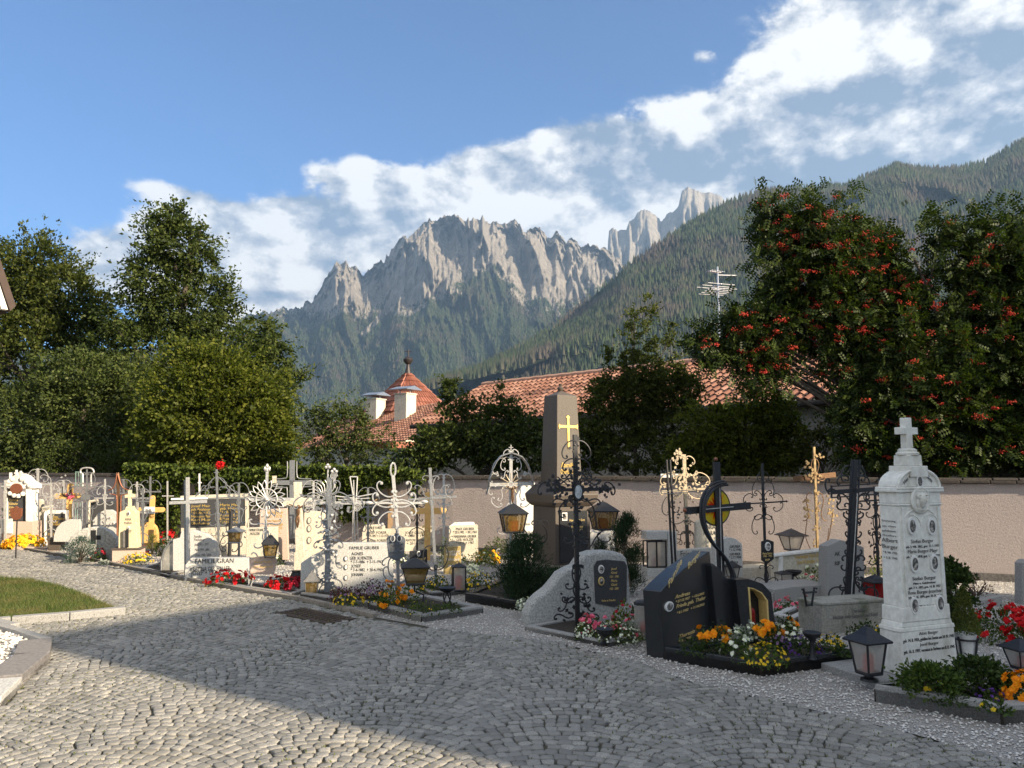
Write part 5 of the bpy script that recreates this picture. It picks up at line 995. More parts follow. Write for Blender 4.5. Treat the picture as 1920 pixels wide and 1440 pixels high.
for (lx, ly, hw_, tp_, px_, py2, lab) in ((962, 999, 64, 942, 1012, 1008, 'large black lantern with amber and red glass left of the obelisk'), (1131, 994, 56, 938, 1095, 1035, 'large black lantern with amber glass right of the obelisk')):
    Yl = 11.2; b = P(lx, ly, Yl); H = P(lx, tp_, Yl).z-b.z; lantern(b, 10, H, lab, .80, .58, gl=AMBER, candle=WAX, roofh=.36, foot=.04, ov=1.12, grille=True)
    q = Pl(lx, 0, 0, Y=Yl); br = q.thing('lantern_bracket', 'scrolled iron bracket holding the lantern '+('left' if lx < 1000 else 'right')+' of the obelisk', 'bracket'); wire(q, br, IRON, [(lx, ly), (lx+(18 if lx < 1000 else -14), ly+14), (lx+(36 if lx < 1000 else -24), py2+18 if lx < 1000 else py2-10), (px_, py2+10 if lx < 1000 else py2)], .011); iron(q, br, IRON, [((px_, py2+6), (px_-12, py2-24), 'C', .8, 1), ((px_, py2+6), (px_+12, py2-24), 'C', .8, -1), ((lx+22, ly+2), (lx+8, ly+6), 'C', .8, 1)] if lx < 1000 else [((lx-6, ly+8), (lx+10, ly+14), 'C', .9, 1), ((px_+4, py2-20), (px_-8, py2-34), 'C', .8, -1)], .009)
bush(982, 1130, 112, 118, 'bushy dwarf pine left of the obelisk foot', LPI, .06, 12000, asp=.13, shape='pine', name='dwarf_pine'); bush(1176, 1118, 62, 150, 'upright dwarf pine behind the boulder gravestone', LPI, .055, 10000, asp=.13, shape='pine', name='dwarf_pine'); bush(1126, 1075, 50, 62, 'small dark conifer between the obelisk and the boulder', LPI, .05, 3200, asp=.12, shape='pine', name='dwarf_pine'); bush(1046, 1118, 90, 46, 'low dark pine growth before the obelisk plinth', LPI, .05, 5000, asp=.12, shape='pine', name='dwarf_pine')
plant(985, 1142, 34, 22, 'white flowers at the corner of the dark surround', LSG, F_WHT, 30, .016, z=.08)
# canopy cross left of the obelisk
c6 = Pl(956, 1075, 8); o = c6.thing('canopy_cross', 'silver wrought iron cross under a curved sheet metal canopy', 'grave cross')
bar(c6, o, SILV, (957, 1075), (958, 846), .05, 0, .03); bar(c6, o, SILV, (918, 909), (1000, 907), .05, 0, .03, 'crossbar'); bar(c6, o, SILV, (958, 848), (958, 834), .016, 0, .012, 'top_cross'); bar(c6, o, SILV, (954, 839), (962, 839), .014, 0, .012, 'top_cross')
cv_ = [(912, 927), (916, 915), (918, 899), (924, 880), (931, 866), (938, 857), (945, 854), (958, 850), (970, 854), (978, 858), (986, 868), (993, 882), (998, 900), (1000, 916), (1004, 926)]; q = [c6(*p) for p in cv_]
m = MB(); m.add([(x, -.10, z) for x, z in q]+[(x, .10, z) for x, z in q]+[(x, -.10, z+.02) for x, z in q]+[(x, .10, z+.02) for x, z in q], [f for i in range(len(q)-1) for n_ in (len(q),) for f in ((i, i+1, i+1+n_, i+n_), (i+2*n_, i+3*n_, i+1+3*n_, i+1+2*n_), (i, i+2*n_, i+1+2*n_, i+1), (i+n_, i+1+n_, i+1+3*n_, i+3*n_))]); m.build('canopy', IRONG, o)
iron(c6, o, SILV, mir(958, [((-4, 846), (-11, 852), 'C', .8, 1), ((-5, 862), (-12, 878), 'C', .9, 1), ((-14, 866), (-26, 885), 'C', .9, 1), ((-6, 885), (-18, 895), 'S', .9, 1), ((-26, 892), (-36, 903), 'C', .9, 1), ((-30, 912), (-36, 925), 'C', .9, 1), ((-10, 915), (-24, 935), 'S', .9, 1), ((-32, 935), (-20, 945), 'C', .9, 1), ((-6, 950), (-22, 990), 'C', .8, -1), ((-6, 1000), (-22, 1030), 'C', .9, -1), ((-5, 1036), (-24, 1064), 'C', .8, -1)]), .008, -.01, balls=.012)
for a in np.linspace(0, 6.283, 13)[:-1]: bar(c6, o, CREAMI, (958+6*math.cos(a), 907-6*math.sin(a)), (958+20*math.cos(a), 907-20*math.sin(a)), .012, -.018, .006, 'ray')
def corpus(pl, parent, px, py, h, mat, y=-.03):           # a small crucified figure in low relief
    x, z = pl(px, py); k = h; m = MB()
    m.tube([(x, y, z-.20*k), (x+.01*k, y-.02*k, z-.32*k), (x, y, z-.5*k)], [.07*k, .08*k, .055*k], 8); m.ball((x+.02*k, y-.03*k, z-.1*k), .07*k, 8); m.tube([(x, y, z-.19*k), (x-.2*k, y, z-.08*k), (x-.38*k, y, z)], [.045*k, .035*k, .02*k], 6); m.tube([(x, y, z-.19*k), (x+.2*k, y, z-.08*k), (x+.38*k, y, z)], [.045*k, .035*k, .02*k], 6)
    m.tube([(x-.02*k, y, z-.48*k), (x-.05*k, y-.05*k, z-.7*k), (x, y, z-.98*k)], [.055*k, .045*k, .022*k], 7); m.tube([(x+.03*k, y, z-.48*k), (x+.05*k, y-.05*k, z-.7*k), (x+.01*k, y, z-.98*k)], [.055*k, .045*k, .022*k], 7); return m.build('corpus', mat, parent, smooth=True)
corpus(c6, o, 960, 912, .26, BRONZE, -.04)
q = Pl(972, 1050, 10); s_ = slab(q, 'gravestone', 'bright white sunlit gravestone between the canopy cross and the obelisk', [(972, 1050), (968, 930), (978, 912), (990, 905), (1003, 905), (1003, 1050)], .14, MARB); lines(q, s_, [('Anton', 988, 985, 12), ('Maria', 988, 1000, 12)], GREYL, 6)
q = Pl(1106, 1058, 0); slab(q, 'gravestone', 'low white sunlit gravestone right of the obelisk', [(1100, 1058), (1101, 997), (1118, 992), (1150, 994), (1154, 1000), (1154, 1058)], .14, MARB)
# pale iron cross with thin dark modern cross
CREAMSH = plain('cream iron painted in shade', (.12, .115, .10), (.06, .06, .055), rough=.5, metal=.4)  # darkened cream iron: shade put into the colour of the cross's lower part
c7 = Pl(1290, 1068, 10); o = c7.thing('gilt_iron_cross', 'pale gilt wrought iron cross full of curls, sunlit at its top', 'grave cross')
bar(c7, o, CREAMI, (1285, 925), (1282, 852), .06, 0, .03); bar(c7, o, CREAMSH, (1291, 1066), (1285, 925), .055, 0, .03); bar(c7, o, CREAMI, (1240, 922), (1326, 916), .035, 0, .025, 'crossbar'); bar(c7, o, WHITEP, (1240, 892), (1280, 892), .06, .03, .02, 'plate')
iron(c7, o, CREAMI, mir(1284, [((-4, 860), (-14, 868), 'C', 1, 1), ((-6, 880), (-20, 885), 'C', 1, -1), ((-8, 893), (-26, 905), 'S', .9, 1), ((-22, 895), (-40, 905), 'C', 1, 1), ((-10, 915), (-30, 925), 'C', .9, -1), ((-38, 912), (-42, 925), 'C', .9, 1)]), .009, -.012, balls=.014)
iron(c7, o, CREAMSH, mir(1288, [((-6, 935), (-24, 950), 'C', .9, 1), ((-24, 935), (-36, 960), 'C', .9, 1), ((-18, 965), (-30, 1000), 'S', .9, 1), ((-14, 1020), (-32, 1040), 'C', .9, 1), ((-6, 955), (-26, 972), 'C', .9, -1), ((-5, 980), (-18, 995), 'C', .9, -1), ((-5, 1000), (-20, 1015), 'S', .9, 1), ((-5, 1020), (-20, 1034), 'C', .9, -1)]), .008, -.012, balls=.012)
rg = random.Random(6); leaf_orn(c7, o, CREAMI, [(rg.gauss(1269, 4), rg.gauss(855, 6)) for _ in range(22)]+[(rg.gauss(1284, 20), rg.gauss(905, 14)) for _ in range(44)], .05, 5); leaf_orn(c7, o, CREAMSH, [(rg.gauss(1275, 12), rg.gauss(965, 22)) for _ in range(40)], .04, 8)
c8 = Pl(1265, 1086, 20); o = c8.thing('double_bar_cross', 'slim black steel cross of two parallel bars beside the granite lamp house', 'grave cross')
for dx in (-3.2, 3.2): bar(c8, o, IRON, (1265+dx, 1080), (1253+dx, 862), .022, 0, .03)
bar(c8, o, IRONG, (1222, 923), (1303, 918), .010, -.02, .015, 'crossbar'); bar(c8, o, IRONG, (1226, 927), (1303, 922), .010, -.02, .015, 'crossbar')
q = Pl(1214, 1083, 12); o = q.thing('lamp_house', 'pale granite lamp house with a glazed black lantern box and candle', 'lamp house'); MB().prism(q.poly([(1252, 1083), (1252, 996), (1269, 996), (1271, 1083)]), 0, .22).build('post', GRW, o, bevel=.006); MB().prism(q.poly([(1212, 1012), (1212, 996), (1251.5, 996), (1251.5, 1012)]), 0, .22).build('lintel', GRW, o, bevel=.006); MB().prism(q.poly([(1214, 1083), (1213, 1066), (1251.5, 1066), (1251.5, 1083)]), 0, .22).build('base', GRW, o, bevel=.006)
m = MB(); a_, b__ = q(1215, 1065), q(1249, 1014)
for (x, y) in ((a_[0], .02), (b__[0], .02), (a_[0], .18), (b__[0], .18), ((a_[0]+b__[0])/2, .015)): m.box(x, y, a_[1], .018, .018, b__[1]-a_[1])
for z in (a_[1], b__[1]-.018):
    for y in (.02, .18): m.box((a_[0]+b__[0])/2, y, z, b__[0]-a_[0], .018, .018)
m.build('frame', IRON, o); MB().box((a_[0]+b__[0])/2, .022, a_[1], b__[0]-a_[0], .003, b__[1]-a_[1]).build('pane', CLEAR, o); x, z = q(1233, 1062); MB().lathe([(.055, a_[1]+.02), (.055, a_[1]+.15)], 14, x, .1).build('candle_cup', WAX, o); MB().lathe([(.045, a_[1]+.15), (.045, a_[1]+.25), (.02, a_[1]+.26)], 14, x, .1).build('candle', WAXW, o)
q = Pl(1270, 1076, 8); s_ = slab(q, 'gravestone', 'pale grey gravestone lettered Frieda behind the black family stone', [(1270, 1062), (1271, 1032), (1300, 1029), (1334, 1027), (1336, 1060)], .12, GRW); lines(q, s_, [('Frieda Bo', 1298, 1043, 44)], BLACKP, 11)
q = Pl(1313, 1072, 6); s_ = slab(q, 'gravestone', 'sunlit white gravestone behind the glass disc cross', [(1306, 1072), (1306, 980), (1313, 975), (1343, 975), (1346, 1072)], .12, LIME); lines(q, s_, [('MARIA', 1330, 992, 22), ('KLARA', 1330, 1003, 22)], BLACKP, 8)
q = Pl(1352, 1088, 16); s_ = slab(q, 'gravestone', 'bluish granite gravestone of pointed shape lettered in black', [(1340, 1088), (1342, 1020), (1352, 1012), (1366, 1007), (1380, 1010), (1392, 1020), (1394, 1086)], .14, GRW); lines(q, s_, [('GRUBER', 1378, 1027, 20), ('* 1.12.1946', 1378, 1033, 22), ('GRUBER', 1378, 1041, 20), ('* 2.7.1958', 1378, 1047, 22), ('MARIA', 1377, 1057, 14)], BLACKP, 5)
# thin scroll cross with plaque
c9 = Pl(1438, 1120, 22); o = c9.thing('scroll_cross', 'slender black scrolled iron cross with a small shield shaped name plate', 'grave cross')
bar(c9, o, IRON, (1438, 1120), (1429, 876), .032, 0, .02); bar(c9, o, IRON, (1398, 945), (1473, 940), .018, 0, .015, 'crossbar')
iron(c9, o, IRON, mir(1431, [((-3, 905), (-13, 925), 'C', .9, 1), ((-2, 888), (-6, 900), 'C', .8, 1), ((-14, 925), (-6, 935), 'C', .9, -1), ((-22, 932), (-33, 940), 'C', .9, 1), ((-22, 952), (-33, 944), 'C', .9, -1), ((-5, 950), (-14, 968), 'C', .9, -1), ((-4, 972), (-12, 996), 'C', .9, 1)])+mir(1437, [((-3, 1085), (-11, 1066), 'C', .8, 1), ((-3, 1105), (-18, 1092), 'C', .9, 1)]), .006, 0, balls=.008)
m = MB(); knob(m, c9, 1429, 872, .012); knob(m, c9, 1397, 945, .014); knob(m, c9, 1475, 940, .014); m.build('finial', IRON, o, smooth=True); m = MB(); m.prism(c9.poly([(1428, 878), (1431, 878), (1431, 868), (1428, 868)]), -.008, .008); m.build('tip', IRON, o); corpus(c9, o, 1433, 950, .12, IRON, -.02)
pq = MB().prism(c9.poly([(1425, 1015), (1437, 1011), (1448, 1015), (1448, 1048), (1440, 1054), (1436, 1057), (1431, 1054), (1425, 1050)]), -.03, -.015).build('name_plate', GRK, o, bevel=.003); oval(c9, o, 1436, 1024, 5, 8, -.03); lines(c9, o, [('Maria Zacher', 1436, 1039, 18), ('1900 - 1981', 1436, 1044, 16), ('RIP', 1436, 1051, 8)], GOLDP, 4, y=-.032)
lantern(G(1411, 1060), 15, .31, 'black lantern with a red candle on the sunlit ledge', .5, .44, gl=CLEAR, roofh=.34, foot=.05); lantern(G(1470, 1106), 15, .26, 'square black lantern with a red candle on the granite kerb', .62, .55, gl=CLEAR, roofh=.16, foot=.05, ov=1.1)
b = P(1485, 1036, 11.6); q = lantern(b, 15, P(1485, 990, 11.6).z-b.z, 'tall tapering lantern on a post behind the gold lettered stone', .72, .42, metal=plain('brown metal', (.12, .10, .09), rough=.5, metal=.4), gl=CLEAR, candle=None, foot=.12); MB().tube([(0, 0, -b.z), (0, 0, .02)], .03, 8).build('post', IRON, q)
lantern(G(1374, 1090), 15, .30, 'small black lantern half hidden by the curved steel bars', .5, .3, gl=CLEAR, candle=None)
q = Pl(1392, 1084, 12); o = q.thing('stone_ledge', 'low cream stone ledge lit by the sun', 'ledge'); MB().prism(q.poly([(1392, 1084), (1392, 1065), (1450, 1062), (1450, 1084)]), 0, .35).build('stone', LIME, o, bevel=.006)
q = Pl(1455, 1094, 10); o = q.thing('gold_lettered_stone', 'long low white gravestone with raised gold lettering', 'gravestone'); MB().prism(q.poly([(1454, 1092), (1454, 1044), (1552, 1030), (1552, 1080)]), .02, .14).build('stone', LIME, o, bevel=.006); MB().prism(q.poly([(1460, 1092), (1460, 1044), (1468, 1042), (1468, 1092)]), -.01, .02).build('post', MARB, o, bevel=.004); MB().prism(q.poly([(1452, 1044), (1453, 1040), (1553, 1028), (1553, 1032)]), -.02, .15).build('coping', MARB, o, bevel=.004)
lines(q, o, [('Geschwister Nora Kandler', 1520, 1046, 56), ('Josef Kandler  Maria', 1522, 1056, 52)], GOLD, 8, y=.014, rot=.05)
plant(1530, 1092, 60, 38, 'white and pink begonias before the gold lettered stone', LBL, F_WHT, 46, .03); plant(1515, 1100, 40, 24, 'pale green leaves under the white begonias', LSG, F_PINK, 6, .025)
b = G(1489, 1100); o = thing('fire_bowl', 'black iron fire bowl on curled legs before the white begonias', 'bowl', b); MB().lathe([(.03, .14), (.09, .18), (.115, .22), (.105, .22), (.02, .18)], 14).build('bowl', IRON, o, smooth=True)
for a in (0, 2.1, 4.2): m = MB(); m.tube([(.02*math.cos(a), .02*math.sin(a), .15), (.06*math.cos(a), .06*math.sin(a), .1), (.03*math.cos(a), .03*math.sin(a), .05), (.08*math.cos(a), .08*math.sin(a), 0)], .009, 5); m.build('leg', IRON, o, smooth=True)
q = Pl(1452, 1132, 16); o = q.thing('granite_terrace', 'stepped grey granite surround behind the pink begonias', 'grave surround'); MB().prism(q.poly([(1452, 1132), (1452, 1106), (1486, 1100), (1556, 1096), (1556, 1126)]), 0, .5).build('step', GRA, o, bevel=.006); MB().prism(q.poly([(1440, 1134), (1440, 1114), (1451, 1112), (1451, 1134)]), 0, .3).build('step', GRA, o, bevel=.006)
plant(1478, 1152, 50, 32, 'pink begonias left of the mossy stone block', LB, F_PINK, 24, .024); plant(1515, 1150, 36, 30, 'deep pink begonias beside the mossy stone block', LB, F_DRK, 14, .024); plant(1456, 1162, 34, 26, 'dark green leaves left of the pink begonias', LBD, None, 0)
planter('small pale granite surround beside the niche stone', (1448, 1168), (1492, 1176), (1530, 1158), .10, .08, GRW)
# gold cross
OGOLD = plain('old gilding', (.46, .34, .17), (.2, .12, .06), rough=.4, metal=.5, sc_=14)
c10 = Pl(1534, 1086, 10); o = c10.thing('gold_wheat_cross', 'gilded cross with hammered arms, vine leaves and wheat ears', 'grave cross')
bar(c10, o, OGOLD, (1535, 1084), (1526, 838), .034, 0, .03); bar(c10, o, BRONZE, (1488, 898), (1567, 890), .075, .005, .02, 'crossbar')
iron(c10, o, BRONZE, mir(1527, [((-3, 862), (-18, 895), 'C', .6, -1), ((-6, 925), (-22, 975), 'S', .5, 1)]), .007, -.012); wire(c10, o, BRONZE, [(1512, 975), (1510, 1010), (1530, 1050)], .006, -.02, 'wheat_stem'); wire(c10, o, BRONZE, [(1560, 960), (1552, 1010), (1535, 1050)], .006, -.02, 'wheat_stem'); wire(c10, o, BRONZE, [(1553, 990), (1550, 1015)], .006, -.02, 'wheat_stem')
rg = random.Random(9); leaf_orn(c10, o, OGOLD, [(rg.gauss(1527, 7), rg.gauss(893, 6)) for _ in range(16)]+[(rg.gauss(1512, 3), rg.gauss(865, 5)) for _ in range(6)]+[(rg.gauss(1536, 4), rg.gauss(855, 4)) for _ in range(6)]+[(1530+rg.uniform(-5, 5), rg.uniform(910, 1045)) for _ in range(36)]+[(rg.gauss(1513, 3), rg.uniform(935, 975)) for _ in range(16)]+[(rg.gauss(1558, 4), rg.uniform(930, 985)) for _ in range(20)], .05, 3)
# granite stone behind the black cross, block and cross
q = Pl(1552, 1130, 20); s_ = slab(q, 'gravestone', 'grey granite gravestone seen through the black scrolled cross', [(1551, 1130), (1552, 1024), (1576, 1012), (1600, 1018), (1620, 1026), (1622, 1124)], .16, GRA); lines(q, s_, [('AK', 1570, 1042, 10), ('RIP', 1570, 1060, 10)], BLACKP, 8)
bl = Pl(1541, 1192, 20); o = bl.thing('inscribed_block', 'mossy grey stone block lettered and carrying the black scrolled cross', 'grave base'); MB().prism(bl.poly([(1541, 1192), (1541, 1136), (1662, 1128), (1664, 1180)]), 0, .34).build('block', CONC, o, bevel=.008); MB().prism(bl.poly([(1540, 1136), (1540, 1131), (1663, 1123), (1663, 1128)]), -.008, .35).build('top', CONC, o, bevel=.006); lines(bl, o, [('Familie', 1610, 1148, 26), ('Holzer von Gasser und Kind', 1604, 1158, 84)], GREYL, 8)
ztop = bl(1541, 1131)[1]; c11 = Pl(1598, 1168, 20, z=0.); c11.b.z = ztop; c11.z = ztop
o = c11.thing('black_scroll_cross', 'large black iron cross edged with scrolls on the mossy stone block', 'grave cross')
bar(c11, o, IRON, (1591, 1126), (1604, 862), .06, 0, .02); bar(c11, o, SILV, (1594, 1126), (1606, 925), .010, -.014, .008, 'trim'); bar(c11, o, IRON, (1600, 1126), (1612, 862), .014, 0, .02, 'edge_bar'); bar(c11, o, IRON, (1585, 1126), (1597, 862), .014, 0, .02, 'edge_bar')
bar(c11, o, IRON, (1559, 923), (1655, 916), .045, 0, .02, 'crossbar'); bar(c11, o, IRON, (1559, 912), (1655, 906), .012, 0, .02, 'edge_bar'); bar(c11, o, IRON, (1559, 933), (1655, 926), .012, 0, .02, 'edge_bar'); bar(c11, o, IRON, (1559, 934), (1559, 910), .014, 0, .02, 'edge_bar')
L1 = []
for (y0, y1, x0, x1) in ((935, 958, -26, -12), (950, 975, -14, -12), (985, 1012, -10, -8), (1020, 1045, -11, -9), (1050, 1072, -18, -8), (1070, 1098, -12, -22), (1098, 1122, -10, -36)):
    L1.append(((x0, y0), (x1, y1), 'C', .9, -1)); L1.append(((x0-2, (y0+y1)/2), (x1+3, y1+6), 'S', .8, 1))
L1 += [((-30, 940), (-44, 925), 'C', .9, 1), ((-44, 918), (-46, 902), 'C', .9, -1), ((-12, 900), (-26, 906), 'C', .9, 1), ((-8, 880), (-16, 898), 'C', .9, 1), ((-10, 1085), (-40, 1118), 'S', .9, -1)]
iron(c11, o, IRON, mir(1600, L1), .009, 0)
c12 = Pl(1646, 1128, 20); o = c12.thing('small_scroll_cross', 'thin black scrolled cross between the large black cross and the marble monument', 'grave cross'); bar(c12, o, IRON, (1649, 1128), (1640, 912), .03, 0, .02); bar(c12, o, IRON, (1612, 940), (1660, 937), .02, 0, .02, 'crossbar'); iron(c12, o, IRON, mir(1643, [((-3, 925), (-18, 935), 'C', .9, 1), ((-3, 950), (-16, 962), 'C', .9, -1), ((-3, 970), (-12, 995), 'C', .9, -1), ((-3, 1000), (-9, 1020), 'S', .9, 1), ((-3, 1030), (-10, 1052), 'C', .9, -1)]), .007, 0); rg = random.Random(3); leaf_orn(c12, o, IRON, [(rg.gauss(1642, 7), rg.uniform(925, 1055)) for _ in range(50)], .035, 9)
lantern(G(1644, 1146), 15, .42, 'dark lantern with brown glass on the ground beside the marble monument', .48, .4, gl=RUBY, candle=None, roofh=.2, foot=.34); plant(1640, 1120, 44, 70, 'yellow green foliage behind the thin black cross', LBL, None, 0, Y=11.2, nl=300)
q = Pl(1530, 1140, 20, z=ztop); o = q.thing('flower_holder', 'empty black iron flower holder on the mossy block', 'holder')
for x in (-.04, .06): MB().tube([(x*.6, .1, 0), (x, .1, .1), (x*1.3, .1, .17), (x*1.8, .1, .16)], .011, 6).build('arm', IRON, o, smooth=True)
MB().tube([(-.06, .1, .13), (.1, .1, .13)], .011, 6).tube([(-.03, .1, .01), (.05, .1, .01)], .009, 6).build('rail', IRON, o)
plant(1625, 1196, 60, 36, 'dark green leaves before the mossy stone block', LBD, F_WHT, 3, .015); plant(1655, 1200, 40, 26, 'small yellow flowers left of the marble monument', LB, F_YEL, 20, .014)
# ---------------------------------------------------------------- middle
planter('grey granite surround of the scroll cross with orange lilies and creeping green', (690, 1143), (790, 1169), (906, 1152), .09, .09, GRA)
c = Pl(744, 1126, 12, z=.06); o = c.thing('ring_scroll_cross', 'silver cross with eight ball tipped scrolls above a dark shield name plate', 'grave cross')
bar(c, o, SILV, (746, 1000), (737, 893), .04, 0, .025); bar(c, o, IRONG, (747, 1126), (745, 1000), .04, 0, .025); bar(c, o, SILV, (690, 943), (796, 943), .028, 0, .02, 'crossbar')
iron(c, o, SILV, mir(739, [((-3, 922), (-24, 906), 'C', .8, -1), ((-5, 938), (-32, 928), 'C', .9, -1), ((-5, 950), (-32, 962), 'C', .9, 1), ((-3, 968), (-22, 983), 'C', .8, 1)]), .009, -.012, balls=.022)
iron(c, o, SILV, [((737, 893), (737, 868), 'C', .25, 1), ((737, 893), (737, 868), 'C', .25, -1)], .012, 0); iron(c, o, IRONG, mir(743, [((-3, 1000), (-8, 990), 'C', .6, 1), ((-8, 1050), (-22, 1058), 'C', .8, 1), ((-4, 1085), (-16, 1066), 'C', .8, -1), ((-5, 1110), (-22, 1098), 'C', .9, 1), ((-6, 1046), (-4, 1080), 'C', .4, 1)]), .008, -.012)
m = MB()
for p in ((692, 943), (796, 941)): x, z = c(*p); m.ball((x, 0, z), .03, 8, (1.6, .8, .8))
m.build('finial', SILV, o, smooth=True)
MB().prism(c.poly([(724, 1010), (728, 1004), (738, 1003), (742, 1000), (747, 1003), (757, 1006), (760, 1010), (757, 1044), (748, 1048), (742, 1051), (736, 1048), (728, 1044)]), -.04, -.02).build('name_plate', stone('slate grey plate', (.08, .09, .10), (.12, .13, .15), 60, .4), o, bevel=.004)
oval(c, o, 736, 1009, 4.5, 6.5, -.04, face=DARKS); oval(c, o, 748, 1009, 4.5, 6.5, -.04, face=DARKS); lines(c, o, [('Johann Fuchs', 742, 1024, 22), ('1898 - 1970', 742, 1030, 20), ('Anna Fuchs', 742, 1037, 20)], GREYL, 4, y=-.042)
b = G(782, 1145, .07); o_ = lantern((b.x-.03, b.y, P(778, 1096, b.y).z), 10, .30, 'dark lantern with yellow glass on a curled iron stand before the scroll cross', .95, .6, gl=AMBER, candle=None, roofh=.34, foot=.05, ov=1.1); m = MB(); h0 = -(P(778, 1096, b.y).z-.07); m.tube([(.03, 0, h0), (.09, 0, h0*.7), (.1, 0, h0*.4), (0, 0, h0*.25), (0, 0, 0)], .011, 6); m.build('stand', IRON, o_, smooth=True)
def legbowl(px, py, top, wpx, label, mat=IRON, z=0.):
    b = G(px, py, z); k = b.y/FPX; h = (py-top)*k*.97; w = wpx*k/2; o = thing('iron_bowl', label, 'bowl', b); MB().lathe([(w*.3, h*.72), (w*.85, h*.85), (w, h), (w*.93, h), (w*.3, h*.84)], 16).build('bowl', mat, o, smooth=True)
    for s in (-1, 1):
        pts = scroll((s*w*.12, h*.7), (s*w*.7, h*.12), 'C', .8, s); MB().tube([(x, 0, zz_) for x, zz_ in pts], .008, 5).build('leg', mat, o, smooth=True); MB().tube([(0, 0, h*.75), (s*w*.3, s*.03, h*.3), (s*w*.45, s*.05, 0)], .008, 5).build('leg', mat, o, smooth=True)
legbowl(838, 1136, 1102, 32, 'small black iron bowl on curled legs at the right of the creeping green', z=.07)
plant(733, 1136, 40, 48, 'orange lilies at the left of the scroll cross foot', LBL, F_OR, 11, .034, z=.07); plant(765, 1128, 40, 36, 'orange lilies between the scroll cross and the lantern stand', LBL, F_OR, 8, .034, z=.07); plant(718, 1140, 20, 26, 'small orange lilies at the corner of the surround', LB, F_OR, 4, .03, z=.07)
plant(790, 1150, 84, 24, 'creeping bright green plant along the granite kerb', LB, F_YEL, 10, .008, z=.07, lsz=.022); plant(840, 1146, 56, 18, 'low green plant under the iron bowl', LB, None, 0, z=.07, lsz=.022)
# Gruber stone
pl = Pl(563, 1113, 6); o = slab(pl, 'gruber_stone' if 0 else 'gravestone', 'large pale granite gravestone with slanting left shoulder lettered FAMILIE GRUBER', [(563, 1113), (564, 1056), (580, 1045), (606, 1032), (633, 1018), (735, 1018), (737, 1110)], .15, GRW)
lines(pl, o, [('FAMILIE GRUBER', 683, 1030, 56), ('AGNES', 670, 1041, 22), ('GEB. KUENZER', 677, 1049, 42), ('* 7-7-1886  + 2-11-1963', 688, 1056, 60), ('JOSEF', 668, 1064, 18), ('* 7-4-1882  + 20-4-1965', 688, 1071, 60), ('JOHANN', 670, 1080, 22)], BLACKP, 6)
for py in (1047, 1063, 1083): oval(pl, o, 649, py, 3.5, 5, 0, rim=GREYL, face=WHITEP)
planter('pale granite surround of the FAMILIE GRUBER stone', (563, 1122), (700, 1143), (760, 1131), .075, .08, GRA)
for (px, py, w, h, l, lf_, fw_, n) in (((650, 1126, 66, 30, 'purple leaved low flowers before the FAMILIE GRUBER stone', LBR, F_MAU, 40), (700, 1120, 70, 36, 'mauve flowers before the right end of the FAMILIE GRUBER stone', LBR, F_MAU, 50), (655, 1131, 60, 18, 'yellow green cushion plants at the kerb of the FAMILIE GRUBER stone', LB, F_YEL, 40), (715, 1131, 50, 24, 'dark leaves left of the orange lilies', LBD, F_YEL, 8))): plant(px, py, w, h, l, lf_, fw_, n, .014, z=.06)
lantern(G(584, 1116, .03), 12, .31, 'stone coloured lantern with a pointed roof at the left of the GRUBER stone', .52, .42, metal=plain('grey stone lantern', (.16, .155, .15), (.09, .09, .088), rough=.7), gl=AMBER, candle=WAXW, roofh=.42, foot=.04, ov=1.25)
c = Pl(618, 1118, 8); o = c.thing('vine_cross', 'silver grey forged cross wound with vine leaves, tulip tip and a ray fan', 'grave cross')
bar(c, o, IRONG, (613, 1118), (618, 895), .07, 0, .05); bar(c, o, SILV, (574, 943), (684, 943), .04, 0, .03, 'crossbar'); bar(c, o, SILV, (615, 915), (615, 878), .02, 0, .02, 'tip'); bar(c, o, SILV, (627, 915), (627, 885), .03, 0, .02, 'tip')
for a in np.linspace(.4, 3.6, 12): x0, y0 = 608+8*math.cos(a), 932-8*math.sin(a); wire(c, o, SILV, [(x0, y0), (608+22*math.cos(a), 932-22*math.sin(a)), (608+32*math.cos(a+.25), 932-32*math.sin(a+.25))], .006, -.02, 'ray', 3)
iron(c, o, IRONG, mir(616, [((-4, 960), (-22, 985), 'S', .9, 1), ((-5, 1000), (-22, 1025), 'S', .9, -1), ((-5, 1035), (-24, 1060), 'S', .9, 1), ((-5, 1070), (-20, 1100), 'S', .9, -1), ((-10, 935), (-36, 955), 'C', .9, 1), ((-34, 940), (-58, 950), 'C', .9, 1), ((-6, 1100), (-12, 1112), 'C', .9, 1), ((-14, 905), (-5, 922), 'C', .9, 1)]), .008, -.02, balls=.012)
rg = random.Random(12); leaf_orn(c, o, IRONG, [(rg.gauss(616, 9), rg.uniform(935, 1105)) for _ in range(120)]+[(rg.gauss(620, 26), rg.gauss(945, 9)) for _ in range(40)], .05, 13); m = MB(); rr_ = [(rg.gauss(616, 7), rg.uniform(940, 1090)) for _ in range(26)]+[(615, 872), (627, 880), (612, 876), (618, 876), (623, 884), (631, 884)]
for p in rr_: x, z = c(*p); m.ball((x, -.03, z), .022, 7)
m.build('buds', SILV, o, smooth=True)
for (px, py, r_) in ((626, 893, .05), (580, 947, .055), (670, 952, .055)): x, z = c(px, py); m = MB(); m.tube([(x+r_*(1-k/30)*math.cos(k*.6), -.03, z+r_*(1-k/30)*math.sin(k*.6)) for k in range(30)], .006, 5); m.build('rosette', SILV, o, smooth=True)
c = Pl(660, 1046, 10); o = c.thing('outline_cross', 'silver cross of hollow bars behind the FAMILIE GRUBER stone', 'grave cross')
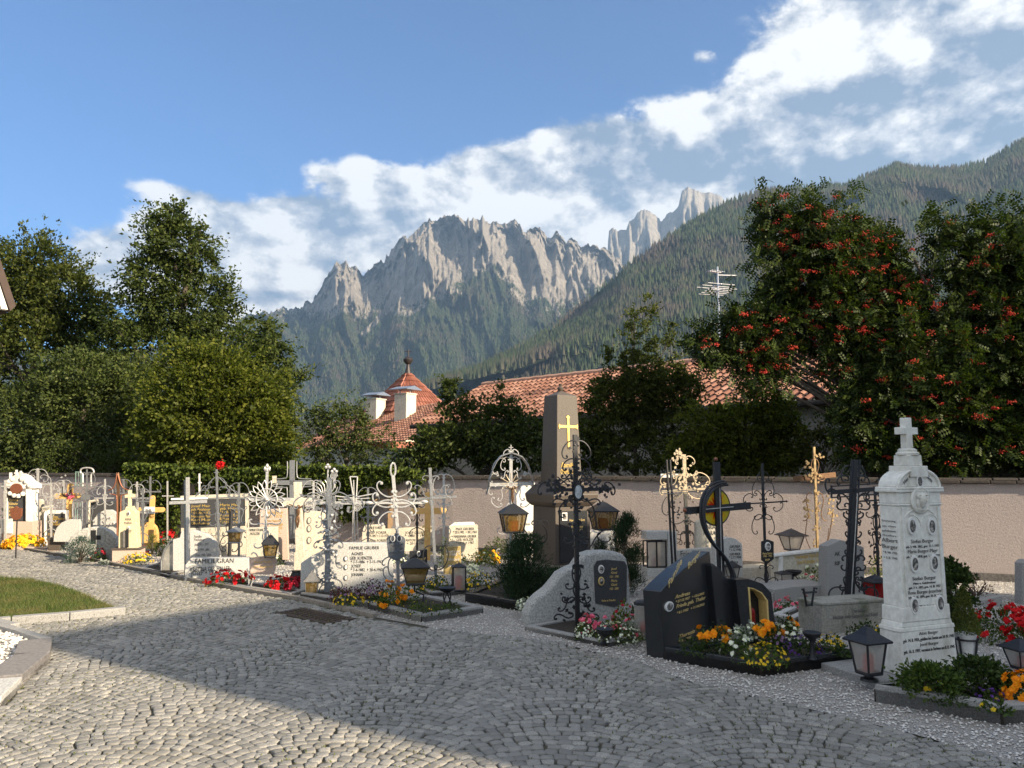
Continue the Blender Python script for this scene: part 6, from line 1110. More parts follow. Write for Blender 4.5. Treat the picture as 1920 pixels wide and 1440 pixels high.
def hollow(o, c, a, b_, c_, d, mat=SILV, r=.013):
    for p, q in ((a, b_), (b_, c_), (c_, d), (d, a)): wire(c, o, mat, [p, q], r, 0, 'bar', 1)
hollow(o, c, (656, 894), (670, 894), (668, 935), (663, 935)); hollow(o, c, (668, 932), (700, 926), (700, 943), (668, 939)); hollow(o, c, (662, 938), (668, 938), (673, 1046), (661, 1046)); hollow(o, c, (628, 930), (662, 934), (662, 940), (628, 944)); bar(c, o, SILV, (666, 1030), (663, 900), .02, 0, .015, 'core'); bar(c, o, SILV, (634, 937), (694, 934), .02, 0, .015, 'core')
c = Pl(817, 1100, 14); o = c.thing('thin_steel_cross', 'tall thin grey steel cross with fine corner scrolls', 'grave cross'); bar(c, o, IRONG, (818, 1100), (806, 877), .04, 0, .025); bar(c, o, IRONG, (765, 937), (856, 931), .03, 0, .02, 'crossbar')
iron(c, o, IRONG, [((808, 905), (795, 898), 'C', .9, 1), ((808, 905), (820, 898), 'C', .9, -1), ((812, 928), (838, 915), 'S', .9, 1), ((806, 928), (780, 915), 'S', .9, -1), ((812, 945), (840, 945), 'C', .9, -1), ((808, 945), (784, 955), 'C', .9, 1), ((842, 912), (846, 928), 'C', .9, 1), ((775, 930), (770, 940), 'C', .9, 1)], .007, -.01); iron(c, o, IRON, [((818, 1060), (826, 1030), 'C', .9, 1), ((816, 1060), (808, 1030), 'C', .9, -1)], .008, -.01)
c = Pl(806, 1052, 8); o = c.thing('wooden_cross', 'yellow larch cross with rounded arms behind the thin steel cross', 'grave cross')
def rcross(c, o, cx, top, bot, ay, ax0, ax1, hw_, mat, T=.04):
    k = c.k; (x0, zb_), (_, zt_), (_, za_) = c(cx, bot), c(cx, top), c(cx, ay); w = hw_*k; xa, xb = c(ax0, ay)[0], c(ax1, ay)[0]
    m = MB(); m.prism([(x0-w, zb_), (x0+w, zb_), (x0+w, zt_-w)]+[(x0+w*math.cos(a), zt_-w+w*math.sin(a)) for a in np.linspace(.2, 2.94, 8)]+[(x0-w, zt_-w)], 0, T); m.build('shaft', mat, o, bevel=.004)
    m = MB(); m.prism([(xa+w-w*math.sin(a), za_+w*math.cos(a)) for a in np.linspace(math.pi, 0, 8)]+[(xb-w+w*math.sin(a), za_+w*math.cos(a)) for a in np.linspace(0, math.pi, 8)], -.006, T+.006); m.build('arm', mat, o, bevel=.004)
rcross(c, o, 801, 922, 1052, 958, 770, 838, 5.5, WOOD); leaf_orn(c, o, GOLDP, [(801+random.uniform(-6, 6), 985+i*4) for i in range(14)], .06, 5)
c = Pl(731, 1030, 8); o = c.thing('wooden_cross', 'brown weathered wooden cross behind the ring scroll cross', 'grave cross'); rcross(c, o, 731, 903, 1030, 940, 702, 765, 5, WOODW)
pl = Pl(678, 1036, 8); o = pl.thing('long_gravestone', 'long low white gravestone with two inscriptions behind the GRUBER stone', 'gravestone'); MB().prism(pl.poly([(678, 1040), (679, 995), (684, 985), (716, 983), (722, 987), (722, 992), (817, 986), (818, 1040)]), 0, .14).build('stone', LIME, o, bevel=.006)
lines(pl, o, [('FAMILIE FORER', 702, 992, 28), ('JOSEF FORER', 706, 1001, 38), ('* 7-9-1897 + 7-12-1976', 708, 1007, 42), ('JOSEF GRUBER', 780, 1001, 40), ('* 1880  + 1951', 780, 1007, 40), ('ANTON GRUBER', 780, 1015, 38), ('+ 20-10-1942', 780, 1021, 34), ('MARIA FORER', 706, 1016, 36)], BLACKP, 5)
pl = Pl(842, 1052, 10); o = pl.thing('gravestone', 'squarish white gravestone lettered MAX GRUBER near the wall', 'gravestone'); MB().prism(pl.poly([(841, 1052), (842, 986), (896, 984), (897, 1050)]), 0, .14).build('stone', LIME, o, bevel=.005); MB().prism(pl.poly([(844, 986), (852, 980), (889, 979), (891, 984)]), .02, .12).build('cap', MARB, o, bevel=.004)
lines(pl, o, [('MAX GRUBER', 872, 994, 34), ('* 20.5.1902  + 28.2.1965', 872, 1000, 44), ('MARIANNA GRUBER', 872, 1008, 42), ('GEB. HOLZER', 872, 1014, 32), ('* 1910  + 1987', 872, 1020, 34)], BLACKP, 5)
pl = Pl(768, 1078, 10); o = slab(pl, 'black_gravestone', 'small black gravestone with one oval portrait behind the yellow glass lantern', [(768, 1080), (768, 1034), (801, 1030), (802, 1078)], .08, GRK); oval(pl, o, 785, 1038, 3.5, 5); lines(pl, o, [('Josef', 790, 1050, 16)], GOLDP, 5)
pl = Pl(832, 1078, 10); o = slab(pl, 'gold_plaque', 'brown gold lettered plaque stone left of the MAX GRUBER stone', [(832, 1080), (833, 1026), (864, 1024), (865, 1078)], .06, stone('ochre stone', (.30, .22, .08), (.40, .30, .12), 40, .5)); lines(pl, o, [('Richard Kranzl', 849, 1036, 26), ('+ 1980 *', 849, 1042, 26), ('Cäcilia Kranzl', 849, 1051, 24), ('geb. Forer', 849, 1062, 18)], WHITEP, 5)
lantern(G(860, 1108, .05), 10, .36, 'tall rectangular black glass lantern with a red candle base', .44, .44, gl=CLEAR, candle=WAX, roofh=.14, foot=.04, ov=1.15)
planter('grey granite surround behind the creeping green, with yellow bedding flowers', (784, 1108), (806, 1121), (932, 1112), .075, .08, GRA)
plant(895, 1106, 74, 34, 'yellow and green bedding flowers right of the glass lantern', LB, F_YEL, 60, .016, z=.05); plant(822, 1108, 50, 34, 'green bedding plants with yellow dots left of the glass lantern', LB, F_YEL, 20, .014, z=.05); plant(800, 1106, 30, 22, 'dark leaves behind the yellow glass lantern', LBD, F_YEL, 6, .014, z=.05)
plant(888, 1078, 36, 22, 'ball of white flowers before the wall', LSG, F_WHT, 50, .02); plant(916, 1056, 44, 26, 'bright golden marigolds in the sun before the wall', LB, F_MAR, 34, .03); plant(905, 1062, 60, 40, 'green bedding leaves in the sun near the wall', LBL, F_WHT, 8, .02); plant(860, 1050, 36, 22, 'white begonias near the plaque stone', LB, F_WHT, 20, .02, Y=13.4)
plant(838, 1040, 34, 72, 'climbing shrub between the thin cross and the MAX GRUBER stone', LB, None, 0, Y=12.8, nl=420); bush(935, 1050, 50, 40, 'green bush by the wall left of the canopy cross', LB, .04, 700)
# ---------------------------------------------------------------- the sunlit left
c = Pl(497, 1104, 8); o = c.thing('sunburst_cross', 'silver sunburst wheel cross on a scrolled iron frame', 'grave cross'); bar(c, o, SILV, (497, 1040), (501, 880), .035, 0, .02); bar(c, o, SILV, (460, 936), (545, 936), .04, .01, .02, 'crossbar')
x, z = c(500, 936); k = c.k; m = MB(); m.tube([(x+19*k*math.cos(a), -.01, z+19*k*math.sin(a)) for a in np.linspace(0, 6.2832, 36)], .009, 6); m.ball((x, -.02, z), .03, 8); m.build('ring', SILV, o, smooth=True)
for i in range(18):
    a = i*math.pi/9+.17; wire(c, o, SILV, [(500+3*math.cos(a), 936-3*math.sin(a)), (500+26*math.cos(a), 936-26*math.sin(a)), (500+36*math.cos(a+.12), 936-36*math.sin(a+.12))], .008, -.01, 'ray', 3); wire(c, o, SILV, [(500+24*math.cos(a), 936-24*math.sin(a)), (500+30*math.cos(a-.1), 936-30*math.sin(a-.1)), (500+34*math.cos(a-.22), 936-34*math.sin(a-.22))], .006, -.01, 'ray', 3)
m = MB()
for p in ((501, 874), (497, 879), (505, 879), (501, 881)): x, z = c(*p); m.ball((x, 0, z), .028, 8, (.7, .7, 1.3))
m.build('tulip', SILV, o, smooth=True); iron(c, o, SILV, mir(498, [((-3, 990), (-26, 975), 'S', .9, 1), ((-4, 1000), (-18, 1020), 'C', .9, -1), ((-26, 1040), (-34, 1066), 'C', .7, -1), ((-24, 1075), (-40, 1098), 'S', .9, 1), ((-6, 1092), (-22, 1100), 'C', .9, 1), ((-3, 1030), (-12, 1045), 'C', .9, -1)]), .009, 0)
MB().prism(c.poly([(468, 1048), (480, 1044), (497, 1042), (515, 1044), (520, 1049), (514, 1077), (470, 1076)]), -.03, 0).build('name_plate', PINKS, o, bevel=.006); lines(c, o, [('Johann Passler', 494, 1055, 34), ('und Angehörige', 494, 1064, 36)], GOLDP, 5, y=-.032)
b = P(506, 1044, c.b.y-.12); q = lantern(b, 20, P(506, 1000, b.y).z-b.z, 'lantern with white roof and amber glass hanging on the sunburst cross', .62, .44, metal=IRON, gl=AMBER, roofh=.45, foot=.03, ov=1.15, candle=None)
pl = Pl(346, 1090, 12); o = slab(pl, 'gravestone', 'low pale gravestone lettered FAMILIE beside the tall plain cross', [(346, 1090), (347, 1060), (357, 1047), (466, 1046), (467, 1082)], .16, GRW); lines(pl, o, [('FAMILIE GRAN', 402, 1056, 72), ('KRISTINA GEB. HALLER', 394, 1071, 74), ('JOSEF + 1971', 384, 1078, 50)], BLACKP, 9)
c = Pl(350, 1084, 6); o = c.thing('plain_silver_cross', 'tall plain silver cross of square bars', 'grave cross'); bar(c, o, SILV, (353, 1084), (352, 895), .05, 0, .04); bar(c, o, IRONG, (347, 1084), (346, 900), .03, .03, .04); bar(c, o, SILV, (318, 943), (388, 940), .045, -.003, .04, 'crossbar'); bar(c, o, WHITEP, (320, 936), (388, 934), .03, .03, .04, 'crossbar')
pl = Pl(338, 1012, 8, Y=14.6); o = pl.thing('double_panel_stone', 'wide dark gravestone panel with gold lettering in two columns under a pale frame', 'gravestone'); MB().prism(pl.poly([(338, 1040), (338, 938), (461, 934), (461, 1040)]), .02, .12).build('panel', DARKS, o, bevel=.004); MB().prism(pl.poly([(338, 938), (338, 930), (464, 925), (464, 934)]), 0, .14).build('frame', LIME, o, bevel=.004); MB().prism(pl.poly([(460, 1040), (459, 934), (464, 934), (465, 1040)]), 0, .14).build('frame', LIME, o, bevel=.004); MB().prism(pl.poly([(340, 1040), (340, 990), (374, 990), (461, 986), (461, 1040)]), -.02, .02).build('base_block', LIME, o)
for i, (a_, b_) in enumerate((('Josef Mair', 'Maria Mair'), ('geb. Patzleiner', 'geb. Holzer'), ('* 12.3.1901 + 1970', '* 4.5.1899 + 1963'), ('Hermann Mair', 'Anna Mair'), ('Karl Mair', 'Elisabeth'), ('Oberhammer', '* 1931 + 1988'))): lines(pl, o, [(a_, 376, 951+i*6.5, 36), (b_, 430, 949+i*6.5, 36)], GOLD, 5, y=.018)
pl = Pl(300, 1075, 10); o = pl.thing('arched_gravestone', 'pale gravestone with rounded top and a quarter round glazed opening', 'gravestone'); MB().prism(pl.poly([(324, 1075), (324, 1012), (337, 1008), (340, 996), (362, 994), (388, 1002), (404, 1017), (411, 1040), (412, 1073)]), 0, .16).build('stone', GRW, o, bevel=.006); m = MB(); m.tube([(x_, .08, z_) for x_, z_ in pl.poly([(300, 1075), (300, 1052), (306, 1032), (316, 1018), (326, 1012)])], .02, 6); m.build('arch_frame', IRONG, o); MB().prism(pl.poly([(303, 1070), (303, 1052), (308, 1034), (318, 1020), (324, 1016), (324, 1070)]), .06, .07).build('pane', CLEAR, o); lines(pl, o, [('Familie', 371, 1008, 14), ('Patzleiner', 374, 1014, 20), ('Josef 1911 - 1977', 378, 1023, 26), ('Maria 1915 - 2001', 379, 1033, 26), ('Franz 1940 - 2010', 381, 1043, 28)], GREYL, 5)
planter('low grey granite surround of the arched gravestone at left', (262, 1069), (316, 1084), (352, 1074), .05, .07, GRA); lantern(G(304, 1066), 10, .14, 'tiny lantern inside the arched opening', .6, .5, metal=IRONG, gl=CLEAR)
c = Pl(409, 1062, 8); o = c.thing('pyramid_cross', 'fine grey iron cross with a triangle of small scrolls and a tiny top cross', 'grave cross'); bar(c, o, IRONG, (411, 1062), (406, 880), .035, 0, .02); bar(c, o, IRONG, (366, 936), (448, 932), .02, 0, .015, 'crossbar'); bar(c, o, IRONG, (401, 886), (411, 886), .012, -.004, .01, 'tip')
iron(c, o, IRONG, mir(408, [((-3, 900), (-9, 912), 'C', .9, 1), ((-12, 905), (-22, 915), 'S', .9, 1), ((-24, 913), (-38, 924), 'S', .9, 1), ((-6, 918), (-18, 928), 'C', .9, 1), ((-20, 926), (-36, 934), 'C', .9, 1), ((-4, 945), (-14, 960), 'C', .9, -1), ((-3, 965), (-12, 980), 'C', .9, -1), ((-3, 985), (-10, 1000), 'C', .9, -1), ((-3, 1002), (-12, 1014), 'C', .9, -1)]), .006, 0); wire(c, o, IRONG, [(406, 892), (366, 932)], .005, 0, 'rod', 1); wire(c, o, IRONG, [(407, 892), (448, 930)], .005, 0, 'rod', 1)
plant(414, 1050, 20, 184, 'single tall rose stem with a red bloom above the pyramid cross', LB, None, 0, Y=14.4, nl=26); b = P(413, 872, 14.4); o = thing('rose_bloom', 'red rose bloom standing above the creeper on the wall', 'flower', b); rg = np.random.default_rng(3); C = rg.normal(size=(110, 3))*.034; V, F_ = quat_leaves(C, .042, rg, .9); mesh_np('petals', V, F_, F_RED, o)
b = G(429, 1068); o = thing('dark_lamp_post', 'black iron lamp post with small scrolls right of the pyramid cross', 'lamp post', b); Yb = b.y; zt_ = P(429, 958, Yb).z; MB().tube([(0, 0, 0), (0, 0, zt_)], .03, 8).build('post', IRON, o); iron(Pl(429, 1068, 8), o, IRON, mir(429, [((-2, 960), (-8, 972), 'C', .9, 1), ((-2, 985), (-10, 1000), 'C', .9, -1), ((-2, 1010), (-8, 1030), 'C', .9, 1)]), .008)
b = P(441, 1018, 12.1); lantern(b, 10, P(441, 987, 12.1).z-b.z, 'small amber lantern with a wide grey roof on the black lamp post', .8, .6, metal=IRONG, gl=AMBER, candle=None, roofh=.3, foot=.04, ov=1.3)
legbowl(392, 1048, 1018, 20, 'shallow grey iron bowl on scrolled legs before the arched gravestone', IRONG); c = Pl(440, 1044, 8); o = c.thing('iron_scroll_ring', 'large curled iron scroll on the FAMILIE stone', 'ornament'); iron(c, o, IRONG, [((425, 1040), (448, 1022), 'C', 1.1, -1), ((384, 1044), (408, 1026), 'C', 1, 1)], .009)
pl = Pl(486, 1040, 8, Y=13.6); o = slab(pl, 'gravestone', 'pink brown gravestone with gold lettering behind the sunburst cross', [(486, 1050), (487, 956), (538, 953), (541, 1050)], .12, PINKS)
for i in range(6): lines(pl, o, [(('Josef Happacher', 'geb. 1878', 'Anna Happacher', 'geb. Watschinger', '1881 - 1959', 'R.I.P.')[i], 514, 963+i*7.5, 34-4*(i % 3))], GOLD, 6)
pl = Pl(462, 1040, 8, Y=13.0); o = slab(pl, 'gravestone', 'cream gravestone with small lettering left below the sunburst wheel', [(461, 1046), (461, 990), (520, 988), (520, 1044)], .12, LIME); lines(pl, o, [('FAMILIE STRANI', 480, 996, 26), ('HOLZER', 478, 1003, 18)], BLACKP, 5)
pl = Pl(551, 1096, 8); o = pl.thing('stone_cross', 'mossy cream stone cross with a bronze figure of Christ on a block', 'grave cross'); MB().prism(pl.poly([(550, 1096), (551, 1036), (576, 1034), (576, 1094)]), 0, .24).build('base', LIME, o, bevel=.008); MB().prism(pl.poly([(553, 1036), (551, 950), (529, 950), (529, 934), (550, 934), (549, 904), (564, 904), (564, 934), (584, 934), (584, 950), (565, 950), (570, 1036)]), .03, .16).build('cross', LIME, o, bevel=.008); corpus(pl, o, 559, 945, .34, BRONZE, .0)
pl = Pl(545, 1020, 8, Y=15.2); o = pl.thing('double_line_cross', 'large grey cross outlined with thin bars against the creeper', 'grave cross'); bar(pl, o, IRONG, (548, 1010), (548, 863), .10, 0, .05); bar(pl, o, IRONG, (518, 905), (584, 905), .09, 0, .05, 'crossbar')
for s in (-1, 1): wire(pl, o, IRONG, [(548+s*9, 865), (548+s*9, 890), (548+s*14, 897), (548+s*36, 898)], .012, -.03); wire(pl, o, IRONG, [(548+s*36, 912), (548+s*14, 914), (548+s*9, 922), (548+s*9, 1000)], .012, -.03)
bar(pl, o, LIME, (515, 892), (515, 906), .08, -.02, .04, 'block')
pl = Pl(571, 1064, 8); o = slab(pl, 'gravestone', 'cream relief gravestone with three oval portraits in a column', [(569, 1064), (570, 962), (576, 958), (606, 960), (609, 966), (610, 1062)], .14, stone('lichened limestone', (.46, .40, .30), (.66, .58, .46), 30, .8, b=.9)); [oval(pl, o, 580, py, 4, 6.5, 0, rim=GREYL, face=LIME) for py in (976, 991, 1013)]
plant(430, 1095, 90, 26, 'red begonias in a row before the FAMILIE stone', LB, F_RED, 60, .03, z=.02); plant(523, 1104, 50, 26, 'red begonias below the sunburst cross', LB, F_RED, 34, .032, z=.02); plant(552, 1106, 36, 24, 'dark red begonias left of the GRUBER stone', LBR, F_DRK, 26, .028, z=.02); plant(476, 1066, 24, 18, 'small orange flowers left of the pink name plate', LB, F_OR, 10, .02); plant(337, 1072, 20, 18, 'small yellow flowers at the foot of the tall plain cross', LB, F_YEL, 14, .018)
planter('pale granite surround with red begonias below the sunburst cross', (398, 1097), (545, 1120), (575, 1112), .05, .07, GRA)
plant(462, 1050, 30, 20, 'green leaves beside the cream gravestone', LB, None, 0, Y=12.9); b = G(555, 1100); o = thing('dark_vase', 'small dark round vase before the stone cross', 'vase', (b.x, b.y, .02)); MB().lathe([(.04, 0), (.08, .06), (.09, .12), (.06, .18), (.07, .2)], 14).build('vase', IRON, o, smooth=True)
# far left
pl = Pl(4, 1026, 8); o = pl.thing('white_pillared_monument', 'white pillared monument with a copper relief disc, at the left edge', 'grave monument'); MB().prism(pl.poly([(2, 1034), (2, 978), (62, 978), (62, 1034)]), 0, .4).build('base', PINKS, o, bevel=.008); MB().prism(pl.poly([(3, 1000), (3, 974), (24, 972), (24, 1000)]), -.03, 0).build('tablet', MARB, o); MB().prism(pl.poly([(11, 977), (11, 925), (48, 925), (48, 977)]), .08, .3).build('panel', DARKS, o)
for a_, b_ in ((6, 12), (48, 59)): MB().prism(pl.poly([(a_, 978), (a_, 916), (b_, 916), (b_, 978)]), 0, .35).build('pillar', MARB, o, bevel=.006)
MB().prism(pl.poly([(2, 916), (4, 908), (16, 902), (24, 893), (33, 888), (44, 893), (52, 902), (63, 908), (64, 916)]), -.02, .37).build('pediment', MARB, o, bevel=.006); x, z = pl(32, 916); MB().oval(x, z, 10.5*pl.k, 9.5*pl.k, -.05, .0).build('copper_disc', COPPER, o, bevel=.006)
for cx_ in (31, 39): bar(pl, o, MARB, (cx_, 893), (cx_, 881 if cx_ < 35 else 883), .035, 0, .035, 'small_cross'); bar(pl, o, MARB, (cx_-4, 887), (cx_+4, 887), .03, 0, .03, 'small_cross')
m = MB(); [m.ball((pl(x_, y_)[0], -.03, pl(x_, y_)[1]), .05, 7) for x_, y_ in ((18, 903), (24, 899), (42, 898), (50, 903), (20, 925), (28, 929), (36, 930), (44, 926), (12, 908), (56, 910))]; m.build('garland', MARB, o, smooth=True)
for i in range(5): lines(pl, o, [('Familie' if i == 0 else 'Kühbacher', 22, 940+i*7, 16)], GOLDP, 5, y=.075)
c = Pl(31, 1024, 8, Y=14.0); o = c.thing('copper_shield', 'copper relief shield before the white pillared monument', 'plaque'); MB().prism(c.poly([(19, 953), (26, 952), (31, 948), (36, 952), (43, 953), (42, 967), (38, 973), (31, 976), (24, 973), (20, 967)]), -.02, .01).build('shield', COPPER, o, bevel=.008); MB().tube([(c(31, 974)[0], .02, c(31, 974)[1]), (c(31, 1010)[0], .02, -.05)], .012, 6).build('stake', IRON, o)
b = G(38, 1022); o = thing('white_vase', 'white vase with pale dried flowers before the pillared monument', 'vase', b); MB().lathe([(.06, 0), (.10, .1), (.09, .3), (.11, .36)], 14).build('vase', MARB, o, smooth=True); rg = np.random.default_rng(5); C = rg.normal(size=(260, 3))*np.array([.15, .1, .14])+np.array([-.08, 0, .52]); V, F_ = quat_leaves(C, .07, rg, .8); mesh_np('flowers', V, F_, LSG, o)
plant(45, 1026, 66, 24, 'bed of golden marigolds at the far left', LB, F_MAR, 90, .045, z=.03); plant(18, 1027, 26, 18, 'golden marigolds at the left end of the bed', LB, F_MAR, 18, .04, z=.03); bush(70, 1014, 30, 26, 'small dark round shrub right of the pillared monument', LBD, .04, 700); bush(52, 1012, 14, 22, 'small bright green shrub behind the marigolds', LBL, .03, 300); b = G(10, 1028); q = Pl(0, 1030, 6); slab(q, 'kerb_stone', 'low dark wedge stone at the left picture edge', [(-10, 1030), (-4, 1024), (4, 1021), (22, 1027), (22, 1030)], .2, DARKS, cat='stone')
q = Pl(22, 1032, 8); slab(q, 'kerb_stone', 'pale pink kerb stone under the golden marigolds', [(22, 1033), (22, 1024), (87, 1027), (87, 1037)], .1, PINKS, cat='kerb stone'); q = Pl(78, 1034, 8); slab(q, 'granite_bench' if 0 else 'kerb_stone', 'pink kerb stone right of the marigold bed', [(88, 1040), (88, 1030), (122, 1034), (122, 1046)], .1, PINKS, cat='kerb stone')
def small_cross(px, py, deg, label, top, ay, a0_, a1_, mat, w=.05, Y=None, sc_=(), r=.008, lean=0):
    c = Pl(px, py, deg, Y=Y); o = c.thing('grave_cross', label, 'grave cross'); bar(c, o, mat, (px, py), (px+lean, top), w, 0, .03); bar(c, o, mat, (a0_, ay), (a1_, ay), w*.8, 0, .025, 'crossbar')
    if sc_: iron(c, o, mat, mir(px, sc_), r, -.012, balls=r*1.3)
    return c, o
small_cross(71, 1010, 8, 'silver cross with a scrolled upper quarter right of the white pillared monument', 878, 908, 52, 94, SILV, .05, sc_=[((-4, 885), (-12, 900), 'C', .9, 1), ((-8, 896), (-20, 904), 'C', .9, 1), ((-4, 915), (-12, 935), 'C', .9, -1), ((-4, 935), (-8, 955), 'C', .9, 1)])
c, o = small_cross(119, 1006, 8, 'small silver cross with vine curls left above the wooden cross', 900, 929, 98, 140, SILV, .04, sc_=[((-3, 905), (-12, 916), 'C', .9, 1), ((-4, 920), (-20, 926), 'S', .9, 1), ((-4, 938), (-16, 946), 'C', .9, -1)]); rg = random.Random(1); leaf_orn(c, o, SILV, [(rg.gauss(110, 9), rg.gauss(932, 9)) for _ in range(30)]+[(rg.gauss(119, 4), rg.uniform(893, 960)) for _ in range(20)], .06, 3)
c = Pl(127, 1020, 6); o = c.thing('wooden_cross', 'bright yellow larch cross with a black horseshoe shaped ornament', 'grave cross'); rcross(c, o, 125, 906, 1020, 930, 101, 151, 5, WOOD); wire(c, o, IRON, [(118, 912), (118, 926), (125, 931), (132, 926), (132, 912)], .012, -.02, 'ornament'); leaf_orn(c, o, F_PINK, [(131+random.uniform(-7, 7), 930+random.uniform(-4, 4)) for _ in range(18)], .05, 3, 'flower_garland')
c, o = small_cross(163, 1022, 8, 'grey iron lattice cross under a mushroom shaped frame', 880, 912, 133, 196, IRONG, .025, sc_=[((-3, 920), (-18, 926), 'S', .9, 1), ((-18, 918), (-30, 926), 'C', .9, 1), ((-4, 935), (-12, 950), 'C', .9, 1), ((-4, 955), (-16, 975), 'S', .9, 1), ((-4, 890), (-8, 905), 'C', .9, 1)]); wire(c, o, SILV, [(155, 912), (155, 890), (151, 886), (153, 879), (163, 877), (173, 879), (176, 886), (171, 890), (171, 912)], .018, 0, 'frame'); MB().prism(c.poly([(153, 927), (170, 927), (170, 937), (153, 937)]), -.03, -.015).build('name_plate', IRONG, o)
GG = plain('verdigris iron', (.22, .34, .30), (.14, .22, .2), rough=.6)
for x0 in (142, 147, 152): bar(c, o, GG, (x0, 912), (x0, 884), .015, 0, .012, 'grille_bar')
bar(c, o, GG, (141, 885), (153, 885), .015, 0, .012, 'grille_bar'); wire(c, o, IRONG, [(136, 990), (136, 945), (140, 940), (151, 940), (154, 946), (154, 990)], .016, .01, 'frame'); [bar(c, o, GG, (x0, 990), (x0, 942), .012, .01, .01, 'grille_bar') for x0 in (141, 145, 150)]
small_cross(197, 1030, 8, 'slim silver cross with round scroll wings above the semicircular stone', 898, 934, 177, 214, SILV, .03, sc_=[((-3, 915), (-10, 925), 'C', 1, 1), ((-3, 930), (-12, 942), 'C', 1, -1), ((-3, 975), (-10, 1000), 'S', .8, 1)])
pl = Pl(170, 1010, 8, Y=17.4); slab(pl, 'gravestone', 'dark grey slab with a pale frame against the wall at left', [(168, 1000), (168, 944), (172, 940), (216, 940), (216, 1000)], .12, DARKS); q = Pl(170, 1010, 8, Y=17.3); s_ = q.thing('frame_stone', 'pale curved frame corner before the dark grey slab', 'gravestone'); wire(q, s_, LIME, [(167, 1000), (167, 946), (172, 940), (184, 938)], .03)
pl = Pl(74, 1010, 8, Y=17.); o = slab(pl, 'gravestone', 'cream gravestone behind the silver cross at far left', [(60, 1000), (60, 938), (76, 936), (80, 941), (81, 1000)], .12, LIME); pl = Pl(74, 1010, 8, Y=16.6); o = slab(pl, 'gravestone', 'cream lettered gravestone behind the white framed black plaque', [(72, 1000), (72, 952), (95, 947), (96, 1000)], .12, LIME); lines(pl, o, [('JOSEF', 84, 957, 16), ('ANNA', 83, 963, 12)], BLACKP, 5)
pl = Pl(82, 1022, 8); o = pl.thing('framed_black_gravestone', 'black plaque stone with gold names in a white stone frame', 'gravestone'); MB().prism(pl.poly([(82, 1022), (82, 962), (86, 957), (124, 957), (125, 1020)]), 0, .14).build('frame', MARB, o, bevel=.008); MB().prism(pl.poly([(89, 1010), (89, 966), (93, 963), (123, 963), (124, 1009)]), -.012, 0).build('plaque', DARKS, o, bevel=.003); lines(pl, o, [('Max', 103, 971, 12), ('Hackhofer', 109, 975, 24), ('Rosl', 103, 981, 12), ('Tempele', 106, 985, 18), ('1931', 96, 1004, 10)], GOLD, 5, y=-.016); [oval(pl, o, 94, py, 2.6, 3.2, -.012, face=GREYL) for py in (969, 979)]
q = Pl(100, 1022, 8, Y=15.2); MBp = q.thing('curved_white_stone', 'white quarter round stone rising behind the yellow larch cross', 'gravestone'); MB().prism(q.poly([(100, 1016), (101, 1003), (106, 990), (115, 980), (128, 974), (150, 974), (150, 1016)]), 0, .12).build('stone', GRW, MBp, bevel=.006)
pl = Pl(176, 1020, 8, Y=16.); o = slab(pl, 'semicircular_stone', 'white semicircular gravestone with small round portraits', [(174, 1020), (174, 976), (182, 964), (196, 956), (208, 956), (218, 962), (223, 972), (224, 1020)], .12, GRW); [oval(pl, o, x_, y_, 1.8, 2.2, 0) for x_, y_ in ((195, 972), (207, 971), (197, 981), (213, 981))]
pl = Pl(126, 1052, 10); o = slab(pl, 'carved_boulder', 'big rounded grey stone carved with wheat, a cut out dark cross in it', [(125, 1052), (125, 1024), (131, 1010), (142, 999), (156, 991), (175, 988), (192, 990), (206, 997), (216, 1009), (221, 1026), (222, 1050)], .2, CARV, bevel=.02); MB().prism(pl.poly([(170, 1012), (170, 994), (180, 994), (180, 1004), (189, 1004), (189, 1012), (180, 1012), (180, 1020), (170, 1020)]), -.004, .02).build('dark_cross', IRON, o)
bush(150, 1056, 56, 46, 'blue green rounded lavender bush before the carved stone', leafmat('blue leaf', [(.03, .06, .05), (.06, .10, .08), (.04, .08, .06)], .2), .04, 2200, asp=.2); plant(187, 1052, 30, 24, 'red and pink flowers before the carved stone', LB, F_DRK, 14, .03); plant(130, 1012, 28, 18, 'red begonias at the foot of the yellow larch cross', LB, F_DRK, 18, .035); plant(204, 1046, 20, 22, 'dark red flowers right of the carved stone', LB, F_RED, 8, .025); plant(205, 1004, 22, 16, 'red begonias under the semicircular stone', LB, F_DRK, 12, .03, Y=15.)
q = Pl(90, 1034, 10); o = q.thing('brown_planter', 'small brown ribbed planter box at left', 'planter'); MB().prism(q.poly([(90, 1032), (88, 1012), (114, 1012), (112, 1032)]), 0, .25).build('box', BROWNS, o, bevel=.01); MB().prism(q.poly([(87, 1013), (87, 1009), (115, 1009), (115, 1013)]), -.01, .26).build('rim', BROWNS, o, bevel=.004)
c = Pl(221, 1040, 12); o = c.thing('bronze_outline_cross', 'brown bronze cross with curved outlines', 'grave cross')
for k, m_ in ((0, BRONZE), (2.2, COPPER)): wire(c, o, m_, [(219+k*.4, 886+k), (217, 905), (212, 915), (204, 919)], .011, -.01*k, 'outline'); wire(c, o, m_, [(222-k*.3, 886+k), (226, 905), (232, 915), (243, 919)], .011, -.01*k, 'outline'); wire(c, o, m_, [(206, 926), (216, 928), (220, 940), (220, 1040)], .011, -.01*k, 'outline'); wire(c, o, m_, [(243, 926), (231, 928), (227, 940), (227, 1040)], .011, -.01*k, 'outline')
bar(c, o, BRONZE, (223, 1040), (221, 890), .05, .01, .02)
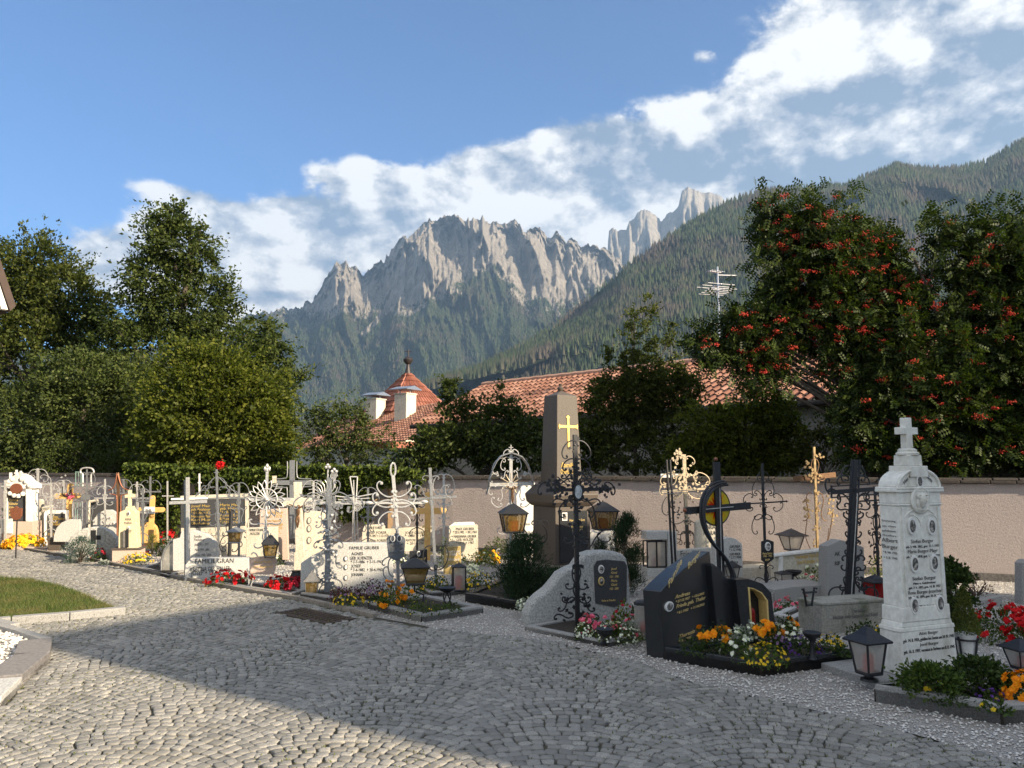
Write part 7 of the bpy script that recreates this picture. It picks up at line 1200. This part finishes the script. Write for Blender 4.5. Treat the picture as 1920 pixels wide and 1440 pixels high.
pl = Pl(222, 1056, 14); o = pl.thing('beige_cross_monument', 'beige stone monument topped by a plain cross, in full sun', 'grave monument'); MB().prism(pl.poly([(211, 1056), (211, 1030), (264, 1030), (264, 1054)]), -.04, .36).build('base', PINKS, o, bevel=.006); MB().prism(pl.poly([(209, 1031), (209, 1028), (266, 1027), (266, 1030)]), -.06, .38).build('base_slab', BROWNS, o, bevel=.004); MB().prism(pl.poly([(222, 1028), (222, 1010), (224, 960), (234, 956), (236, 950), (246, 950), (248, 956), (255, 960), (257, 1010), (259, 1028)]), 0, .28).build('body', BEIGE, o, bevel=.006); MB().prism(pl.poly([(237, 950), (237, 920), (243, 919), (243, 950)]), .1, .18).build('cross', BEIGE, o, bevel=.005); MB().prism(pl.poly([(231, 934), (231, 928), (250, 927), (250, 933)]), .098, .182).build('cross', BEIGE, o, bevel=.005); lines(pl, o, [('ANNA', 240, 976, 12), ('MARIA', 240, 983, 14), ('JOSEF', 240, 998, 14)], GREYL, 5); oval(pl, o, 241, 963, 3, 4); oval(pl, o, 241, 990, 2.6, 3.4); bar(pl, o, IRON, (240, 1026), (240, 992), .04, -.05, .03, 'candle_stick'); bar(pl, o, GREYL, (234, 1026), (234, 994), .03, -.05, .03, 'candle_stick')
c = Pl(281, 1030, 8); o = c.thing('wooden_cross', 'orange larch cross with a white picture card at its centre', 'grave cross'); rcross(c, o, 281, 929, 1030, 956, 254, 309, 4.5, WOOD); MB().prism(c.poly([(270, 963), (270, 950), (291, 950), (291, 963)]), -.03, -.018).build('card', WHITEP, o); oval(c, o, 277, 956, 2, 3, -.03); oval(c, o, 283, 956, 1.8, 2.6, -.03)
small_cross(257, 1034, 8, 'silver cross with pink ribbon partly behind the beige monument', 903, 934, 240, 287, SILV, .03, sc_=[((-3, 912), (-8, 925), 'C', .8, 1), ((-3, 945), (-8, 958), 'C', .8, -1)]); small_cross(282, 1008, 8, 'grey cross with an outlined top against the creeper', 893, 922, 262, 302, IRONG, .04, Y=17.8, sc_=[((-6, 905), (-14, 918), 'C', .8, 1)])
pl = Pl(258, 1026, 8); slab(pl, 'orange_stone', 'orange round topped stone behind the orange larch cross', [(257, 1030), (257, 1000), (262, 988), (272, 980), (284, 979), (293, 988), (296, 1000), (296, 1030)], .1, ORS)
plant(258, 1056, 56, 20, 'yellow bedding flowers at the foot of the beige monument', LB, F_YEL, 50, .022, z=.02); plant(315, 1020, 40, 26, 'red flowers under the hanging creeper at left', LB, F_RED, 30, .035); plant(273, 1012, 24, 18, 'dark red flowers right of the beige monument', LB, F_DRK, 10, .03, Y=14.6); bush(285, 1040, 22, 36, 'yellow green young conifer beside the orange larch cross', LTH, .05, 500, asp=.15, shape='cone'); bush(303, 1044, 26, 30, 'dark low shrub left of the arched gravestone', LBD, .04, 500); plant(195, 1060, 22, 14, 'low grey green plant near the path kerb', LSG, None, 0)
small_cross(10, 1010, 8, 'small white cross behind the left edge monument', 900, 912, 2, 20, SILV, .04, Y=16.); small_cross(20, 1010, 8, 'short white post like cross behind the white pillared monument', 886, 890, 18, 23, WHITEP, .05, Y=17.); small_cross(314, 1012, 8, 'thin silver cross in front of the hanging creeper', 902, 930, 304, 326, SILV, .03, Y=16.6); small_cross(374, 1000, 8, 'white thin cross tip above the wide dark panel', 888, 905, 371, 378, WHITEP, .03, Y=16.2)

# more fine ironwork crowded between the stones
for i, (px, py, top, ay, hw_, mt, lab, Yv) in enumerate(((232, 1022, 898, 925, 14, IRONG, 'grey scroll cross behind the bronze outlined cross', 16.4), (96, 1016, 905, 932, 14, SILV, 'silver curled cross above the framed black plaque', 16.2), (448, 1052, 905, 934, 18, IRONG, 'grey curled cross between the wide dark panel and the sunburst wheel', 14.0),
        (588, 1046, 902, 938, 18, SILV, 'silver curled cross behind the three portrait stone', 14.0), (690, 1050, 915, 950, 16, IRONG, 'grey scroll cross at the creeper strand on the wall', 14.4), (782, 1052, 900, 930, 16, IRON, 'black scroll cross close to the wall beside the weathered wooden cross', 14.0), (832, 1062, 890, 926, 14, SILV, 'short silver cross beside the thin steel cross', 13.2), (268, 1044, 915, 940, 12, IRONG, 'grey iron cross behind the orange round topped stone', 15.0))):
    small_cross(px, py, 8, lab, top, ay, px-hw_, px+hw_, mt, .035, Y=Yv, sc_=[((-2, top+6), (-hw_*.6, ay-6), 'C', .9, 1), ((-2, ay+5), (-hw_*.7, ay+16), 'C', .9, -1), ((-hw_*.5, ay-4), (-hw_, ay-3), 'C', .8, 1), ((-2, ay+22), (-hw_*.6, ay+44), 'S', .9, 1), ((-2, ay+50), (-hw_*.6, ay+72), 'S', .9, -1)], r=.008)
for px, py, w, h, lab, lf, fw, n in ((240, 1018, 26, 18, 'pink begonias behind the beige monument', LB, F_PINK, 12), (352, 1034, 26, 18, 'orange and green bedding between the arched stone and the dark panel', LB, F_OR, 8), (520, 1060, 30, 20, 'dark green plants behind the pink name plate', LBD, F_WHT, 6), (600, 1075, 30, 22, 'red begonias below the three portrait stone', LB, F_DRK, 12), (648, 1056, 40, 24, 'green shrubby plants above the FAMILIE GRUBER stone', LB, F_RED, 8), (750, 1056, 40, 20, 'small white flowers before the long low gravestone', LB, F_WHT, 16), (150, 1036, 26, 16, 'low pink flowers left of the lavender bush', LB, F_PINK, 10)): plant(px, py, w, h, lab, lf, fw, n, .025)
# ---------------------------------------------------------------- repeats share a group
GR_ = {'grave cross': 'crosses standing on the graves', 'gravestone': 'gravestones in rows', 'lantern': 'lanterns on and beside the graves', 'flowers': 'flowering plants on the graves', 'shrub': 'shrubs planted among the graves',
       'tree': 'trees behind the cemetery wall', 'grave surround': 'stone surrounds of the graves', 'grave monument': 'tall grave monuments', 'bowl': 'iron bowls on the graves', 'climbing plant': 'creepers on the cemetery wall',
       'kerb stone': 'loose kerb stones', 'bracket': 'lantern brackets on the obelisk', 'vase': 'vases on the graves'}
for o in sc.objects:
    if o.parent is None and o.get('category') in GR_ and not o.get('group'): o['group'] = GR_[o['category']]
